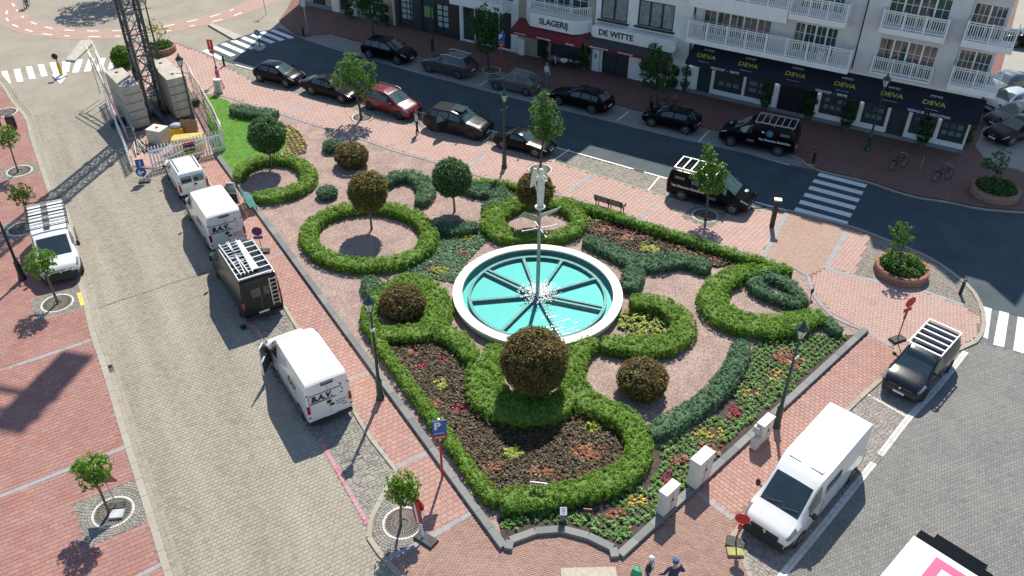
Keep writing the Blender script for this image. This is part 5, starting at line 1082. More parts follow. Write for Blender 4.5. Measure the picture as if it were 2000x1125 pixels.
# --- white van, near, with its driver's door open
def lettered(root, info, sx):
    L = info['L']; x = -L / 2 - .014; bk = M('print_black', (.02, .02, .02), .5)
    text('B.A.V.', 'lettering', bk, root, (x, .30, 1.62), (R(90), 0, R(-90)), .38, .006, .018, shear=.18)
    mb = MB()
    for (y0, z0, y1, z1) in ((.86, 1.86, .86, 1.4), (.86, 1.4, -.35, 1.4), (.86, 1.86, -.55, 1.86), (-.55, 1.86, -.62, 1.98), (-.62, 1.98, -.5, 2.05), (-.6, 1.8, -.66, 1.62), (-.5, 1.5, -.66, 1.5)): mb.bar((x, y0, z0), (x, y1, z1), .02, .02)
    mb.build('print_frame', bk, root)
    mb = MB()
    for i, (ya, yb) in enumerate(((-.3, -.78), (-.3, -.7), (-.55, -.8))):
        y = ya
        while y > yb: q = random.uniform(.025, .06); mb.box((x, y - q / 2, 1.1 - i * .15), (.012, q, .05)); y -= q + .02
    for y in np.arange(.75, -.3, -.09): mb.box((x, y, 1.44), (.012, .06, .03))
    mb.build('small_print', M('print_grey', (.2, .2, .2), .5), root)
    MB().box((x, .0, 1.22), (.02, .2, .16)).build('badge', m_plas, root)
    MB().box((-L / 2 - .03, 0, 2.33), (.12, .55, .09)).build('roof_brake_light', m_plas, root)
    for s in (-1, 1): text('B.A.V.', 'lettering', bk, root, (-L / 2 + 1.6, s * (info['g']('w', L - 1.6) + .012), 1.45), (R(80), 0, R(180) if s > 0 else 0), .4, .002, .012)
    for s in (-1, 1):
        mb = MB(); y = info['g']('w', 3) + .002
        for xx in (-L / 2 + 2.4, -L / 2 + 3.6): mb.bar((xx, s * y, .5), (xx, s * (y - .01), 1.25), .014, .014)
        mb.bar((-L / 2 + .3, s * y, .62), (-L / 2 + 3.8, s * y, .62), .05, .014); mb.build('side_seams', M('seam_grey', (.22, .22, .22), .7), root)
v, inf = loft_vehicle('big', 'white_van', pw, 'white lettered van with its driver door standing open, nearest on the left', 'van', 'vans parked along the garden', 'steel', lenscale=.95)
place_rear(v, inf, (606, 822), (689, 803), HL); rear_doors(v, inf); lettered(v, inf, 1); open_door(v, inf, 1.05, 1, R(38), pw, 1.05, .55, 1.3, 2.0)
# --- dark van with ladders on its roof
v, inf = loft_vehicle('big', 'dark_van', pdg, 'dark green-black van with ladders on an aluminium roof rack', 'van', 'vans parked along the garden', 'steel', lenscale=.98)
place_rear(v, inf, (477, 622), (557, 602), HL); rear_doors(v, inf); roof_rack(v, inf, 2.6, 5.75, 2.48, .86, 7, m_alu)
Lz = inf['L']
for s, y0 in ((1, .22), (1, -.4)): MB().box((-Lz / 2 - .004, y0 * 1.0, 1.72), (.02, .46, .5)).build('rear_window', m_glass, v)
mb = MB(); x = -Lz / 2 - .05
for y in (-.52, -.86): mb.bar((x, y, .75), (x + .03, y, 2.35), .045, .045)
for i in range(7): mb.bar((x, -.52, .85 + i * .24), (x, -.86, .85 + i * .24), .04, .04)
mb.build('rear_ladder', m_alu, v)
for yy, q in ((.52, .06), (.18, -.08)):
    mb = MB()
    for dy in (-.19, .19): mb.bar((Lz / 2 - 2.35, yy + dy + q, 2.72), (-Lz / 2 + .35, yy + dy - q, 2.72), .05, .07)
    for i in range(11): f = i / 10; mb.bar((Lz / 2 - 2.5 - f * (Lz - 3), yy - .19 + q * (1 - 2 * f), 2.72), (Lz / 2 - 2.5 - f * (Lz - 3), yy + .19 + q * (1 - 2 * f), 2.72), .035, .035)
    lp = empty('roof_ladder', (0, 0, 0), 0, 'aluminium ladder lying on the dark van, ' + ('outermost on the street side' if yy > .3 else 'next to the white board'), 'ladder', 'ladders on the dark van')
    o = mb.build('rails_and_rungs', m_alu, lp); lp.location = v.location; lp.rotation_euler = v.rotation_euler
o = MB().box((0, 0, 0), (2.9, .3, .05)).build('roof_board', M('white_board', (.75, .74, .72), .5)); p = v.matrix_basis @ Vector((-.9, -.14, 2.66)); o.location = p; o.rotation_euler = v.rotation_euler; tag(o, 'long white board lying on the rack of the dark van', 'board')
# --- second white van
v, inf = loft_vehicle('big', 'white_van', pw, 'white lettered van parked in front of the dark ladder van', 'van', 'vans parked along the garden', 'steel', lenscale=.92)
place_rear(v, inf, (413, 490), (486, 472), HL); rear_doors(v, inf); lettered(v, inf, 1); open_door(v, inf, 1.05, -1, R(55), pw, 1.0, .55, 1.3, 1.95)
# --- small white van by the crane fence
v, inf = loft_vehicle('kangoo', 'small_white_van', pw, 'small white window van parked by the white picket fence', 'van', 'vans parked along the garden', 'steel')
place_rear(v, inf, (358, 385), (407, 372), HL - .02); rear_doors(v, inf)
for s in (1, -1): MB().box((-inf['L'] / 2 - .0, s * .36, 1.38), (.04, .62, .42)).build('rear_window', m_glass, v)
mb = MB()
for s in (1, -1): MB().bar((.1, s * .775, 1.38), (-1.6, s * .775, 1.38), .02, .36).build('side_glass', m_glass, v); mb.bar((.9, s * .6, 1.83), (-1.7, s * .6, 1.83), .03, .04)
mb.build('roof_rails', m_plas, v)
# --- white van with pipe rack facing the camera
HD = heading(W(95, 400), W(122, 556))
v, inf = loft_vehicle('big', 'white_rack_van', pw, 'white van with a black pipe roof rack facing the camera on the left pavement', 'van', None, 'steel', dark_low=True, lenscale=.9, hscale=.78)
place_front(v, inf, (87, 549), (158, 536), HD, .38, ZI); Lz = inf['L']
mbk = M('rack_black', (.03, .03, .03), .5, .3); zr = 2.14
roof_rack(v, inf, 2.2, 5.3, zr, .98, 5, mbk, .16, bw=.05)
for i in range(9): MB().tube([(Lz / 2 - 2.3 - i * .36, -.97, zr + .22), (Lz / 2 - 2.3 - i * .36, .97, zr + .22)], .016, 6).build('rack_rod', mbk, v)
MB().box((Lz / 2 - 3.8, -.05, zr + .1), (3.0, .3, .03)).build('rack_walkway', M('walkway_grey', (.22, .22, .22), .6, .3), v)
mb = MB()
for z in (.78, .86): mb.box((Lz / 2 + .02, 0, z), (.02, 1.2, .03))
mb.build('grille_slats', m_chrome, v)
# --- white high-roof van, right foreground
HB = heading(W(1721, 883), W(1595, 1039))
v, inf = loft_vehicle('big', 'white_high_roof_van', pw, 'large white high-roof van in the right foreground facing the camera', 'van', 'vehicles in the right hand bays', 'steel', dark_low=True, lenscale=1.04)
place_side(v, inf, (1663, 936), (1549, 1066), 1, 0, HB); Lz = inf['L']
for s in (1, -1): MB().bar((Lz / 2 - 2.5, s * .985, 1.66), (Lz / 2 - 3.7, s * .985, 1.66), .02, .52).build('side_glass', m_glass, v)
mb = MB(); mb.bar((Lz / 2 - 3.85, 1.03, .7), (Lz / 2 - 3.85, .99, 1.3), .015, .015).bar((Lz / 2 - .95 - .7, 1.03, .5), (Lz / 2 - 2.38, 1.03, .5), .015, .015).bar((Lz / 2 - 2.4, 1.03, .45), (Lz / 2 - 2.4, 1.02, 1.3), .015, .015); mb.build('side_seams', M('seam_grey', (.22, .22, .22)), v)
for y in (-.45, .45): MB().box((Lz / 2 - 2.75, y, 2.497), (.7, .5, .014), 0, .95).build('roof_pressing', pw, v)
MB().box((Lz / 2 + .0, 0, .83), (.05, 1.15, .2), 0, .96).build('upper_grille', m_plas, v); MB().lathe([(.07, 0), (.07, .03), (.001, .035)], 12, c=(Lz / 2 + .03, 0, .86), axis='x').build('badge', m_chrome, v)
for y in (-.55, .1): MB().bar((Lz / 2 - .88, y, 1.44), (Lz / 2 - 1.0, y + .55, 1.55), .02, .02).build('wiper', m_plas, v)
# --- black small van with white rack
v, inf = loft_vehicle('kangoo', 'black_small_van', pblu, 'black small van with white roof bars parked by the red road sign', 'van', 'vehicles in the right hand bays', 'dark')
place_side(v, inf, (1846, 728), (1778, 772), 1, 0, heading(W(1828, 760), W(1721, 884)) ); 
c = (W(1740, 765, .35) + W(1797, 790, .35)) / 2
place_front(v, inf, (1716, 757), (1791, 782), heading(W(1850, 735), W(1765, 835)), .35); roof_rack(v, inf, 1.75, 4.1, 1.80, .74, 6, M('white_rack', (.75, .74, .72), .4, .2), .12, bw=.09)
MB().box((inf['L'] / 2 - 1.3, -.35, 1.325), (.12, .32, .02)).build('dash_paper', M('paper_white', (.7, .75, .72), .7), v)
# --- display truck at the bottom right corner
TR = empty('display_truck', (0, 0, 0), 0, 'white box truck roof with a pink square outline cut by the bottom right corner', 'truck', None)
a = W(1785, 1046, 2.9); b2 = W(1690, 1160, 2.9); c2 = W(1985, 1135, 2.9); h = heading(b2, a); TR.location = (a.x, a.y, 0); TR.rotation_euler = (0, 0, h)
MB().box((-2.6, -1.25, 1.75), (5.2, 2.5, 2.3)).build('box_body', pw, TR); MB().box((-2.6, -1.25, .55), (5.0, 2.2, .2)).build('chassis', m_plas, TR)
MB().box((.28, -1.25, 2.5), (.5, 2.44, .55)).build('cab_spoiler', pk, TR); MB().box((.9, -1.25, 1.2), (1.7, 2.2, 1.5), 0, .8).build('cab', pk, TR)
MB().bar((.545, -.35, 2.66), (.545, -1.9, 2.66), .03, .12).build('spoiler_added_glint', m_chrome, TR)  # chrome strip added to imitate the highlight on the glossy black edge
mb = MB()
for (cx, cy, sx, sy) in ((-.44, -1.6, .34, 1.4), (-1.84, -1.6, .34, 1.4), (-1.14, -1.07, 1.06, .34), (-1.14, -2.13, 1.06, .34)): mb.box((cx, cy, 2.903), (sx, sy, .004))
mb.build('pink_square', M('pink_print', (.55, .055, .17), .5), TR)
tm, rmm, dk = wheel_meshes(.38, 'steel')
for x in (.9, -3.8):
    for y in (-.25, -2.25): o = inst('wheel', tm, TR, (x, y, .38), (0, 0, 0 if y > -1 else PI)); inst('rim', rmm, o, (0, .012, 0))
# --- cars on the near side of the shops road
near = 'cars parked along the garden side of the road'
def car(kind, col, label, rear, front, side, grp, nm, style='alloy', glass=None, **kw):
    v, inf = loft_vehicle(kind, nm, col, label, 'car' if 'van' not in nm else 'van', grp, style, glass or m_glassg, **kw); place_side(v, inf, rear, front, side, .012); return v, inf
HN = heading(W(1090, 289), W(1309, 350))
v, inf = car('hatch', pk, 'black hatchback, first in the row from the zebra crossing', (510, 160), (558, 171), -1, near, 'black_hatchback')
v, inf = car('sedan', pk, 'black saloon half hidden by the street tree', (611, 186), (666, 201.5), -1, near, 'black_saloon')
v, inf = car('mpv', pred, 'dark red people carrier with silver roof rails', (723, 214.5), (779, 233.5), -1, near, 'red_people_carrier', 'dark')
for s in (1, -1): MB().tube([(inf['L'] / 2 - 1.9, s * .67, 1.57), (0, s * .66, 1.68), (-1.7, s * .64, 1.60)], .03, 6).build('roof_rail', m_chrome, v)
v, inf = car('suv', pgr, 'grey off-roader with its rear side door standing open', (852, 258), (916, 273), -1, near, 'grey_off_roader', 'dark')
MB().box((.15, 0, 1.735), (1.0, .95, .03)).build('sunroof', m_glass, v); open_door(v, inf, 2.75, -1, R(62), pgr, .9, .5, 1.12, 1.6)
for y in (-.35, .35): MB().ball((1.7, y, 1.1), (.22, .1, .03), 8, 5).build('bonnet_vent', m_plas, v)
v, inf = car('roadster', pk, 'black two-seat roadster beside the green lamp post', (980, 291.5), (1048, 309), -1, near, 'black_roadster')
v, inf = car('trafic', pk, 'black lettered van with white roof bars behind the street tree', (1329, 391.5), (1428, 419), -1, near, 'black_lettered_van', 'steel')
def domotica(v, inf, side):
    L = inf['L']; wh = M('print_white', (.75, .75, .75), .5); bl = M('globe_blue', (.05, .16, .42), .4); gn = M('globe_green', (.10, .38, .06), .4)
    roof_rack(v, inf, 2.25, 4.85, 1.94, .78, 7 if side > 0 else 6, m_alu, .12, bw=.06)
    s = side; y = s * (.975 + .012); rz = PI if s > 0 else 0
    if s > 0: dirx = lambda a: L / 2 - a
    else: dirx = lambda a: L / 2 - a
    text('Van Deursen Domotica', 'lettering', wh, v, (L / 2 - 3.75, y, .98), (R(90), 0, rz), .22, .002, .006)
    for i in range(5): MB().box((L / 2 - 4.35, s * (.95 - i * .016), 1.58 - i * .07), (.62, .02, .025)).build('small_print', M('print_dim', (.35, .35, .35), .6), v)
    for i in range(3): MB().box((L / 2 - 2.2, y, .80 - i * .06), (.5, .01, .02)).build('small_print', MATS['print_dim'], v)
    MB().lathe([(.24, 0), (.24, .014), (.001, .016)], 20, c=(L / 2 - 3.35, s * .945, 1.45), axis='y').build('globe_logo', bl, v); MB().lathe([(.11, 0), (.11, .022), (.001, .024)], 10, c=(L / 2 - 3.42, s * .945, 1.47), axis='y').build('globe_land', gn, v)
    MB().bar((L / 2 - 3.0, s * .96, 1.47), (L / 2 - 2.82, s * .96, 1.5), .02, .1).build('plug_logo', wh, v)
    MB().ball((L / 2 - .55, s * -.35, 1.13), (.16, .2, .03), 12, 6).build('globe_logo', M('globe_teal', (.08, .42, .40), .4), v)
domotica(v, inf, -1)
# --- cars on the far side
far = 'cars parked in the shade along the shops'
v, inf = car('mpv', pk, 'black people carrier in the shade, leftmost of the far row', (725, 114.5), (773, 125.5), -1, far, 'black_people_carrier')
v, inf = car('mpv', pmid, 'dark grey people carrier with roof rails in the far row', (893, 153.5), (840, 141.5), 1, far, 'grey_people_carrier', lenscale=.98)
for s in (1, -1): MB().tube([(inf['L'] / 2 - 1.9, s * .67, 1.57), (0, s * .66, 1.68), (-1.7, s * .64, 1.60)], .03, 6).build('roof_rail', m_chrome, v)
v, inf = car('hatch', psil, 'beige-grey tall hatchback in the far row below the butcher', (1027, 187.5), (970, 175.5), 1, far, 'beige_hatchback', hscale=1.25)
v, inf = car('estate', pk, 'black estate car in the shade below the lettered shop', (1156, 222.5), (1090, 205), 1, far, 'black_estate')
v, inf = car('hatch', pk, 'black hatchback with a red tail light behind the dark lettered van', (1338, 262.5), (1271, 247), 1, far, 'black_hatchback')
v, inf = loft_vehicle('trafic', 'black_lettered_van', pk, 'black lettered van with roof bars in the shade below the long awning', 'van', far, 'steel', m_glassg); place_side(v, inf, (1517, 304), (1426, 285), 1, .012); domotica(v, inf, 1)
# --- car park on the right
cp = 'cars in the side car park'
for kd, col, lab, f1, f2, nm in (('sedan', pmid, 'dark car with a bright bonnet under the corner balcony, topmost of four', (1925, 190), (1938, 178), 'dark_saloon'), ('hatch', plg, 'silver hatchback second from the top in the side car park', (1938, 226), (1957, 212), 'silver_hatchback'),
                             ('estate', pblu, 'dark blue car third from the top in the side car park', (1946, 256), (1958, 243), 'dark_blue_car'), ('sedan', pk, 'black saloon lowest in the side car park', (1945, 285), (1956, 272), 'black_saloon')):
    v, inf = loft_vehicle(kd, nm, col, lab, 'car', cp, 'alloy', m_glassg)
    hd = heading(W(2000, 200), W(1940, 215)) ; a = W(f1[0], f1[1], .1); d = Vector((math.cos(hd), math.sin(hd), 0)); p = a - d * (inf['L'] / 2) + Vector((-d.y, d.x, 0)) * -.5; v.location = (p.x, p.y, ZI); v.rotation_euler = (0, 0, hd)
v, inf = loft_vehicle('suv', 'black_off_roader', pk, 'black car behind the corner balconies at the right edge', 'car', cp, 'alloy', m_glassg); p = W(2012, 92); v.location = (p.x, p.y, ZI); v.rotation_euler = (0, 0, R(160))
# ================================================================== BUILDINGS ALONG THE ROAD
FO2 = Vector((13.53, 61.61, 0)); FA = R(-30.7)
m_render = M('grey_render', (.62, .61, .61), .9, var=.08, scale=1.2, bump=.2, bscale=40, coords='Object'); m_wrender = M('white_render', (.74, .74, .71), .85, var=.1, scale=1.0, bump=.15, bscale=30)
m_wwood = M('white_woodwork', (.78, .79, .78), .5, var=.06, scale=3); m_brick = M('tan_brick', (.36, .31, .25), .9, var=.2, scale=6, bump=.4, bscale=25); m_beigew = M('beige_wall', (.42, .34, .22), .9, var=.12, scale=2)
m_win = glass_mat('window_glass', (.02, .04, .042), .05); m_shop = glass_mat('shop_glass', (.02, .03, .032), .05); m_roof = M('slate_roof', (.10, .10, .11), .7, var=.25, scale=5)
m_navy = M('navy_canvas', (.006, .010, .022), .85, var=.15, scale=4, bump=.2); m_redc = M('red_canvas', (.17, .018, .022), .85, var=.2, scale=4); m_dkfr = M('dark_frame', (.03, .03, .03), .5); m_plinth = M('plinth_stone', (.20, .22, .23), .8, var=.2, scale=4)
m_dark = M('interior_dark', (.015, .015, .016), .9)
def bldg(name, label): return empty(name, FO2, FA, label, 'building')
def wall(root, x0, x1, z0, z1, ops, mat, y=0.0, th=.3, name='wall'):
    "wall with rectangular openings ops = [(xa, xb, za, zb)], outside face at -y"
    xs = sorted({x0, x1} | {max(x0, min(x1, v)) for o in ops for v in o[:2]}); zs = sorted({z0, z1} | {max(z0, min(z1, v)) for o in ops for v in o[2:]}); mb = MB()
    for i in range(len(xs) - 1):
        run = None
        for j in range(len(zs) - 1):
            cx, cz = (xs[i] + xs[i + 1]) / 2, (zs[j] + zs[j + 1]) / 2; hole = any(o[0] < cx < o[1] and o[2] < cz < o[3] for o in ops)
            if not hole: run = (run[0], zs[j + 1]) if run else (zs[j], zs[j + 1])
            if (hole or j == len(zs) - 2) and run:
                mb.box((cx, -y + th / 2, (run[0] + run[1]) / 2), (xs[i + 1] - xs[i], th, run[1] - run[0])); run = None
    return mb.build(name, mat, root)
def window(root, x0, x1, z0, z1, leaves=1, mx=2, mz=3, y=-.1, fr=None, fw=.07, glass=None, name='window'):
    fr = fr or m_wwood; yy = -y; mb = MB(); w = (x1 - x0) / leaves
    mb.box(((x0 + x1) / 2, yy, z0 + fw / 2), (x1 - x0, .08, fw)).box(((x0 + x1) / 2, yy, z1 - fw / 2), (x1 - x0, .08, fw))
    for i in range(leaves + 1): mb.box((min(max(x0 + i * w, x0 + fw / 2), x1 - fw / 2), yy - .003, (z0 + z1) / 2), (fw if i in (0, leaves) else fw * 1.6, .086, z1 - z0 - 2 * fw + .004))
    o = mb.build(name, fr, root)
    mm = MB()
    for i in range(leaves):
        a, b = x0 + i * w + fw, x0 + (i + 1) * w - fw
        for k_ in range(1, mx): mm.box((a + (b - a) * k_ / mx, yy - .012, (z0 + z1) / 2), (.03, .03, z1 - z0 - 2 * fw))
        for k_ in range(1, mz): mm.box(((a + b) / 2, yy - .016, z0 + fw + (z1 - z0 - 2 * fw) * k_ / mz), (b - a, .03, .03))
        MB().poly([(a - .02, yy + .012, z0 + fw * .6), (b + .02, yy + .012, z0 + fw * .6), (b + .02, yy + .012, z1 - fw * .6), (a - .02, yy + .012, z1 - fw * .6)]).build('pane', glass or m_win, o)
    if mm.v: mm.build('glazing_bars', fr, o)
    return o
_bal = {}
def balcony(root, x0, x1, off, zb, slab, ztop, fas=None, sides=(True, True), sp=.135, y0=0.0, label=None, post=1.5):
    mb = MB(); mb.box(((x0 + x1) / 2, -(off + y0) / 2 - y0 / 2, zb + slab / 2), (x1 - x0, off - y0, slab)); o = mb.build('balcony', m_wwood, root)
    zt0 = zb + slab + .08; r = MB(); fy = -off + .05
    r.box(((x0 + x1) / 2, fy, ztop - .03), (x1 - x0, .09, .06)).box(((x0 + x1) / 2, fy, ztop - .16), (x1 - x0 - .1, .05, .05)).box(((x0 + x1) / 2, fy, zt0), (x1 - x0 - .1, .05, .05))
    for s, x in ((0, x0 + .05), (1, x1 - .05)):
        if sides[s]:
            for z in (ztop - .031, zt0 - .001): r.box((x, (-off - y0) / 2, z), (.06, off - y0, .05))
    r.build('rail', m_wwood, o); h = ztop - .16 - zt0; key = round(h, 2)
    if key not in _bal: me = MB().box((0, 0, h / 2), (.045, .045, h)).mesh('baluster'); me.materials.append(m_wwood); _bal[key] = me
    n = int((x1 - x0 - .1) / sp)
    for i in range(1, n): inst('baluster', _bal[key], o, (x0 + .05 + (x1 - x0 - .1) * i / n, fy, zt0))
    for s, x in ((0, x0 + .05), (1, x1 - .05)):
        if sides[s]:
            m_ = int((off - y0) / sp)
            for i in range(1, m_): inst('baluster', _bal[key], o, (x, -off + .05 + (off - y0) * i / m_, zt0))
    k_ = max(1, int(round((x1 - x0) / post)))
    for i in range(k_ + 1): MB().box((x0 + .06 + (x1 - x0 - .12) * i / k_, fy - .004, (zb + slab + ztop) / 2 + .02), (.1, .1, ztop - zb - slab + .06)).build('rail_post', m_wwood, o)
    return o
def mass_block(root, x0, x1, top, depth=13, mat=None, gable=None):
    MB().box(((x0 + x1) / 2, .32 + depth / 2, top / 2), (x1 - x0 - .04, depth, top - .04)).build('building_core', m_dark, root)
    mb = MB(); mb.add([(x0, 0, top), (x1, 0, top), (x1, depth, top), (x0, depth, top), (x0, depth * .5, top + 1.2), (x1, depth * .5, top + 1.2)], [(0, 1, 5, 4), (2, 3, 4, 5), (0, 4, 3), (1, 2, 5)]); mb.build('roof', m_roof, root)
    for q in (gable or []):
        gx0, gx1, gz = q; o = MB().prism([(gx0, 0), (gx1, 0), ((gx0 + gx1) / 2, gz)], -.0, .4).build('gable', mat or m_wrender, root); o.rotation_euler = (R(90), 0, 0); o.location = (0, .4, top - .01)
    side = MB(); side.box((x0 + .02, depth / 2 + .32, top / 2), (.06, depth, top)).box((x1 - .02, depth / 2 + .32, top / 2), (.06, depth, top)); side.build('side_wall', mat or m_wrender, root)
def upper(root, x0, x1, z0, z1, n, mat, wop, y=0.0):
    "plain upper storeys with windows"
    ops = []; st = int(round((z1 - z0) / 3.0))
    for s in range(st):
        for i in range(n):
            c = x0 + (x1 - x0) * (i + .5) / n; ops.append((c - wop / 2, c + wop / 2, z0 + s * 3 + .8, z0 + s * 3 + 2.5))
    wall(root, x0, x1, z0, z1, ops, mat, y)
    for o in ops: window(root, *o, 2, 1, 2, y=y - .15)

def small_marks(root, x0, x1, y, z, mat):
    mb = MB(); x = x0
    while x < x1: q = random.uniform(.06, .11); mb.box((x + q / 2, y, z), (q, .006, random.uniform(.07, .12))); x += q + .025
    mb.build('small_print', mat, root)
# --- navy awning block of flats
D = bldg('apartment_block', 'pale block of flats with white balconies above the long navy shop awning')
shop = [(.45, 1.62, .06, 2.85), (1.75, 4.06, .62, 2.85), (4.16, 6.36, .62, 2.85), (6.72, 9.44, .06, 2.85), (9.68, 12.42, .62, 2.85), (12.62, 14.3, .62, 2.85), (14.4, 15.7, .06, 2.85), (15.82, 17.54, .62, 2.85), (17.7, 19.42, .62, 2.85)]
wall(D, -.3, 19.5, .0, 4.3, shop, m_wwood)
MB().box((9.6, -.02, .2), (19.9, .05, .28)).build('plinth', m_plinth, D)
for o in shop:
    if o[2] < .1 and o[1] - o[0] < 2: window(D, *o, 1, 1, 1, glass=m_shop, name='shop_door')
    elif o[2] > .1: window(D, *o, 1, 1, 1, glass=m_shop, name='shop_window', fw=.05)
MB().box((8.1, .9, 1.4), (2.5, .05, 2.7)).build('entrance_back', m_render, D); MB().box((8.6, .86, 1.2), (1.1, .06, 2.1)).build('entrance_door', m_shop, D)
# framed property sheets in the shop windows
mp1 = M('listing_sheet', (.13, .16, .16), .5, var=.4, scale=9); mp2 = M('listing_blue', (.04, .08, .18), .5, var=.4, scale=7)
for (a, b, nx_, nz_) in ((9.95, 12.15, 5, 3), (12.85, 14.05, 3, 3), (16.0, 17.45, 3, 3), (17.85, 19.2, 3, 2), (2.1, 3.8, 3, 1), (4.4, 5.9, 2, 2)):
    for i in range(nx_):
        for j in range(nz_):
            if random.random() < .85: MB().box((a + (b - a) * (i + .5) / nx_, .105, 1.25 + j * .5), ((b - a) / nx_ * .72, .01, .3)).build('listing_sheet', mp2 if random.random() < .2 else mp1, D)
# flats above
opsL = [(.3, 5.3, 4.75, 6.5), (6.9, 9.85, 4.75, 6.78), (.3, 5.3, 7.75, 9.5), (6.9, 9.85, 7.75, 9.78)]
wall(D, -.3, 11.35, 4.3, 10.3, opsL, m_render)
window(D, *opsL[0], 5, 2, 2, y=-.15); window(D, *opsL[1], 4, 2, 3, y=-.15); window(D, *opsL[2], 5, 2, 2, y=-.15); window(D, *opsL[3], 4, 2, 3, y=-.15)
opsR = [(12.6, 16.25, 4.62, 6.88), (12.6, 16.25, 7.8, 9.9)]
wall(D, 11.35, 17.35, 4.3, 10.3, opsR, m_render, .3); window(D, *opsR[0], 4, 2, 3, y=.15); window(D, *opsR[1], 4, 2, 3, y=.15)
opsC = [(17.45, 19.4, 4.8, 6.95), (17.45, 19.4, 7.75, 9.9)]
wall(D, 17.35, 19.5, 4.3, 10.3, opsC, m_render)
for o in opsC: window(D, *o, 2, 3, 3, y=-.15)
MB().tube([(11.28, -.06, 4.4), (11.28, -.06, 18)], .05, 8).build('downpipe', m_dkfr, D); MB().tube([(-.34, -.06, .1), (-.34, -.06, 16)], .05, 8).build('downpipe', m_dkfr, D)
balcony(D, -.35, 11.25, 1.3, 4.34, .38, 5.98)
balcony(D, 6.6, 10.4, 1.3, 7.3, .38, 8.85, sides=(False, True))
b_ = balcony(D, -.5, 6.55, 1.3, 6.95, .95, 8.95)
balcony(D, 12.45, 16.45, 1.0, 7.42, .34, 8.85, y0=.3); balcony(D, 12.5, 16.35, .52, 4.52, .1, 5.62, y0=.3)
balcony(D, 17.4, 20.3, 1.2, 4.6, .42, 6.17); balcony(D, 17.4, 20.3, 1.2, 7.48, .42, 9.05)
upper(D, -.3, 11.35, 10.3, 18.4, 5, m_render, 1.3); upper(D, 11.35, 19.5, 10.3, 19.6, 3, m_render, 1.6, .3); mass_block(D, -.3, 11.3, 18.4, mat=m_render); mass_block(D, 11.4, 19.5, 19.6, mat=m_render, gable=[(11.6, 13.6, 1.2), (14.2, 16.4, 2.2), (17, 19.2, 2.6)])
# chair, table things on the balcony
o = MB().box((0, 0, .35), (.5, .5, .7)).build('seat_cover', M('white_plastic', (.7, .7, .7), .6)); o.matrix_world = Matrix.Translation(FO2) @ Matrix.Rotation(FA, 4, 'Z') @ Matrix.Translation((9.2, -.8, 4.74)); tag(o, 'white covered seat on the long first floor balcony', 'chair')
# awning, canvas in one sheet with valance
aw = empty('shop_awning', FO2, FA, 'long navy canvas awning with yellow lettering over the estate agency', 'awning')
MB().add([(-.02, -.03, 4.02), (19.92, -.03, 4.02), (19.92, -1.7, 3.14), (-.02, -1.7, 3.14), (-.02, -.03, 3.98), (19.92, -.03, 3.98), (19.92, -1.68, 3.1), (-.02, -1.68, 3.1)], [(0, 1, 2, 3), (7, 6, 5, 4)]).add([(-.02, -1.7, 3.14), (19.92, -1.7, 3.14), (19.92, -1.71, 2.86), (-.02, -1.71, 2.86)], [(0, 1, 2, 3)]).add([(19.92, -.03, 4.02), (19.92, -1.7, 3.14), (19.92, -1.71, 2.86), (19.92, -.03, 2.86)], [(0, 1, 2, 3)]).add([(-.02, -.03, 4.02), (-.02, -1.7, 3.14), (-.02, -1.71, 2.86), (-.02, -.03, 2.86)], [(3, 2, 1, 0)]).build('canvas', m_navy, aw, fix=False)
sl_ = math.atan2(.88, 1.67); myl = M('yellow_print', (.46, .38, .05), .6); mwp = M('pale_print', (.62, .64, .66), .6)
for i, x in enumerate((1.3, 4.45, 7.85, 11.25, 14.35, 17.0)):
    for s_, sz, q, mm, bo in (('IMMO', .26, .30, mwp, 0), ('DEVA', .5, .62, myl, .01)):
        text(s_, 'lettering', mm, aw, (x, -.03 - 1.67 * q - .01, 4.02 - .88 * q + .014), (sl_, 0, 0), sz, .003, bo, xs=1.15)
for x in (1.3, 4.45, 7.85, 11.25, 14.35, 17.0):
    mk = MB(); xx = x - .42
    while xx < x + .4: q = random.uniform(.05, .1); mk.bar((xx, -.03 - 1.67 * .9, 4.02 - .88 * .9 + .012), (xx + q, -.03 - 1.67 * .9, 4.02 - .88 * .9 + .012), .07, .006); xx += q + .035
    mk.build('small_print', mwp, aw)
for s_, x in (('VERKOOP  -  VENTE', 3.0), ('VERKOOP  -  VENTE', 10.6), ('VERHUUR  -  LOCATION', 16.9)): text(s_, 'lettering', mwp, aw, (x, -1.72, 3.0), (R(90), 0, 0), .24, .003, .004)
text('DEVA', 'lettering', myl, aw, (19.94, -1.2, 3.25), (R(90), 0, R(90)), .3, .003, .008); text('IMMO', 'lettering', mwp, aw, (19.94, -1.2, 3.45), (R(90), 0, R(90)), .16, .003)
# lit wall lamps on the piers
lampw = emit_mat('lit_wall_lamp', (1.0, .93, .8), 1.6)
for i, x in enumerate((-.1, 6.5, 9.6, 12.52, 17.62)):
    o = empty('wall_lamp', FO2 + Vector((math.cos(FA) * x, math.sin(FA) * x, 0)), FA, ('lit white wall lamp at the left end of the navy awning', 'lit white wall lamp left of the recessed entrance', 'lit white wall lamp right of the recessed entrance', 'lit white wall lamp on the pier beside the middle shop window', 'lit white wall lamp on the rightmost pier')[i], 'lamp', 'lit wall lamps under the navy awning')
    MB().box((0, -.06, 2.45), (.1, .1, .5)).build('diffuser', lampw, o); MB().box((0, -.015, 2.45), (.07, .03, .3)).build('bracket', m_plinth, o)
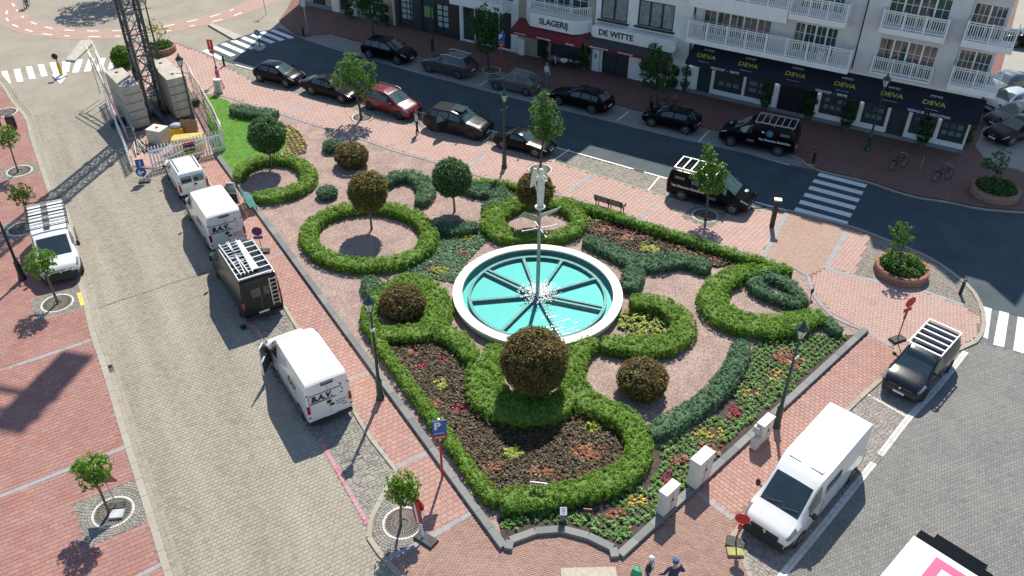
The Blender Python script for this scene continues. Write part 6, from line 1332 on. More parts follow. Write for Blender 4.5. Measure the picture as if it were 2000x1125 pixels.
# --- lettered white shop house (lower roof)
E_ = bldg('white_shop_house', 'white two-window house with a long rounded sign fascia left of the navy awning')
gops = [(-7.5, -5.2, .06, 2.6), (-4.3, -1.9, .85, 2.5)]; fops = [(-7.9, -5.65, 4.35, 6.25), (-4.8, -1.9, 4.4, 6.35)]
wall(E_, -8.35, -.45, 0, 3.3, gops, m_wwood); wall(E_, -8.35, -.45, 3.3, 7.2, fops, m_wrender); upper(E_, -8.35, -.45, 7.2, 15.8, 2, m_wrender, 2.2); mass_block(E_, -8.35, -.45, 15.8)
window(E_, *gops[0], 2, 1, 1, fr=m_dkfr, glass=m_shop, name='shop_door'); window(E_, *gops[1], 1, 1, 1, glass=m_shop, name='shop_window')
mcur = M('curtain_pane', (.22, .26, .26), .3, var=.35, scale=3, coat=.6)
window(E_, *fops[0], 2, 1, 1, fr=m_dkfr, fw=.09, glass=mcur); window(E_, *fops[1], 3, 1, 1, fr=m_dkfr, fw=.09, glass=mcur)
for o in fops: MB().box(((o[0] + o[1]) / 2, -.12, o[2] - .06), (o[1] - o[0] + .35, .3, .1)).build('sill', m_dkfr, E_)
sg = []
for cx, cz, a0 in ((-1.45, 3.85, 0), (-7.95, 3.85, 90), (-7.95, 3.38, 180), (-1.45, 3.38, 270)):
    for i in range(5): t_ = R(a0 + i * 22.5); sg.append((cx + .22 * math.cos(t_), cz + .22 * math.sin(t_)))
o = MB().prism(sg, 0, .9).build('sign_fascia', m_wrender, E_, 30); o.rotation_euler = (R(90), 0, 0)
mblk = M('sign_black', (.015, .015, .016), .5)
def serif(txt, x, z, size, root, y, xs=1.0):
    text(txt, 'sign_lettering', mblk, root, (x, y, z), (R(90), 0, 0), size, .02, .014, xs=xs)
serif('DE WITTE', -6.1, 3.62, .62, E_, -.91, 1.05)
mb = MB()
o = MB().add([(-8.2, -.85, 3.12), (-1.4, -.85, 3.12), (-1.4, -1.6, 2.72), (-8.2, -1.6, 2.72)], [(0, 1, 2, 3)]).build('canopy', M('dark_canopy', (.05, .045, .045), .9, var=.3), E_); MB().add([(-8.2, -1.605, 2.74), (-1.4, -1.605, 2.74), (-1.4, -1.61, 2.5), (-8.2, -1.61, 2.5)], [(0, 1, 2, 3)]).build('valance', m_redc, E_)
small_marks(E_, -7.9, -6.4, -1.62, 2.62, mwp); small_marks(E_, -5.5, -4.3, -1.62, 2.62, mwp)
MB().box((-8.0, -.1, 1.3), (.6, .2, 2.4)).build('ticket_machine', m_wwood, E_); MB().box((-8.0, -.21, 1.35), (.12, .03, .3)).build('keypad', m_plas, E_)
# --- butcher's house with the white bay
S_ = bldg('butcher_house', 'narrow house with a white bay balcony and red awning over the butcher shop')
gops = [(-13.6, -12.5, .06, 2.5), (-12.2, -9.2, .5, 2.4)]; fops = [(-13.9, -12.0, 4.2, 6.6), (-11.8, -10.6, 4.2, 6.6), (-10.5, -9.0, 4.2, 6.6)]
wall(S_, -15.25, -8.4, 0, 3.2, gops, m_brick); wall(S_, -15.25, -8.4, 3.2, 7.3, fops, m_brick); upper(S_, -15.25, -8.4, 7.3, 20, 3, m_brick, 1.4); mass_block(S_, -15.25, -8.4, 20, mat=m_brick)
window(S_, *gops[0], 1, 1, 1, glass=m_shop, name='shop_door'); window(S_, *gops[1], 2, 1, 1, fr=m_dkfr, glass=m_shop, name='shop_window')
window(S_, *fops[0], 2, 2, 4, y=-.1); window(S_, *fops[1], 1, 2, 4, y=-.1); window(S_, *fops[2], 1, 2, 4, y=-.1)
bay = [(-14.6, 0), (-13.6, -1.0), (-9.75, -1.0), (-8.6, 0)]; MB().prism(bay, 3.0, 4.12).build('bay_fascia', m_wwood, S_)
serif('SLAGERIJ', -11.5, 3.55, .66, S_, -1.012, 1.0)
mb = MB(); zt_ = 5.05
for (a, b) in zip(bay[:-1], bay[1:]):
    A_, B_ = Vector((a[0], a[1], 0)), Vector((b[0], b[1], 0)); ins = Vector((0, .06, 0))
    for z, h_ in ((zt_, .07), (zt_ - .12, .04), (4.22, .05)): mb.bar(A_ + ins + Vector((0, 0, z)), B_ + ins + Vector((0, 0, z)), .08, h_)
o = mb.build('bay_rail', m_wwood, S_)
me = MB().box((0, 0, .35), (.05, .05, .7)).mesh('baluster'); me.materials.append(m_wwood)
for (a, b) in zip(bay[:-1], bay[1:]):
    A_, B_ = Vector((a[0], a[1], 0)), Vector((b[0], b[1], 0)); n = int((B_ - A_).length / .145)
    for i in range(n + 1): p = A_ + (B_ - A_) * i / n; inst('baluster', me, o, (p.x, p.y + .06, 4.24))
MB().add([(-15.1, -.05, 3.15), (-8.6, -.05, 3.15), (-8.6, -1.75, 2.62), (-15.1, -1.75, 2.62)], [(0, 1, 2, 3)]).add([(-15.1, -1.755, 2.63), (-8.6, -1.755, 2.63), (-8.6, -1.76, 2.32), (-15.1, -1.76, 2.32)], [(0, 1, 2, 3)]).add([(-15.1, -.05, 3.15), (-15.1, -1.75, 2.62), (-15.1, -1.76, 2.32)], [(0, 1, 2)]).build('red_awning', m_redc, S_, fix=False)
for xa, xb in ((-14.7, -13.7), (-12.6, -11.4), (-9.95, -9.2)): small_marks(S_, xa, xb, -1.77, 2.48, mwp)
MB().box((-14.9, -.12, .75), (.55, .24, 1.4)).build('meter_cabinet', m_wwood, S_)
# --- dark glass shop building with white balcony
G_ = bldg('glass_shop_building', 'building with dark glass shop fronts and a white balcony edge left of the butcher')
gops = [(-27.7, -25.3, .3, 3.0), (-25.2, -23.9, .06, 3.0), (-23.8, -22.2, .3, 3.0), (-20.9, -16.0, .15, 3.3)]
wall(G_, -28.1, -21.2, 0, 3.4, gops, m_dkfr); wall(G_, -21.2, -15.3, 0, 3.4, gops, m_wrender); upper(G_, -28.1, -15.3, 3.4, 19.8, 5, m_wrender, 1.5); mass_block(G_, -28.1, -15.3, 19.8)
for o in gops[:3]: window(G_, *o, 2 if o[1] - o[0] > 1.5 else 1, 1, 1, fr=m_dkfr, glass=m_shop, name='shop_window')
window(G_, *gops[3], 4, 1, 1, fr=m_wwood, fw=.05, glass=m_shop, name='shop_window')
mps = M('pale_listing', (.34, .42, .42), .5, var=.3, scale=9)
for x0 in (-27.5, -23.6):
    for i in range(2):
        for j in range(4): MB().box((x0 + .3 + i * .6, .105, 1.05 + j * .5), (.5, .01, .38)).build('listing_sheet', mps, G_)
MB().box((-24.55, .1, 1.9), (.95, .01, .95)).build('green_poster', M('green_poster', (.16, .30, .10), .6), G_)
balcony(G_, -21.5, -16.3, 1.0, 3.45, .75, 5.2)
# mannequin in the shop window
o = empty('mannequin', FO2 + Vector((math.cos(FA) * -16.7, math.sin(FA) * -16.7, 0)) + Vector((-.1, -.12, 0)), FA, 'pale shop mannequin in a light dress behind the glass beside the butcher', 'mannequin')
MB().lathe([(.05, .5), (.16, .55), (.14, .95), (.1, 1.15), (.17, 1.4), (.05, 1.52), (.04, 1.56), (.09, 1.62), (.1, 1.72), (.04, 1.82)], 12).build('figure', M('mannequin_skin', (.5, .42, .33), .6), o, 50)
# --- beige corner house
Bg = bldg('beige_corner_house', 'beige corner house at the far left end of the row')
gops = [(-38.2, -36.4, .3, 2.6), (-34.6, -33.6, .06, 2.8), (-32.4, -29.4, .8, 2.7)]
wall(Bg, -39.8, -28.15, 0, 3.5, gops, m_beigew); upper(Bg, -39.8, -28.15, 3.5, 18.3, 4, m_wrender, 1.5); mass_block(Bg, -39.8, -28.15, 18.3, mat=m_beigew)
window(Bg, *gops[0], 1, 1, 3, glass=m_shop, name='shop_window'); window(Bg, *gops[1], 1, 1, 1, fr=m_dkfr, glass=m_shop, name='shop_door'); window(Bg, *gops[2], 2, 1, 2, name='shop_window')
MB().box((-34.0, -.02, .25), (11.6, .05, .4)).build('plinth', m_plinth, Bg); MB().tube([(-28.3, -.08, .1), (-28.3, -.08, 16)], .06, 8).build('downpipe', m_wwood, Bg)
MB().box((-35.2, -.03, 1.8), (.9, .06, 3.4)).build('door_pier', m_wrender, Bg); MB().box((-33.1, -.03, 1.8), (.9, .06, 3.4)).build('door_pier', m_wrender, Bg)
# ================================================================== STREET TREES
def on_plane(px, py, y):
    d = fwv * CAM_F + rtv * (px - 1000) + upv * (562.5 - py); t = y / d.y; return Vector((d.x * t, y, CAM_H + d.z * t))
def street_tree(base, lobes, mat, label, leaf=.1, dens=1.0, trunk=.09, z=ZI, group='street trees', bark=None, name='street_tree', stake=False):
    "lobes: (px, py, rpx) patches of crown seen in the photo, each built as a leafy volume over the trunk's own depth"
    b = W(base[0], base[1], z); root = empty(name, b, 0, label, 'tree', group); Vs = []; Qs = []; k0 = 0; tr = MB(); cs = []
    for (px, py, rp) in lobes:
        p = on_plane(px, py, b.y); sc_ = (p - Vector((0, 0, CAM_H))).dot(fwv) / CAM_F; r = rp * sc_ * 1.1; c = p - b + Vector((0, random.uniform(-.5, .5) * r, 0)); cs.append((c, r))
    cen = sum((c for c, _ in cs), Vector()) / len(cs); zlow = min(c.z - r for c, r in cs)
    top = max(c.z for c, r in cs)
    tr.tube([(0, 0, -.02), (cen.x * .15, 0, zlow * .5), (cen.x * .5, cen.y * .3, zlow), (cen.x, cen.y, max(zlow + .2, top * .85))], [trunk * 1.15, trunk, trunk * .85, trunk * .3], 9)
    for c, r in cs:
        s = Vector((cen.x * .45, cen.y * .3, zlow * random.uniform(.85, 1.15))); m = (s + c) / 2 + Vector((0, 0, -.1 * r)); tr.tube([s, m, c, c + Vector((random.uniform(-.4, .4), random.uniform(-.4, .4), .6)) * r], [trunk * .5, trunk * .35, trunk * .2, .01], 5)
        n = int(max(24, 74 * r * r / (leaf * 8) * dens)); d = rng.normal(0, 1, (n, 3)); d /= np.linalg.norm(d, axis=1)[:, None]
        pts = np.array(c) + d * (r * rng.uniform(.35, 1.0, (n, 1)) ** .6); V, Q = tufts(pts, d, 9, leaf * 1.7, leaf, leaf); Vs.append(V); Qs.append(Q + k0); k0 += len(V)
    tr.build('trunk', bark or m_barkd, root, 40); tag(np_obj('crown', np.concatenate(Vs), np.concatenate(Qs), mat, root), kind='stuff'); return root
m_maple = leaf_mat('maple_leaf', [(.06, .15, .018), (.09, .20, .025), (.13, .26, .04), (.18, .33, .06), (.08, .17, .025)], .5)
m_acac = leaf_mat('acacia_leaf', [(.10, .22, .015), (.15, .30, .025), (.20, .36, .04), (.125, .25, .025)], .45)
m_shade = leaf_mat('shaded_leaf', [(.03, .085, .018), (.045, .115, .025), (.065, .15, .035)], .4)  # darker copy of the tree greens, with shade put into the colour
street_tree((706, 233), [(690, 128, 24), (668, 152, 16), (712, 140, 20), (722, 165, 14), (690, 160, 22), (675, 125, 14), (708, 178, 12), (655, 165, 7)], m_maple, 'leafy street tree between the dark saloon and the red people carrier', .08, 1.0)
street_tree((1055, 334), [(1063, 190, 10), (1055, 205, 14), (1070, 208, 13), (1058, 225, 20), (1075, 240, 20), (1052, 248, 18), (1085, 248, 14), (1068, 258, 16)], m_maple, 'slender pointed street tree beside the black roadster', .08, 1.0, .075)
street_tree((1378, 428), [(1388, 300, 11), (1385, 318, 17), (1395, 333, 20), (1375, 338, 18), (1407, 342, 14), (1385, 355, 22), (1398, 362, 14), (1360, 345, 8)], m_maple, 'street tree in the cobbled square in front of the black lettered van', .08, 1.0, .08)
street_tree((955, 136), [(945, 30, 18), (962, 45, 20), (940, 60, 20), (965, 72, 18), (950, 85, 16), (930, 48, 14)], m_shade, 'shaded street tree left of the blue parking sign by the shops', .11, 1.0)
street_tree((1284, 205), [(1280, 95, 10), (1278, 112, 16), (1295, 130, 18), (1268, 135, 16), (1284, 150, 20), (1300, 155, 12), (1272, 160, 14)], m_shade, 'shaded street tree in front of the white shop house', .1, 1.0)
street_tree((730, 75), [(708, 5, 16), (725, 15, 18), (715, -10, 18), (738, 28, 12)], m_shade, 'shaded street tree cut by the top edge in front of the beige house', .11, 1.0)
ac = 'small staked trees on the left street'
street_tree((214, 1003), [(180, 900, 20), (160, 922, 18), (195, 910, 20), (178, 928, 22), (202, 925, 12), (150, 918, 9)], m_acac, 'small bright green tree on the lower left pavement', .058, 1.7, .05, group=ac, bark=m_bark)
street_tree((783, 1027), [(785, 938, 20), (772, 955, 18), (800, 950, 18), (788, 965, 20), (805, 968, 12), (770, 940, 10)], m_acac, 'small bright green tree at the corner with the open round grate', .058, 1.7, .05, group=ac, bark=m_bark)
street_tree((113, 592), [(75, 502, 16), (60, 518, 14), (90, 510, 14), (75, 525, 18), (95, 520, 10)], m_acac, 'small bright green tree leaning in front of the white rack van', .058, 1.7, .06, group=ac, bark=m_bark)
street_tree((58, 432), [(40, 372, 13), (25, 382, 11), (55, 378, 10), (40, 388, 12)], m_acac, 'small bright green tree behind the white rack van', .058, 1.7, .05, group=ac, bark=m_bark)
street_tree((36, 336), [(14, 258, 12), (5, 268, 12), (25, 265, 10), (14, 275, 12)], m_acac, 'small bright green tree at the left edge, nearest the crossing', .058, 1.7, .05, group=ac, bark=m_bark)
# out-of-frame trees at the roundabout throw the shade seen on its paving
tb = W(178, 24) + Vector((sdir.x, sdir.y, 0)) * (6.2 / sdir.z); tb.z = 0
street_tree(proj(tb), [tuple(proj(tb + Vector(q))) + (40,) for q in ((-1.2, 0, 6), (1.0, 0, 6.4), (0, .6, 5.2), (.2, -.6, 7.2), (2.2, 0, 5.6))], m_shade, 'roundabout tree whose shadow falls on the paving at the top edge', .16, .5, .2, z=0)

# ================================================================== BRICK PLANTERS
m_rbrick = pieces_mat('planter_brick', [(.26, .10, .065), (.33, .13, .085), (.38, .17, .11), (.30, .12, .09)], stain=.2)
def planter(c, r, h, label, hole_soil=True, plants_n=500, shrub=None):
    root = empty('brick_planter', (c.x, c.y, ZI), 0, label, 'planter', 'round brick planters'); n = int(2 * PI * r / .115); me = MB().box((0, 0, 0), (.10, .2, .06)).mesh('brick'); me.materials.append(m_rbrick); rows = int(h / .07)
    MB().lathe([(r + .07, 0), (r + .07, h - .03), (r - .13, h - .03), (r - .13, h - .2)], 40, cap=False).build('mortar', M('mortar', (.3, .26, .22), .95), root)
    for j in range(rows):
        if j < rows - 1:
            V, Q = boxes(np.c_[(r - .01) * np.cos(np.arange(n) * 2 * PI / n + j * .07), (r - .01) * np.sin(np.arange(n) * 2 * PI / n + j * .07)], np.arange(n) * 2 * PI / n + j * .07 + PI / 2, .105, .18, .055, .06 + j * .07); tag(np_obj('brick_course', V, Q, m_rbrick, root), kind='stuff')
        else:
            for i in range(n): t = 2 * PI * i / n; inst('brick', me, root, ((r - .03) * math.cos(t), (r - .03) * math.sin(t), h - .0), (0, 0, t + PI / 2))
    MB().lathe([(0, h - .12), (r - .12, h - .14)], 24, cap=False).build('soil', m_soil, root)
    q = rng.uniform(-1, 1, (plants_n * 2, 2)); q = q[np.hypot(q[:, 0], q[:, 1]) < 1][:plants_n] * (r - .2); d = rng.normal(0, .5, (len(q), 3)); d[:, 2] = 1; V, Q = tufts(np.c_[q, np.full(len(q), h - .05) + rng.uniform(0, .15, len(q))], d / np.linalg.norm(d, axis=1)[:, None], 7, .11, .07, .1)
    tag(np_obj('planting', V, Q, m_lush, root), kind='stuff'); return root
m_lush = leaf_mat('lush_leaf', [(.045, .11, .018), (.07, .16, .025), (.10, .20, .04)], .35)
pc = (W(1712, 513, .4) + W(1811, 530, .4)) / 2; planter(W(1762, 522, .45), 1.32, .48, 'round brick planter with a young shrub on the sunny corner')
street_tree((1762, 520), [(1752, 448, 10), (1768, 445, 9), (1760, 462, 12), (1772, 470, 12), (1752, 475, 10), (1785, 500, 9), (1735, 495, 7)], m_maple, 'young loose shrub growing from the sunny brick planter', .06, .7, .025, z=.4, group='shrubs in the brick planters', name='shrub')
planter(W(1945, 368, .45), 1.35, .48, 'round brick planter in the shade at the right edge')
street_tree((1945, 368), [(1940, 310, 14), (1958, 305, 14), (1930, 318, 9), (1950, 325, 12)], m_shade, 'dark shrub growing from the shaded brick planter', .06, .7, .025, z=.4, group='shrubs in the brick planters', name='shrub')
planter(W(313, 92, .45), 1.15, .48, 'round brick planter beside the lamp post by the roundabout')
street_tree((310, 90), [(300, 50, 12), (312, 60, 10), (290, 62, 8), (320, 75, 9)], m_acac, 'wispy shrub growing from the planter by the roundabout', .06, .5, .025, z=.4, group='shrubs in the brick planters', name='shrub')
bush(243, 130, .75, 1.6, m_acac, m_coreg, 'round bright green bush behind the crane ballast', n=420, leaf=.07, group=None, z=ZI)

# ================================================================== LAMP POSTS
m_lampg = M('green_lamp_paint', (.018, .055, .042), .45, .2, var=.25, scale=6, coat=.3); m_lampk = M('black_lamp_paint', (.02, .02, .022), .45, .2); m_lglass = M('lantern_glass', (.55, .53, .42), .25, var=.15, coat=.5)
def lamp_post(px, py, h, label, mat=None, z=ZI, flag=False):
    b = W(px, py, z); o = empty('lamp_post', b, random.random(), label, 'street lamp', 'old style lamp posts'); mat = mat or m_lampg
    MB().lathe([(.19, 0), (.19, .12), (.15, .2), (.14, 1.0), (.16, 1.06), (.10, 1.14), (.075, 1.3), (.055, h - 1.25), (.07, h - 1.2), (.045, h - 1.1), (.045, h - .82)], 14).build('post', mat, o, 40)
    MB().tube([(-.34, 0, h - 1.28), (.34, 0, h - 1.28)], .02, 6).ball((-.36, 0, h - 1.28), .035, 6, 4).ball((.36, 0, h - 1.28), .035, 6, 4).build('ladder_arm', mat, o, 40)
    MB().lathe([(.10, h - .80), (.24, h - .32)], 6, cap=True).build('lantern_glass', m_lglass, o)
    f = MB()
    for i in range(6): t = 2 * PI * i / 6; f.bar((.102 * math.cos(t), .102 * math.sin(t), h - .81), (.246 * math.cos(t), .246 * math.sin(t), h - .31), .02)
    f.lathe([(.12, h - .84), (.11, h - .79)], 6); f.build('lantern_frame', mat, o)
    MB().lathe([(.29, h - .33), (.27, h - .29), (.12, h - .12), (.09, h - .1), (.08, h - .03), (.035, h), (.045, h + .05), (.01, h + .14)], 6).build('lantern_roof', mat, o)
    if flag: MB().box((0, -.1, h - 1.75), (.22, .02, .14)).build('small_notice', m_wwood, o)
    return o
lamp_post(743, 778, 5.75, 'tall green lamp post on the inner pavement near the lettered white van', flag=True)
lamp_post(1516, 832, 5.75, 'green lamp post on the right pavement behind the electricity cabinets', flag=True)
lamp_post(985, 327, 5.4, 'green lamp post beside the black roadster')
lamp_post(382, 252, 5.4, 'green lamp post standing inside the crane fence')
lamp_post(310, 114, 5.4, 'dark lamp post by the planter near the roundabout')
lamp_post(45, 545, 5.9, 'black lamp post at the left edge beside the white rack van', m_lampk)
lamp_post(845, 98, 5.4, 'shaded lamp post in front of the dark glass shops')
lamp_post(1693, 294, 5.4, 'shaded lamp post in front of the navy awning')

# ================================================================== SIGNS
m_sred = M('sign_red', (.50, .025, .02), .45, var=.1); m_sblue = M('sign_blue', (.01, .10, .36), .4, var=.08); m_swhite = M('sign_white', (.75, .75, .73), .45, var=.06); m_rub = M('rubber_block', (.06, .062, .062), .8, var=.4, scale=9, bump=.3); m_galv = M('galvanised', (.42, .43, .43), .45, .6, var=.15); m_sback = M('sign_back', (.25, .26, .26), .5, .4)
def sign_root(name, px, py, rz, label, cat='sign', group=None, z=ZI): return empty(name, W(px, py, z), rz, label, cat, group)
def text_sign(o, s, x, y, z, size, mat, bold=0.0): return text(s, 'lettering', mat, o, (x, y, z), (R(90), 0, 0), size, .002, bold)
# blue parking sign on red pole
def parking_sign(px, py, rz, label, h=3.3, pole=None):
    o = sign_root('parking_sign', px, py, rz, label, 'sign', 'blue parking signs'); MB().tube([(0, 0, 0), (0, 0, h - 1.15)], .05, 10).build('pole', m_sred, o, 40); MB().tube([(0, 0, h - 1.15), (0, 0, h)], .05, 10).build('pole_top', m_swhite, o, 40)
    MB().box((0, -.065, h - .42), (.56, .02, .78)).build('panel', m_sblue, o); text_sign(o, 'P', -.08, -.08, h - .32, .52, m_swhite, .02); MB().box((0, -.065, h - .92), (.56, .02, .2)).build('subpanel', m_sred, o)
    mk = MB()
    for i in range(6): mk.box((-.2 + i * .07, -.078, h - .70), (.05, .004, .03)); mk.box((-.18 + i * .07, -.078, h - .92), (.05, .004, .05))
    mk.build('small_print', m_swhite, o)
parking_sign(864, 932, R(12), 'blue parking sign on a red pole beside the left garden kerb')
parking_sign(980, 140, R(-10), 'shaded blue parking sign on a red pole by the butcher', 3.2)
def rubber_base(o, l=.8, w=.42, two=True):
    MB().box((0, 0, .06), (l, w, .12), 0, .92).build('rubber_base', m_rub, o)
    for x in (-.25, .25): MB().box((x, .05, .125), (.12, .16, .012)).build('base_slot', m_plas, o)
# back of red works sign by the black van
o = sign_root('works_sign', 1752, 664, R(25), 'red-backed round road sign on a rubber block beside the black small van', group='temporary road signs'); rubber_base(o)
MB().tube([(0, 0, .1), (.02, .02, 1.0), (.1, .1, 2.35)], .028, 8).build('pole', m_sred, o, 40); MB().lathe([(.3, -.01), (.3, .01)], 24, c=(.1, .06, 2.25), axis='y').build('disc', m_sred, o, 30); MB().box((.06, .05, 1.82), (.5, .02, .22)).build('plate', m_sred, o); MB().box((.045, .05, 1.5), (.1, .06, .5)).build('clamp', m_sred, o)
o = sign_root('works_sign', 1436, 1062, R(-20), 'red-backed round road sign on grey blocks in front of the high-roof van', group='temporary road signs'); rubber_base(o, .7, .5); MB().box((.05, -.42, .06), (.6, .35, .12), .3).build('rubber_base', M('yellow_block', (.35, .31, .10), .8, var=.3), o)
MB().tube([(0, 0, .1), (.02, 0, 1.6)], .03, 8).build('pole', m_sred, o, 40); MB().lathe([(.27, -.012), (.27, .012)], 24, c=(.03, -.03, 1.5), axis='y').build('disc', m_sred, o, 30); MB().box((.02, -.02, 1.05), (.16, .04, .3)).build('clamp', m_sred, o)
# triangular sign under the lower left tree
o = sign_root('warning_sign', 229, 990, R(8), 'triangular warning sign seen from behind under the lower left tree', group='temporary road signs'); rubber_base(o, .62, .34); MB().box((.1, -.42, .06), (.5, .4, .12)).build('rubber_base', M('pale_block', (.42, .43, .43), .8, var=.2), o)
MB().tube([(0, 0, .1), (-.1, .1, 1.7)], .025, 8).build('pole', m_galv, o, 40); p_ = MB().prism([(-.42, 0), (.42, 0), (0, .72)], -.012, .012).build('triangle', m_sback, o); p_.rotation_euler = (R(90), 0, 0); p_.location = (-.1, .1, 1.35); e_ = MB().bar((-.52, .1, 1.35), (.32, .1, 1.35), .03, .05).bar((.32, .1, 1.35), (-.1, .1, 2.07), .03, .05).build('red_edge', m_sred, o)
# folded red and white sign by the corner tree
o = sign_root('barrier_sign', 832, 1055, R(-35), 'red and white road sign leaning on a rubber block beside the corner tree', group='temporary road signs'); rubber_base(o, .9, .45); MB().tube([(-.1, 0, .1), (-.55, .2, 1.5)], .035, 8).build('pole', m_swhite, o, 40)
MB().bar((-.3, .05, .75), (-.62, .2, 1.65), .42, .03, upref=(0, 1, 0)).build('panel', m_sred, o); MB().bar((-.33, .02, .78), (-.64, .17, 1.66), .09, .03, upref=(0, 1, 0)).build('stripe', m_swhite, o); MB().lathe([(.33, -.012), (.33, .012)], 22, c=(-.5, .22, 1.5), axis='y').build('disc', m_sred, o)
# no parking sign by the ladder van
o = sign_root('no_parking_sign', 513, 492, R(8), 'blue and red no parking sign on a rubber block beside the dark ladder van', group='temporary road signs'); rubber_base(o); MB().tube([(0, 0, .1), (-.08, 0, 1.35)], .025, 8).build('pole', m_galv, o, 40); MB().lathe([(.28, -.01), (.28, .01)], 24, c=(-.08, -.03, 1.38), axis='y').build('disc', m_sred, o, 30); MB().lathe([(.21, -.018), (.21, -.01)], 24, c=(-.08, -.03, 1.38), axis='y').build('blue_face', m_sblue, o, 30); MB().bar((-.22, -.055, 1.24), (.06, -.055, 1.52), .05, .012, upref=(0, 1, 0)).build('bar', m_sred, o); MB().box((-.08, -.03, .98), (.5, .02, .2)).build('subpanel', M('faded_purple', (.20, .13, .28), .5), o)
# blue arrow signs by the site fence
o = sign_root('arrow_sign', 283, 355, R(10), 'blue round arrow sign with a square sign behind it at the site fence corner', group='temporary road signs', z=0); rubber_base(o, .7, .4); MB().tube([(0, 0, .1), (-.05, 0, 1.3)], .025, 8).build('pole', m_galv, o, 40); MB().lathe([(.33, -.01), (.33, .01)], 24, c=(-.06, -.03, .72), axis='y').build('disc', m_sblue, o, 30)
MB().bar((-.27, -.05, .62), (.12, -.05, .74), .1, .012, upref=(0, 1, 0)).bar((-.27, -.05, .62), (-.1, -.05, .85), .08, .012, upref=(0, 1, 0)).bar((-.27, -.05, .62), (-.05, -.05, .52), .08, .012, upref=(0, 1, 0)).build('arrow', m_swhite, o); MB().box((-.02, .05, 1.3), (.5, .02, .5), .1).build('square_sign', m_sblue, o); MB().bar((.0, .03, 1.15), (.0, .03, 1.45), .06, .01, upref=(0, 1, 0)).build('square_arrow', m_swhite, o)
# red sign panel on red pole at the near crossing
o = sign_root('red_sign', 428, 158, R(-10), 'tall red sign panel on a red pole behind the person in pink'); MB().tube([(0, 0, 0), (-.1, 0, 3.3)], .045, 8).build('pole', m_sred, o, 40); MB().box((-.1, -.05, 2.95), (.45, .03, .75)).build('panel', m_sred, o); MB().box((-.08, -.05, 2.35), (.4, .03, .25)).build('subpanel', m_sred, o); MB().box((-.1, -.07, 3.0), (.06, .01, .5)).build('print', m_swhite, o)
o = sign_root('keep_right_sign', 508, 92, R(-10), 'blue round keep-right sign on the splitter island of the zebra crossing', z=.12); MB().tube([(0, 0, 0), (-.05, 0, 1.35)], .04, 8).build('pole', m_lampk, o, 40); MB().lathe([(.26, -.012), (.26, .012)], 22, c=(-.05, -.04, 1.25), axis='y').build('disc', m_sblue, o, 30); MB().bar((-.17, -.06, 1.37), (.05, -.06, 1.13), .06, .01, upref=(0, 1, 0)).build('arrow', m_swhite, o)
o = sign_root('island_beacon', 120, 146, 0, 'yellow post with a black disc on the small white island of the left crossing', 'beacon', z=.1); MB().lathe([(.13, 0), (.13, .9), (.1, 1.0)], 12).build('post', M('beacon_yellow', (.65, .42, .03), .5), o, 40); MB().tube([(0, 0, .95), (0, 0, 1.4)], .04, 8).build('stem', m_plas, o); MB().lathe([(.24, -.02), (.24, .02)], 20, c=(-.08, 0, 1.5), axis='y').build('disc', m_plas, o, 30)
o = sign_root('bus_stop_sign', 602, 64, R(-20), 'pale rectangular sign on a light pole in the shade by the zebra crossing'); MB().tube([(0, 0, 0), (-.1, 0, 2.9)], .05, 8).build('pole', m_galv, o); MB().box((-.12, -.05, 2.75), (.5, .03, .9)).build('panel', M('sign_pale', (.45, .47, .47), .5), o); MB().lathe([(.16, 0), (.14, .2)], 10).build('foot', M('teal_foot', (.05, .28, .28), .5), o)
o = sign_root('small_road_sign', 520, 28, 0, 'thin triangular road sign on a pole at the roundabout exit', z=0); MB().tube([(0, 0, 0), (-.1, 0, 2.2)], .035, 8).build('pole', m_galv, o); p_ = MB().prism([(-.3, .5), (.3, .5), (0, 0)], -.01, .01).build('triangle', m_sback, o); p_.rotation_euler = (R(90), 0, 0); p_.location = (-.1, -.05, 1.9)
# garden notices
o = sign_root('garden_notice', 1051, 974, R(-8), 'white and red notice board on a thin post above the lower hedge', z=ZG); MB().tube([(0, 0, 0), (0, 0, .95)], .02, 6).build('post', m_plas, o); MB().box((0, -.02, .9), (.66, .03, .17)).build('board', m_swhite, o); MB().box((-.04, -.04, .91), (.5, .01, .09)).build('red_field', m_sred, o)
mk = MB()
for i in range(5): mk.box((-.2 + i * .08, -.048, .91), (.055, .004, .03))
mk.build('print', m_swhite, o)
o = sign_root('info_stele', 1099, 1018, R(0), 'small dark stele with a white sloping panel at the bottom of the garden', 'sign', z=ZG); MB().box((0, 0, .3), (.24, .12, .62)).build('stele', m_plinth, o); p_ = MB().box((0, 0, 0), (.26, .3, .03)).build('panel', m_swhite, o); p_.location = (0, -.05, .66); p_.rotation_euler = (R(38), 0, 0)
mk = MB()
for j in range(4): mk.box((0, .09 - j * .055, .018), (.16 - (j % 2) * .05, .012, .004))
q_ = mk.build('print', m_plas, p_)
o = sign_root('copper_plaque', 1147, 1007, R(-5), 'brown plaque standing in the bedding at the bottom of the garden', 'sign', z=ZG); MB().box((0, 0, .3), (.32, .03, .2)).build('plaque', M('copper_brown', (.14, .06, .04), .5, .3), o); MB().bar((0, 0, 0), (0, 0, .25), .04).build('stake', m_plas, o)
o = sign_root('small_black_sign', 1583, 582, R(30), 'small black plate on a stake at the right tip of the garden', 'sign', z=ZG); MB().box((0, 0, .45), (.2, .03, .3)).build('plate', m_plas, o); MB().bar((0, 0, 0), (0, 0, .35), .03).build('stake', m_plas, o)
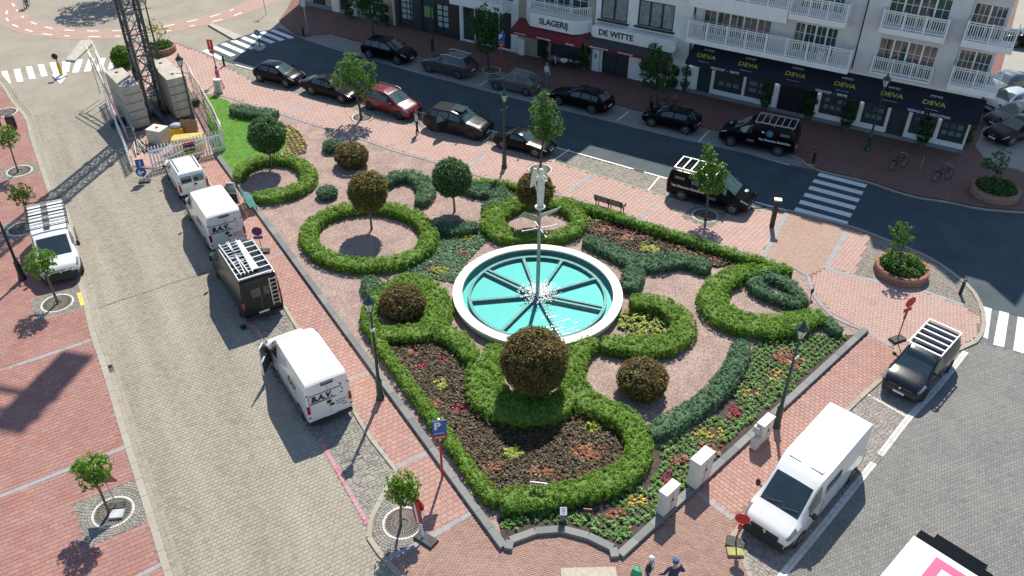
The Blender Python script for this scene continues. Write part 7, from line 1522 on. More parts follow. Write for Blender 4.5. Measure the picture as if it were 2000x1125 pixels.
# ================================================================== CABINETS, PILLARS, BOLLARDS, BENCHES, BIN
m_cab = M('cabinet_grp', (.62, .61, .56), .6, var=.12, scale=3, bump=.1)
def cabinet(px, py, l, w, h, label, rz, z=ZI):
    o = empty('utility_cabinet', W(px, py, z), rz, label, 'cabinet', 'grey white utility cabinets along the garden'); MB().box((0, 0, .12), (l - .04, w - .04, .24)).build('plinth', M('cabinet_plinth', (.30, .30, .28), .8, var=.2), o); MB().box((0, 0, .24 + (h - .24) / 2), (l, w, h - .24)).build('body', m_cab, o)
    MB().box((0, 0, h + .02), (l + .05, w + .05, .05), 0, .97).build('lid', m_cab, o); MB().bar((0, -w / 2 - .004, .3), (0, -w / 2 - .004, h - .05), .012, .008).build('door_seam', m_plas, o); MB().box((.06, -w / 2 - .015, h * .6), (.03, .03, .14)).build('handle', m_plas, o); return o
AC = heading(W(1275, 1040, ZI), W(1385, 936, ZI))
cabinet(1300, 1000, .85, .36, 1.4, 'narrow pale utility cabinet nearest the garden corner', AC)
cabinet(1362, 944, 1.0, .46, 1.6, 'widest pale utility cabinet, middle of the three', AC)
o = cabinet(1486, 862, .85, .34, 1.25, 'stepped pale utility cabinet beside the green lamp post', AC); MB().box((-.55, 0, .35), (.28, .3, .6)).build('lower_box', m_cab, o); MB().box((-.46, .1, 1.0), (.2, .26, .3)).build('side_box', m_cab, o)
cabinet(429, 184, .5, .35, 1.15, 'small white cabinet at the tip of the lawn', R(0))
# information pillar by the zebra crossing
o = empty('dark_pillar', W(1507, 443, ZI), R(-12), 'tall dark square pillar with a pale cap beside the zebra crossing', 'pillar'); MB().box((0, 0, .9), (.26, .26, 1.8)).build('shaft', M('pillar_dark', (.035, .033, .032), .6, var=.2), o); MB().box((.03, 0, 1.84), (.42, .32, .08)).build('cap', m_galv, o); MB().box((0, -.135, 1.2), (.16, .01, .8)).build('panel', m_plas, o)
def bollard(px, py, label, z=ZI, h=.95):
    o = empty('bollard', W(px, py, z), 0, label, 'bollard', 'dark bollards'); MB().lathe([(.09, 0), (.085, h * .8), (.1, h * .84), (.1, h * .95), (.03, h)], 12).build('post', m_lampk, o, 40); MB().lathe([(.104, h * .86), (.104, h * .93)], 12, cap=False).build('band', m_galv, o)
bollard(1875, 574, 'dark bollard on the sunny corner kerb'); bollard(1588, 318, 'dark bollard in the shade left of the zebra crossing'); bollard(438, 128, 'dark bollard by the near end of the upper zebra crossing'); bollard(593, 70, 'dark bollard in the shade at the far end of the upper zebra crossing')
o = empty('litter_bin', W(26, 252, ZI), 0, 'round brown slatted litter bin on the left pavement', 'bin'); MB().lathe([(.26, .05), (.27, .85), (.2, .86), (.2, .1)], 18).build('drum', M('bin_brown', (.10, .06, .045), .6, var=.3), o, 30); MB().lathe([(.28, .88), (.24, 1.0), (.02, 1.06)], 18).build('lid', m_plas, o, 30)
for i in range(16): t = 2 * PI * i / 16; MB().bar((.275 * math.cos(t), .275 * math.sin(t), .06), (.28 * math.cos(t), .28 * math.sin(t), .84), .05, .02).build('slat', MATS['bin_brown'], o)
def bench(px, py, rz, mat, label, l=1.8, z=ZI):
    o = empty('park_bench', W(px, py, z), rz, label, 'bench', 'park benches'); sl = MB().box((0, 0, 0), (l, .085, .03)).mesh('slat'); sl.materials.append(mat)
    for i in range(4): inst('seat_slat', sl, o, (0, -.2 + i * .11, .45))
    for i in range(4): inst('back_slat', sl, o, (0, .2 + i * .035, .55 + i * .11), (R(72), 0, 0))
    for x in (-l / 2 + .12, 0, l / 2 - .12): MB().bar((x, -.22, 0), (x, -.22, .44), .05).bar((x, .16, 0), (x, .18, .5), .05).bar((x, -.24, .42), (x, .2, .42), .05).bar((x, .17, .45), (x, .33, .92), .05).build('leg', m_lampg if mat is not m_bwood else m_lampk, o)
    if mat is m_bwood:
        for x in (-l / 2, l / 2): MB().bar((x, -.2, .62), (x, .22, .66), .05).bar((x, -.2, .42), (x, -.2, .62), .04).build('armrest', m_lampk, o)
m_bteal = M('bench_teal', (.015, .17, .15), .5, var=.15, scale=6); m_bwood = M('bench_dark', (.05, .042, .035), .7, var=.3)
bench(489, 404, heading(W(500, 425, ZI), W(480, 385, ZI)), m_bteal, 'green park bench on the inner pavement by the crescent hedge')
bench(1190, 409, heading(W(1165, 398, ZI), W(1218, 414, ZI)) + PI, m_bwood, 'dark metal bench facing the road above the long thin hedge', 1.9)
# ================================================================== SHRUBS IN POTS ALONG THE SHOPS
def pot(px, py, label, h=1.9, r=.36, z=ZI):
    b = W(px, py, z); o = empty('potted_shrub', b, FA, label, 'potted plant', 'potted shrubs along the shops'); MB().lathe([(.26, 0), (.3, .45), (.27, .45), (.25, .4)], 14).build('pot', M('pot_dark', (.08, .085, .09), .6), o, 30); MB().tube([(0, 0, .4), (0, 0, h - r)], .025, 6).build('stem', m_barkd, o)
    Vs = []; Qs = []; k0 = 0
    for cz, rr_ in ((h - r, r), (.62, r * .85)):
        V, Q = shell_leaves((0, 0, cz), rr_, 130, .05, .12, 10, .08, .08); Vs.append(V); Qs.append(Q + k0); k0 += len(V)
    tag(np_obj('foliage', np.concatenate(Vs), np.concatenate(Qs), m_shade, o), kind='stuff')
for (px, py, lab) in ((1338, 176, 'potted double-ball shrub at the left end of the navy awning'), (1493, 212, 'potted double-ball shrub left of the recessed entrance'), (1578, 232, 'potted double-ball shrub right of the recessed entrance'), (1650, 252, 'potted double-ball shrub left of the shaded lamp post'), (1798, 284, 'potted shrub with white flowers by the last shop window'), (1882, 285, 'potted shrub at the right corner of the estate agency'), (1060, 118, 'potted shrub below the red awning of the butcher'), (1141, 138, 'potted shrub between the red awning and the white pier'), (1311, 176, 'potted shrub beside the white house downpipe'), (683, 36, 'potted shrub beside the door of the beige house'), (752, 50, 'pointed potted shrub by the white downpipe')): pot(px, py, lab)
# ================================================================== TOWER CRANE AND ITS FENCED SITE
m_conc = M('ballast_concrete', (.42, .385, .32), .9, var=.22, scale=1.6, bump=.35, bscale=25); m_crane = M('crane_steel', (.07, .085, .095), .5, .4, var=.3, scale=5); m_lift = M('lifting_eye', (.03, .03, .03), .8)
def zatp(b, py): return zat((b[0], b[1]), py)
def stack(fl, fr, top_y, blpx, layers, label):
    A_, B_ = W(fl[0], fl[1], .3), W(fr[0], fr[1], .3); zt_ = zat(A_, top_y); bl = W(blpx[0], blpx[1], zt_); u = (B_ - A_); w = u.length; u.normalize(); v = Vector((-u.y, u.x, 0)); dep = max(2.0, (Vector((bl.x, bl.y, 0)) - Vector((A_.x, A_.y, 0))).dot(v))
    c = Vector((A_.x, A_.y, 0)) + u * w / 2 + v * dep / 2; o = empty('ballast_stack', (c.x, c.y, 0), math.atan2(u.y, u.x), label, 'ballast', 'crane ballast stacks'); h = (zt_ - .3) / layers
    me = MB().prism([(-w / 2 + .03, -dep / 2), (w / 2 - .03, -dep / 2), (w / 2, -dep / 2 + .03), (w / 2, dep / 2), (-w / 2, dep / 2), (-w / 2, -dep / 2 + .03)], 0, h - .05).mesh('ballast_block'); me.materials.append(m_conc)
    for i in range(layers): inst('ballast_block', me, o, (random.uniform(-.015, .015), random.uniform(-.02, .02), .3 + i * h), (0, 0, random.uniform(-.004, .004)))
    for y in (-dep * .3, dep * .3): MB().lathe([(.0, 0), (.13, .0)], 12, c=(0, y, zt_ - .02), cap=False).build('lifting_hole', m_lift, o)
    MB().box((0, 0, .15), (w * .8, dep, .3)).build('base_beam', m_crane, o)
    return c, u, v, w, dep, zt_
cl, u1, v1, w1, d1, z1_ = stack((260, 252), (294, 243), 171, (221, 134), 5, 'left stack of concrete ballast slabs beside the crane mast')
c2_, u2, v2, w2, d2, z2_ = stack((345, 231), (380, 222), 155, (299, 117), 5, 'right stack of concrete ballast slabs beside the crane mast')
mc = (cl + c2_) / 2 + v1 * -.2; ca = math.atan2(u1.y, u1.x); MH = 34.0; MWd = .56
CR = empty('tower_crane', (mc.x, mc.y, 0), ca, 'grey lattice tower crane mast rising out of the frame between the ballast stacks', 'crane')
mb = MB()
for sx in (-1, 1):
    for sy in (-1, 1): mb.bar((sx * MWd, sy * MWd, .2), (sx * MWd, sy * MWd, MH), .17)
mb.build('mast_legs', m_crane, CR)
br = MB(); st_ = 1.45; n = int(MH / st_)
for i in range(n):
    z0, z1 = .4 + i * st_, .4 + (i + 1) * st_
    for (ax_, ay, bx_, by) in ((-1, -1, 1, -1), (1, -1, 1, 1), (1, 1, -1, 1), (-1, 1, -1, -1)):
        br.bar((ax_ * MWd, ay * MWd, z1), (bx_ * MWd, by * MWd, z1), .07); 
        br.bar((ax_ * MWd, ay * MWd, z0), (bx_ * MWd, by * MWd, z1), .06)
        if i % 1 == 0: br.bar((bx_ * MWd, by * MWd, z0), (ax_ * MWd, ay * MWd, z1), .05)
br.build('mast_bracing', m_crane, CR)
kn = MB()
for i in range(0, n, 4):
    for sx in (-1, 1):
        for sy in (-1, 1): kn.box((sx * MWd, sy * MWd, .4 + i * st_ + 3), (.3, .3, .5))
kn.build('mast_joints', m_crane, CR)
ld = MB()
for x in (-.22, .22): ld.bar((x, .3, .5), (x, .3, MH), .04)
for i in range(int(MH / .3)): ld.bar((-.22, .3, .6 + i * .3), (.22, .3, .6 + i * .3), .025)
ld.build('mast_ladder', m_galv, CR)
# the slewing part sits far above the frame; its counterweights throw the soft shadow on the left pavement
tgt = W(70, 778, ZI); cw = Vector((tgt.x, tgt.y, 0)) + Vector((sdir.x, sdir.y, 0)) * (MH / sdir.z) - Vector((mc.x, mc.y, 0)); ja = math.atan2(cw.y, cw.x) - ca; cl_ = cw.length
J = MB()
for s in (-.6, .6): J.bar((math.cos(ja + PI / 2) * s, math.sin(ja + PI / 2) * s, MH + .6), (math.cos(ja) * (cl_ + 1) + math.cos(ja + PI / 2) * s, math.sin(ja) * (cl_ + 1) + math.sin(ja + PI / 2) * s, MH + .6), .25)
o = J.build('counter_jib', m_crane, CR)
MB().box((math.cos(ja) * cl_, math.sin(ja) * cl_, MH - .6), (1.7, 3.2, 2.6), ja).build('counterweight', m_conc, CR); MB().box((math.cos(ja) * (cl_ - 3), math.sin(ja) * (cl_ - 3), MH + .9), (1.8, 1.4, 1.0), ja).build('hoist', m_crane, CR)
JJ = MB(); d_ = Vector((-math.cos(ja), -math.sin(ja), 0)); sd_ = Vector((-d_.y, d_.x, 0))
for q in (sd_ * .6, sd_ * -.6, Vector((0, 0, 1.3))): JJ.bar(Vector((0, 0, MH + .6)) + q, d_ * 42 + Vector((0, 0, MH + .6)) + q * .8, .14)
for i in range(28):
    a_ = d_ * (i * 1.5) + Vector((0, 0, MH + .6)); b_ = d_ * (i * 1.5 + .75) + Vector((0, 0, MH + 1.9)); c_ = d_ * (i * 1.5 + 1.5) + Vector((0, 0, MH + .6))
    for s in (.6, -.6): JJ.bar(a_ + sd_ * s, b_, .06); JJ.bar(b_, c_ + sd_ * s, .06)
JJ.build('jib', m_crane, CR); MB().bar((0, 0, MH), (0, 0, MH + 5), .8).build('tower_head', m_crane, CR); MB().box((1.2, -1.2, MH - .5), (1.3, 1.3, 1.9)).build('cab', m_wwood, CR)
# base frame beams
MB().bar((-3.2, 0, .35), (3.2, 0, .35), .4).bar((0, -3.2, .34), (0, 3.2, .34), .4).build('base_cross', m_crane, CR)
# ---- white picket fence in front
def picket_fence(pxs, h, label, sp=.2, z=ZI, gate=False):
    P = WL(pxs, z); o = empty('picket_fence', P[0], 0, label, 'fence', 'site fences'); me = MB().prism([(-.05, 0), (.05, 0), (.05, h - .08), (0, h), (-.05, h - .08)], -.012, .012).mesh('picket'); me.materials.append(m_wwood); rl = MB()
    for a, b in zip(P[:-1], P[1:]):
        d = b - a; n = max(1, int(d.length / sp)); an = math.atan2(d.y, d.x)
        for i in range(n + 1): p = a + d * i / n - P[0]; inst('picket', me, o, (p.x, p.y, .04 + random.uniform(0, .03)), (R(90) + random.gauss(0, .01), 0, an))
        nrm = Vector((-d.y, d.x, 0)).normalized() * .035
        for zz in (.3, h - .35): rl.bar(a - P[0] + nrm + Vector((0, 0, zz)), b - P[0] + nrm + Vector((0, 0, zz)), .04, .09)
        rl.bar(a - P[0] + nrm * 2 + Vector((0, 0, .3)), b - P[0] + nrm * 2 + Vector((0, 0, h - .35)), .03, .08)
    rl.build('rails', m_wwood, o); return o, P
pf, PF = picket_fence([(300, 330), (441, 295)], 1.55, 'white picket fence with a banner in front of the crane base')
dF = (PF[1] - PF[0]); aF = math.atan2(dF.y, dF.x); tF = .52; nF = Vector((dF.y, -dF.x, 0)).normalized()
bn = empty('site_banner', PF[0] + dF * tF + nF * .06, aF, 'red, navy and yellow agency banner tied to the white picket fence', 'banner')
MB().box((0, 0, .86), (.72, .015, .42)).build('navy_field', m_navy, bn); MB().box((0, 0, .54), (.72, .015, .22)).build('yellow_field', M('banner_yellow', (.62, .52, .03), .5), bn); MB().box((0, 0, 1.17), (.72, .015, .2)).build('red_field', M('banner_red', (.55, .04, .09), .5), bn); text('DEVA', 'lettering', m_swhite, bn, (0, -.012, .84), (R(90), 0, 0), .27, .002, .006)
mk = MB()
for i in range(7): mk.box((-.24 + i * .08, -.01, .54), (.055, .006, .06))
mk.build('small_print', m_navy, bn)
pf2, _ = picket_fence([(262, 332), (237, 270), (209, 198)], 1.35, 'white picket fence along the street side of the crane site', .2, 0)
# clear panel fence on the lawn side
pnl = WL([(441, 294), (425, 255), (400, 210), (378, 178)], ZI); o = empty('panel_fence', pnl[0], 0, 'pale mesh panel fence between the crane site and the lawn', 'fence', 'site fences')
m_clear = M('milky_panel', (.50, .49, .44), .5, var=.12)
m_clear.node_tree.nodes['Principled BSDF'].inputs['Alpha'].default_value = .55
for a, b in zip(pnl[:-1], pnl[1:]):
    q = b - pnl[0]; p = a - pnl[0]; MB().poly([(p.x, p.y, .1), (q.x, q.y, .1), (q.x, q.y, 1.7), (p.x, p.y, 1.7)]).build('panel', m_clear, o); MB().bar(p + Vector((0, 0, 1.72)), q + Vector((0, 0, 1.72)), .05).bar(p + Vector((0, 0, .08)), q + Vector((0, 0, .08)), .05).bar(p, p + Vector((0, 0, 1.75)), .05).bar(q, q + Vector((0, 0, 1.75)), .05).build('frame', M('fence_steel', (.5, .46, .38), .5, .4), o)
# raking steel guard frames beside the stacks
o = empty('guard_frame', W(268, 276, 0), 0, 'raking white steel guard frame on the street side of the ballast', 'frame'); gf = MB(); b0 = W(268, 276, 0)
p0 = Vector((0, 0, .2)); far_ = W(212, 190, 0); zf = zat(far_, 100); p1 = far_ - b0 + Vector((0, 0, zf)); p2 = far_ - b0 + Vector((0, 0, .3)); off_ = Vector((-.5, -.1, 0))
for q in (Vector(), off_): gf.bar(p0 + q, p1 + q, .07); gf.bar(p1 + q, p2 + q, .06); gf.bar(p0 + q + Vector((0, 0, .6)), p1 + q + Vector((0, 0, .6)), .05)
for i in range(9): f = i / 8; q = p0 + (p1 - p0) * f; gf.bar(q, q + off_, .05); gf.bar(q, Vector((q.x, q.y, .3)), .045)
gf.build('tubes', M('frame_white', (.55, .53, .48), .5, .3), o)
o = empty('guard_frame', W(440, 285, 0), 0, 'leaning pale steel frame on the lawn side of the ballast', 'frame'); gf = MB(); b0 = W(440, 285, 0); q0 = W(372, 160, 0); zf = 1.5
for z_ in (.9, 1.6): gf.bar((0, 0, z_), q0 - b0 + Vector((0, 0, z_)), .05)
for f in (.25, .5, .75, 1.0): q = (q0 - b0) * f; gf.bar(q, q + Vector((0, 0, 1.65)), .05); gf.bar(q + Vector((0, 0, 1.6)), q + Vector((-1.1, .1, 1.0)), .05)
gf.build('tubes', MATS['frame_white'], o)
# site things
o = empty('liquid_container', W(314, 280, ZI), R(-18), 'white caged liquid container behind the picket fence', 'container'); MB().box((0, 0, .66), (1.12, .95, 1.0)).build('tank', M('tank_white', (.66, .62, .52), .5, var=.08), o); MB().box((0, 0, .08), (1.2, 1.0, .14)).build('pallet', M('pallet_wood', (.3, .22, .14), .9), o); MB().lathe([(.1, 0), (.1, .06)], 10, c=(0, 0, 1.16)).build('red_cap', m_sred, o)
cg = MB()
for i in range(7):
    t = -.57 + i * .19
    cg.bar((t, -.5, .15), (t, -.5, 1.18), .02); cg.bar((t, .5, .15), (t, .5, 1.18), .02)
for i in range(6): z_ = .2 + i * .19; cg.bar((-.58, -.5, z_), (.58, -.5, z_), .02); cg.bar((-.58, -.5, z_), (-.58, .5, z_), .02); cg.bar((.58, -.5, z_), (.58, .5, z_), .02)
cg.build('cage', m_galv, o)
m_yel = M('yellow_steel', (.60, .40, .02), .5, var=.15); o = empty('yellow_skip', W(372, 294, ZI), R(14), 'yellow steel box behind the banner of the picket fence', 'skip'); MB().box((0, 0, .5), (1.9, .8, 1.0)).build('box', m_yel, o); MB().box((0, 0, 1.02), (1.98, .88, .06)).build('rim', m_yel, o); MB().box((0, 0, 1.052), (1.7, .6, .01)).build('cover', M('cover_tan', (.5, .38, .16), .8), o)
o = empty('yellow_crate', W(349, 266, ZI), R(10), 'small yellow crate with grey bags behind the liquid container', 'crate'); MB().box((0, 0, .35), (.9, .7, .7)).build('box', m_yel, o); MB().ball((0, 0, .8), (.45, .35, .18), 10, 6).build('bags', M('bag_grey', (.35, .37, .40), .8, var=.2), o, 60)
o = empty('plywood_board', W(372, 268, ZI), R(-2), 'brown plywood board leaning behind the yellow box', 'board'); p_ = MB().box((0, 0, .6), (1.15, .04, 1.2)).build('board', M('plywood', (.30, .19, .085), .8, var=.25, scale=4), o); p_.rotation_euler = (R(-14), 0, 0)
o = empty('switch_cabinet', W(313, 205, ZI), R(-6), 'white electrical cabinet in the shade between the ballast stacks', 'cabinet'); MB().box((0, 0, .75), (1.1, .6, 1.5)).build('body', m_cab, o); MB().box((0, -.305, .95), (.7, .01, .3)).build('label_plate', m_sblue, o)
o = empty('timber_pile', W(275, 290, 0), R(-60), 'pile of loose timbers and pipes inside the street side fence', 'timber'); 
for i in range(14): MB().box((random.uniform(-.2, .2), -.5 + i * .075, .1 + (i % 3) * .09), (random.uniform(1.4, 2.2), .07, .07), random.uniform(-.15, .15)).build('timber', M('old_timber', (.26, .23, .2), .9, var=.3) if i % 2 else M('pale_timber', (.5, .46, .4), .9, var=.2), o)
# ================================================================== PEOPLE
def person(name, loc, hd, label, cols, pose='stand', h=1.72, hair=(.06, .04, .025), scale_w=1.0, hat=None, statue=None, skirt=False, armL=None, armR=None, stride=.0, lean=0.0):
    "cols: (top, trousers, shoes, skin); one continuous skinned body, materials by the nearest limb"
    s = h / 1.75; Vt = []; E = []; rad = []; tg = []
    def v(p, r, t): Vt.append(Vector(p)); rad.append(r * scale_w if t != 'skin' else r); tg.append(t); return len(Vt) - 1
    def e(a, b): E.append((a, b))
    lx = lean
    pel = v((0, 0, .95), .135, 'leg'); w_ = v((lx * .3, 0, 1.1), .125, 'top'); ch = v((lx * .7, 0, 1.3), .15, 'top'); nk = v((lx, 0, 1.48), .06, 'skin'); hd0 = v((lx + .01, 0, 1.58), .085, 'skin'); hd1 = v((lx + .015, 0, 1.68), .088, 'skin'); e(pel, w_); e(w_, ch); e(ch, nk); e(nk, hd0); e(hd0, hd1)
    ns = v((lx + .1, 0, 1.61), .016, 'skin'); e(hd0, ns)
    for sd in (1, -1):
        f = stride * sd
        hp = v((0, sd * .1, .9), .1, 'leg'); kn_ = v((f * .5 + .02, sd * .105, .5), .065, 'leg'); an = v((f - .04 * (f < 0), sd * .105, .09), .045, 'leg'); to = v((f + .15, sd * .12, .04), .035, 'shoe'); he = v((f - .05, sd * .105, .045), .035, 'shoe'); e(pel, hp); e(hp, kn_); e(kn_, an); e(an, to); e(an, he)
        sh = v((lx * .9, sd * .19, 1.4), .068, 'top'); ap = armL if sd > 0 else armR
        el = ap[0] if ap else (lx * .5 - f * .35, sd * .26, 1.13); wr = ap[1] if ap else (lx * .4 - f * .6 + .08, sd * .26, .88)
        a = v(el, .045, 'top'); b = v(wr, .032, 'skin' if cols.get('short') else 'top'); e(ch, sh); e(sh, a); e(a, b); dv = (Vector(wr) - Vector(el)).normalized(); sv = Vector((dv.z, 0, -dv.x)); sv = sv.normalized() if sv.length > .01 else Vector((1, 0, 0))
        pm = v(Vector(wr) + dv * .08, .034, 'skin'); e(b, pm)
        for k_ in range(4): fp = v(Vector(wr) + dv * (.165 - abs(k_ - 1.3) * .012) + sv * (k_ - 1.5) * .022 + Vector((.012, 0, 0)), .009, 'skin'); e(pm, fp)
        th = v(Vector(wr) + dv * .075 + sv * .06, .010, 'skin'); e(pm, th)
    me = bpy.data.meshes.new('body'); me.from_pydata([tuple(p) for p in Vt], E, []); o = bpy.data.objects.new('tmp_body', me)
    sk = o.modifiers.new('skin', 'SKIN'); sk.use_smooth_shade = True; sb = o.modifiers.new('sub', 'SUBSURF'); sb.levels = 1; sb.render_levels = 1
    for i, d in enumerate(me.skin_vertices[0].data): d.radius = (rad[i], rad[i]); d.use_root = (i == 0)
    m2 = realise(o); m2.name = 'body'
    order = ['top', 'leg', 'shoe', 'skin']; m2.materials.clear()
    for k_ in order: m2.materials.append(statue or M(name + '_' + k_ + '_%02d%02d%02d' % tuple(int(x * 99) for x in cols[k_]), cols[k_], .8, var=.12, scale=9))
    A_ = [(Vt[a], Vt[b], tg[b] if tg[b] != 'top' or tg[a] != 'leg' else 'top') for a, b in E]
    for pl_ in m2.polygons:
        c = pl_.center; best = min(A_, key=lambda q: (c - (q[0] + (q[1] - q[0]) * max(0, min(1, (c - q[0]).dot(q[1] - q[0]) / max(1e-6, (q[1] - q[0]).length_squared))))).length); pl_.material_index = order.index(best[2]); pl_.use_smooth = True
    root = empty(name, loc, hd, label, 'person' if not statue else 'statue'); root.scale = (s, s, s); b = inst('body', m2, root)
    if not statue or True:
        hm = statue or M('hair_%02d%02d' % (int(hair[0] * 99), int(hair[2] * 99)), hair, .7, var=.2, scale=20)
        MB().ball((lx - .015, 0, 1.70), (.108, .098, .1), 12, 8).build('hair', hm, b, 60)
    if hat: MB().lathe([(.12, 1.70), (.115, 1.78), (.05, 1.83), (.01, 1.835)], 14, c=(lx, 0, 0)).bar((lx + .08, 0, 1.72), (lx + .2, 0, 1.705), .16, .012).build('cap', M('cap_cloth', hat, .8), b, 50)
    if skirt: MB().lathe([(.14, 1.02), (.19, .75), (.22, .5)], 14, cap=False).build('skirt', M(name + '_skirt', cols['leg'], .8), b, 60)
    return root
skin = (.48, .30, .22)
person('person', W(430, 172, ZI), R(160), 'person in a bright pink top striding past the lawn', dict(top=(.75, .03, .30), leg=(.55, .35, .38), shoe=(.3, .3, .32), skin=skin, short=True), stride=.32, hair=(.03, .02, .018))
person('person', W(815, 262, ZI), R(20), 'person in a white top and black trousers standing behind the grey off-roader', dict(top=(.62, .52, .50), leg=(.02, .02, .025), shoe=(.5, .48, .45), skin=skin, short=True), hair=(.05, .035, .02), stride=.08)
person('person', W(1067, 164, ZI), R(30), 'person in a pale blue shirt and grey trousers walking in the shade by the butcher', dict(top=(.55, .66, .80), leg=(.22, .22, .24), shoe=(.4, .4, .38), skin=skin, short=False), hair=(.22, .17, .13), stride=.12)
PB1 = W(1270, 1090, 1.62); PB1.z = ZI; PB2 = W(1320, 1098, 1.74); PB2.z = ZI
lb = person('person', PB1, R(-25), 'white-haired person in a black waistcoat carrying a green bag at the bottom edge', dict(top=(.025, .025, .03), leg=(.55, .55, .53), shoe=(.1, .1, .1), skin=skin, short=False), hair=(.75, .74, .70), h=1.64, scale_w=1.12, lean=.06)
MB().tube([(.12, .12, 1.45), (.16, .02, 1.3), (.15, -.02, 1.12)], [.05, .06, .07], 8).tube([(.12, -.12, 1.45), (.16, -.02, 1.3), (.15, .02, 1.12)], [.05, .06, .06], 8).build('scarf', M('scarf_grey', (.62, .64, .62), .9, var=.2), lb, 60)
bg_ = empty('green_bag', PB1 + Vector((-.42, -.1, 0)), R(-30), 'green bag hanging at the white-haired person', 'bag'); MB().box((0, 0, .85), (.38, .16, .42), 0, .85).build('bag', M('bag_green', (.03, .30, .17), .7, var=.15), bg_); MB().tube([(-.12, 0, 1.05), (-.06, 0, 1.3), (.06, 0, 1.3), (.12, 0, 1.05)], .012, 6).build('handles', MATS['bag_green'], bg_)
person('person', PB2, R(100), 'person in a navy jumper and blue cap at the bottom edge', dict(top=(.03, .03, .09), leg=(.05, .05, .07), shoe=(.05, .05, .05), skin=skin, short=False), hair=(.25, .22, .2), hat=(.05, .10, .22), h=1.76, scale_w=1.15, armL=((-.05, .36, 1.15), (.1, .42, .95)), armR=((-.05, -.36, 1.15), (.12, -.3, .95)))
person('person', W(1, 252, ZI), R(-60), 'person in dark clothes cut by the left edge beside the litter bin', dict(top=(.02, .025, .05), leg=(.02, .025, .05), shoe=(.03, .03, .03), skin=skin, short=False), stride=.1)
# the white statue on the column
m_stat = M('statue_white', (.70, .68, .62), .6, var=.12, scale=6, bump=.1)
stt = person('winged_statue', (fc.x, fc.y, ZG - .02 + zt), R(-75), 'white winged figure standing on the fountain column', dict(top=(1, 1, 1), leg=(1, 1, 1), shoe=(1, 1, 1), skin=(1, 1, 1), short=True), statue=m_stat, h=1.95, scale_w=.92, armL=((.05, .26, 1.2), (.2, .12, 1.3)), armR=((-.04, -.25, 1.15), (.03, -.2, .92)))
MB().lathe([(.13, 1.25), (.155, 1.0), (.15, .75), (.12, .45), (.085, .2), (.1, .02)], 14).build('drapery', m_stat, stt.children[0], 50)
wg = MB().prism([(0, .1), (.12, .35), (.3, .3), (.42, -.1), (.52, -.75), (.36, -.6), (.22, -.35), (.05, -.2)], -.03, .03).build('wing', m_stat, stt.children[0]); wg.rotation_euler = (R(90), 0, R(200)); wg.location = (-.1, -.1, 1.35)
wg = MB().prism([(0, .1), (.12, .3), (.22, .2), (.26, -.1), (.2, -.45), (.05, -.2)], -.03, .03).build('wing', m_stat, stt.children[0]); wg.rotation_euler = (R(90), 0, R(140)); wg.location = (-.1, .1, 1.35)
# ================================================================== BICYCLES, SCOOTER, MOTORCYCLE
def bicycle(px, py, rz, label, z=ZI):
    o = empty('bicycle', W(px, py, z), rz, label, 'bicycle', 'bicycles'); mk_ = M('bike_frame', (.03, .035, .04), .4, .4); r = .34
    for x in (-.52, .52):
        n = 24; pts = [(x + r * math.cos(2 * PI * i / n), 0, r + r * math.sin(2 * PI * i / n)) for i in range(n + 1)]; wh = MB().tube(pts, .022, 6).build('wheel', m_tyre, o, 60); sp = MB()
        for i in range(12): t = 2 * PI * i / 12; sp.bar((x, 0, r), (x + r * .95 * math.cos(t), 0, r + r * .95 * math.sin(t)), .006)
        sp.build('spokes', m_galv, wh)
    MB().tube([(-.52, 0, r), (-.12, 0, r), (.36, 0, .82)], .02, 6).tube([(-.12, 0, r), (-.22, 0, .9)], .02, 6).tube([(-.2, 0, .78), (.36, 0, .8)], .02, 6).tube([(-.52, 0, r), (-.2, 0, .78)], .014, 6).tube([(.52, 0, r), (.36, 0, .82), (.32, 0, 1.02)], .02, 6).build('frame', mk_, o, 60)
    MB().tube([(.2, -.28, 1.05), (.34, -.2, 1.06), (.33, 0, 1.03), (.34, .2, 1.06), (.2, .28, 1.05)], .016, 6).build('handlebar', m_galv, o, 60); MB().ball((-.25, 0, .94), (.15, .09, .04), 8, 5).build('saddle', m_plas, o, 60); MB().box((-.52, 0, .74), (.35, .14, .03)).build('carrier', m_plas, o)
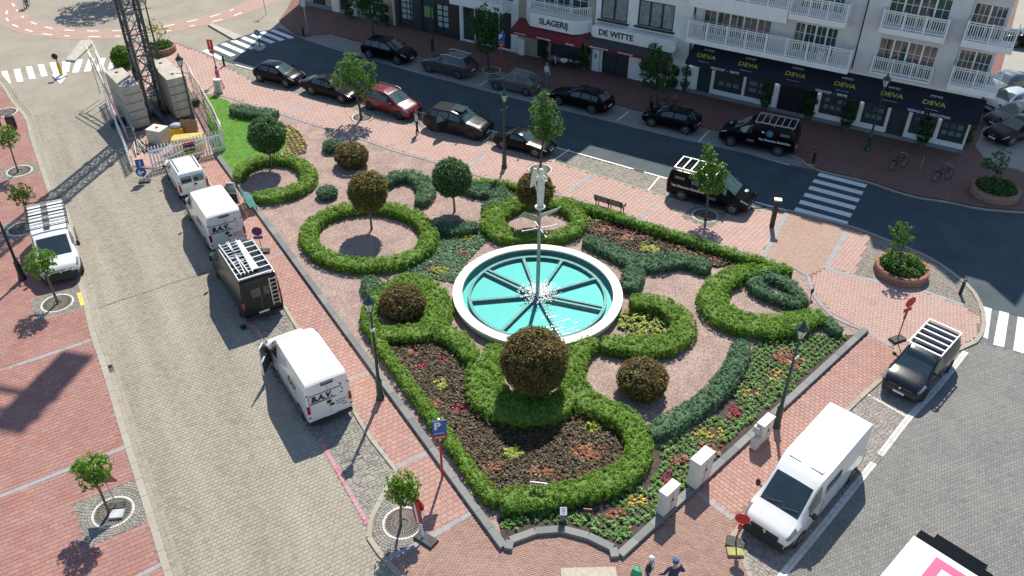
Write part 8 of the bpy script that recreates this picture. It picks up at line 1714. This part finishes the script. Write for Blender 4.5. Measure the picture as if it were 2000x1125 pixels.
bicycle(1752, 330, R(25), 'bicycle in the shade, left of the two by the zebra crossing'); bicycle(1838, 352, R(20), 'bicycle in the shade, right of the two by the zebra crossing'); bicycle(1308, 214, R(-20), 'bicycle parked behind the black hatchback in the shade')
o = empty('cycle_stand', W(1797, 330, ZI), R(65), 'thin steel hoop stand between the two bicycles', 'cycle stand'); MB().tube([(-.35, 0, 0), (-.35, 0, .75), (-.2, 0, .85), (.2, 0, .85), (.35, 0, .75), (.35, 0, 0)], .022, 6).build('hoop', m_galv, o, 60)
def scooter(px, py, rz, label, col, name='scooter'):
    o = empty(name, W(px, py, ZI), rz, label, 'scooter')
    for x in (-.6, .6): MB().lathe([(.1, -.05), (.23, -.055), (.26, 0), (.23, .055), (.1, .05)], 18, c=(x, 0, .26), axis='y').build('wheel', m_tyre, o, 40)
    MB().ball((-.4, 0, .55), (.5, .18, .24), 10, 7).build('body', col, o, 60); MB().box((.1, 0, .3), (.5, .3, .08)).build('footboard', m_plas, o); MB().bar((.4, 0, .3), (.55, 0, .95), .34, .06).build('leg_shield', col, o); MB().ball((-.35, 0, .8), (.4, .14, .07), 10, 5).build('seat', m_plas, o, 60); MB().tube([(.5, -.3, 1.02), (.55, 0, 1.0), (.5, .3, 1.02)], .02, 6).tube([(.6, 0, .26), (.55, 0, 1.0)], .03, 6).build('handlebar', m_plas, o, 60); MB().box((.6, 0, 1.2), (.03, .32, .35)).build('windshield', m_win, o)
scooter(1095, 130, R(170), 'white scooter parked below the red awning', pw); scooter(1122, 134, R(165), 'dark and white scooter right of the white scooter', pmid)
scooter(1283, 226, R(150), 'dark motorcycle parked in the shade by the street tree', pk, 'motorcycle')
bicycle(54, 14, R(100), 'bicycle under the rider at the top left corner', 0)
person('person', W(54, 14, 0), R(100), 'person in dark blue riding a bicycle at the top left corner', dict(top=(.06, .09, .16), leg=(.04, .05, .10), shoe=(.03, .03, .03), skin=skin, short=False), lean=.2, armL=((.25, .25, 1.2), (.45, .25, 1.05)), armR=((.25, -.25, 1.2), (.45, -.25, 1.05)), stride=.12)

bpy.data.scenes.remove(_ws)
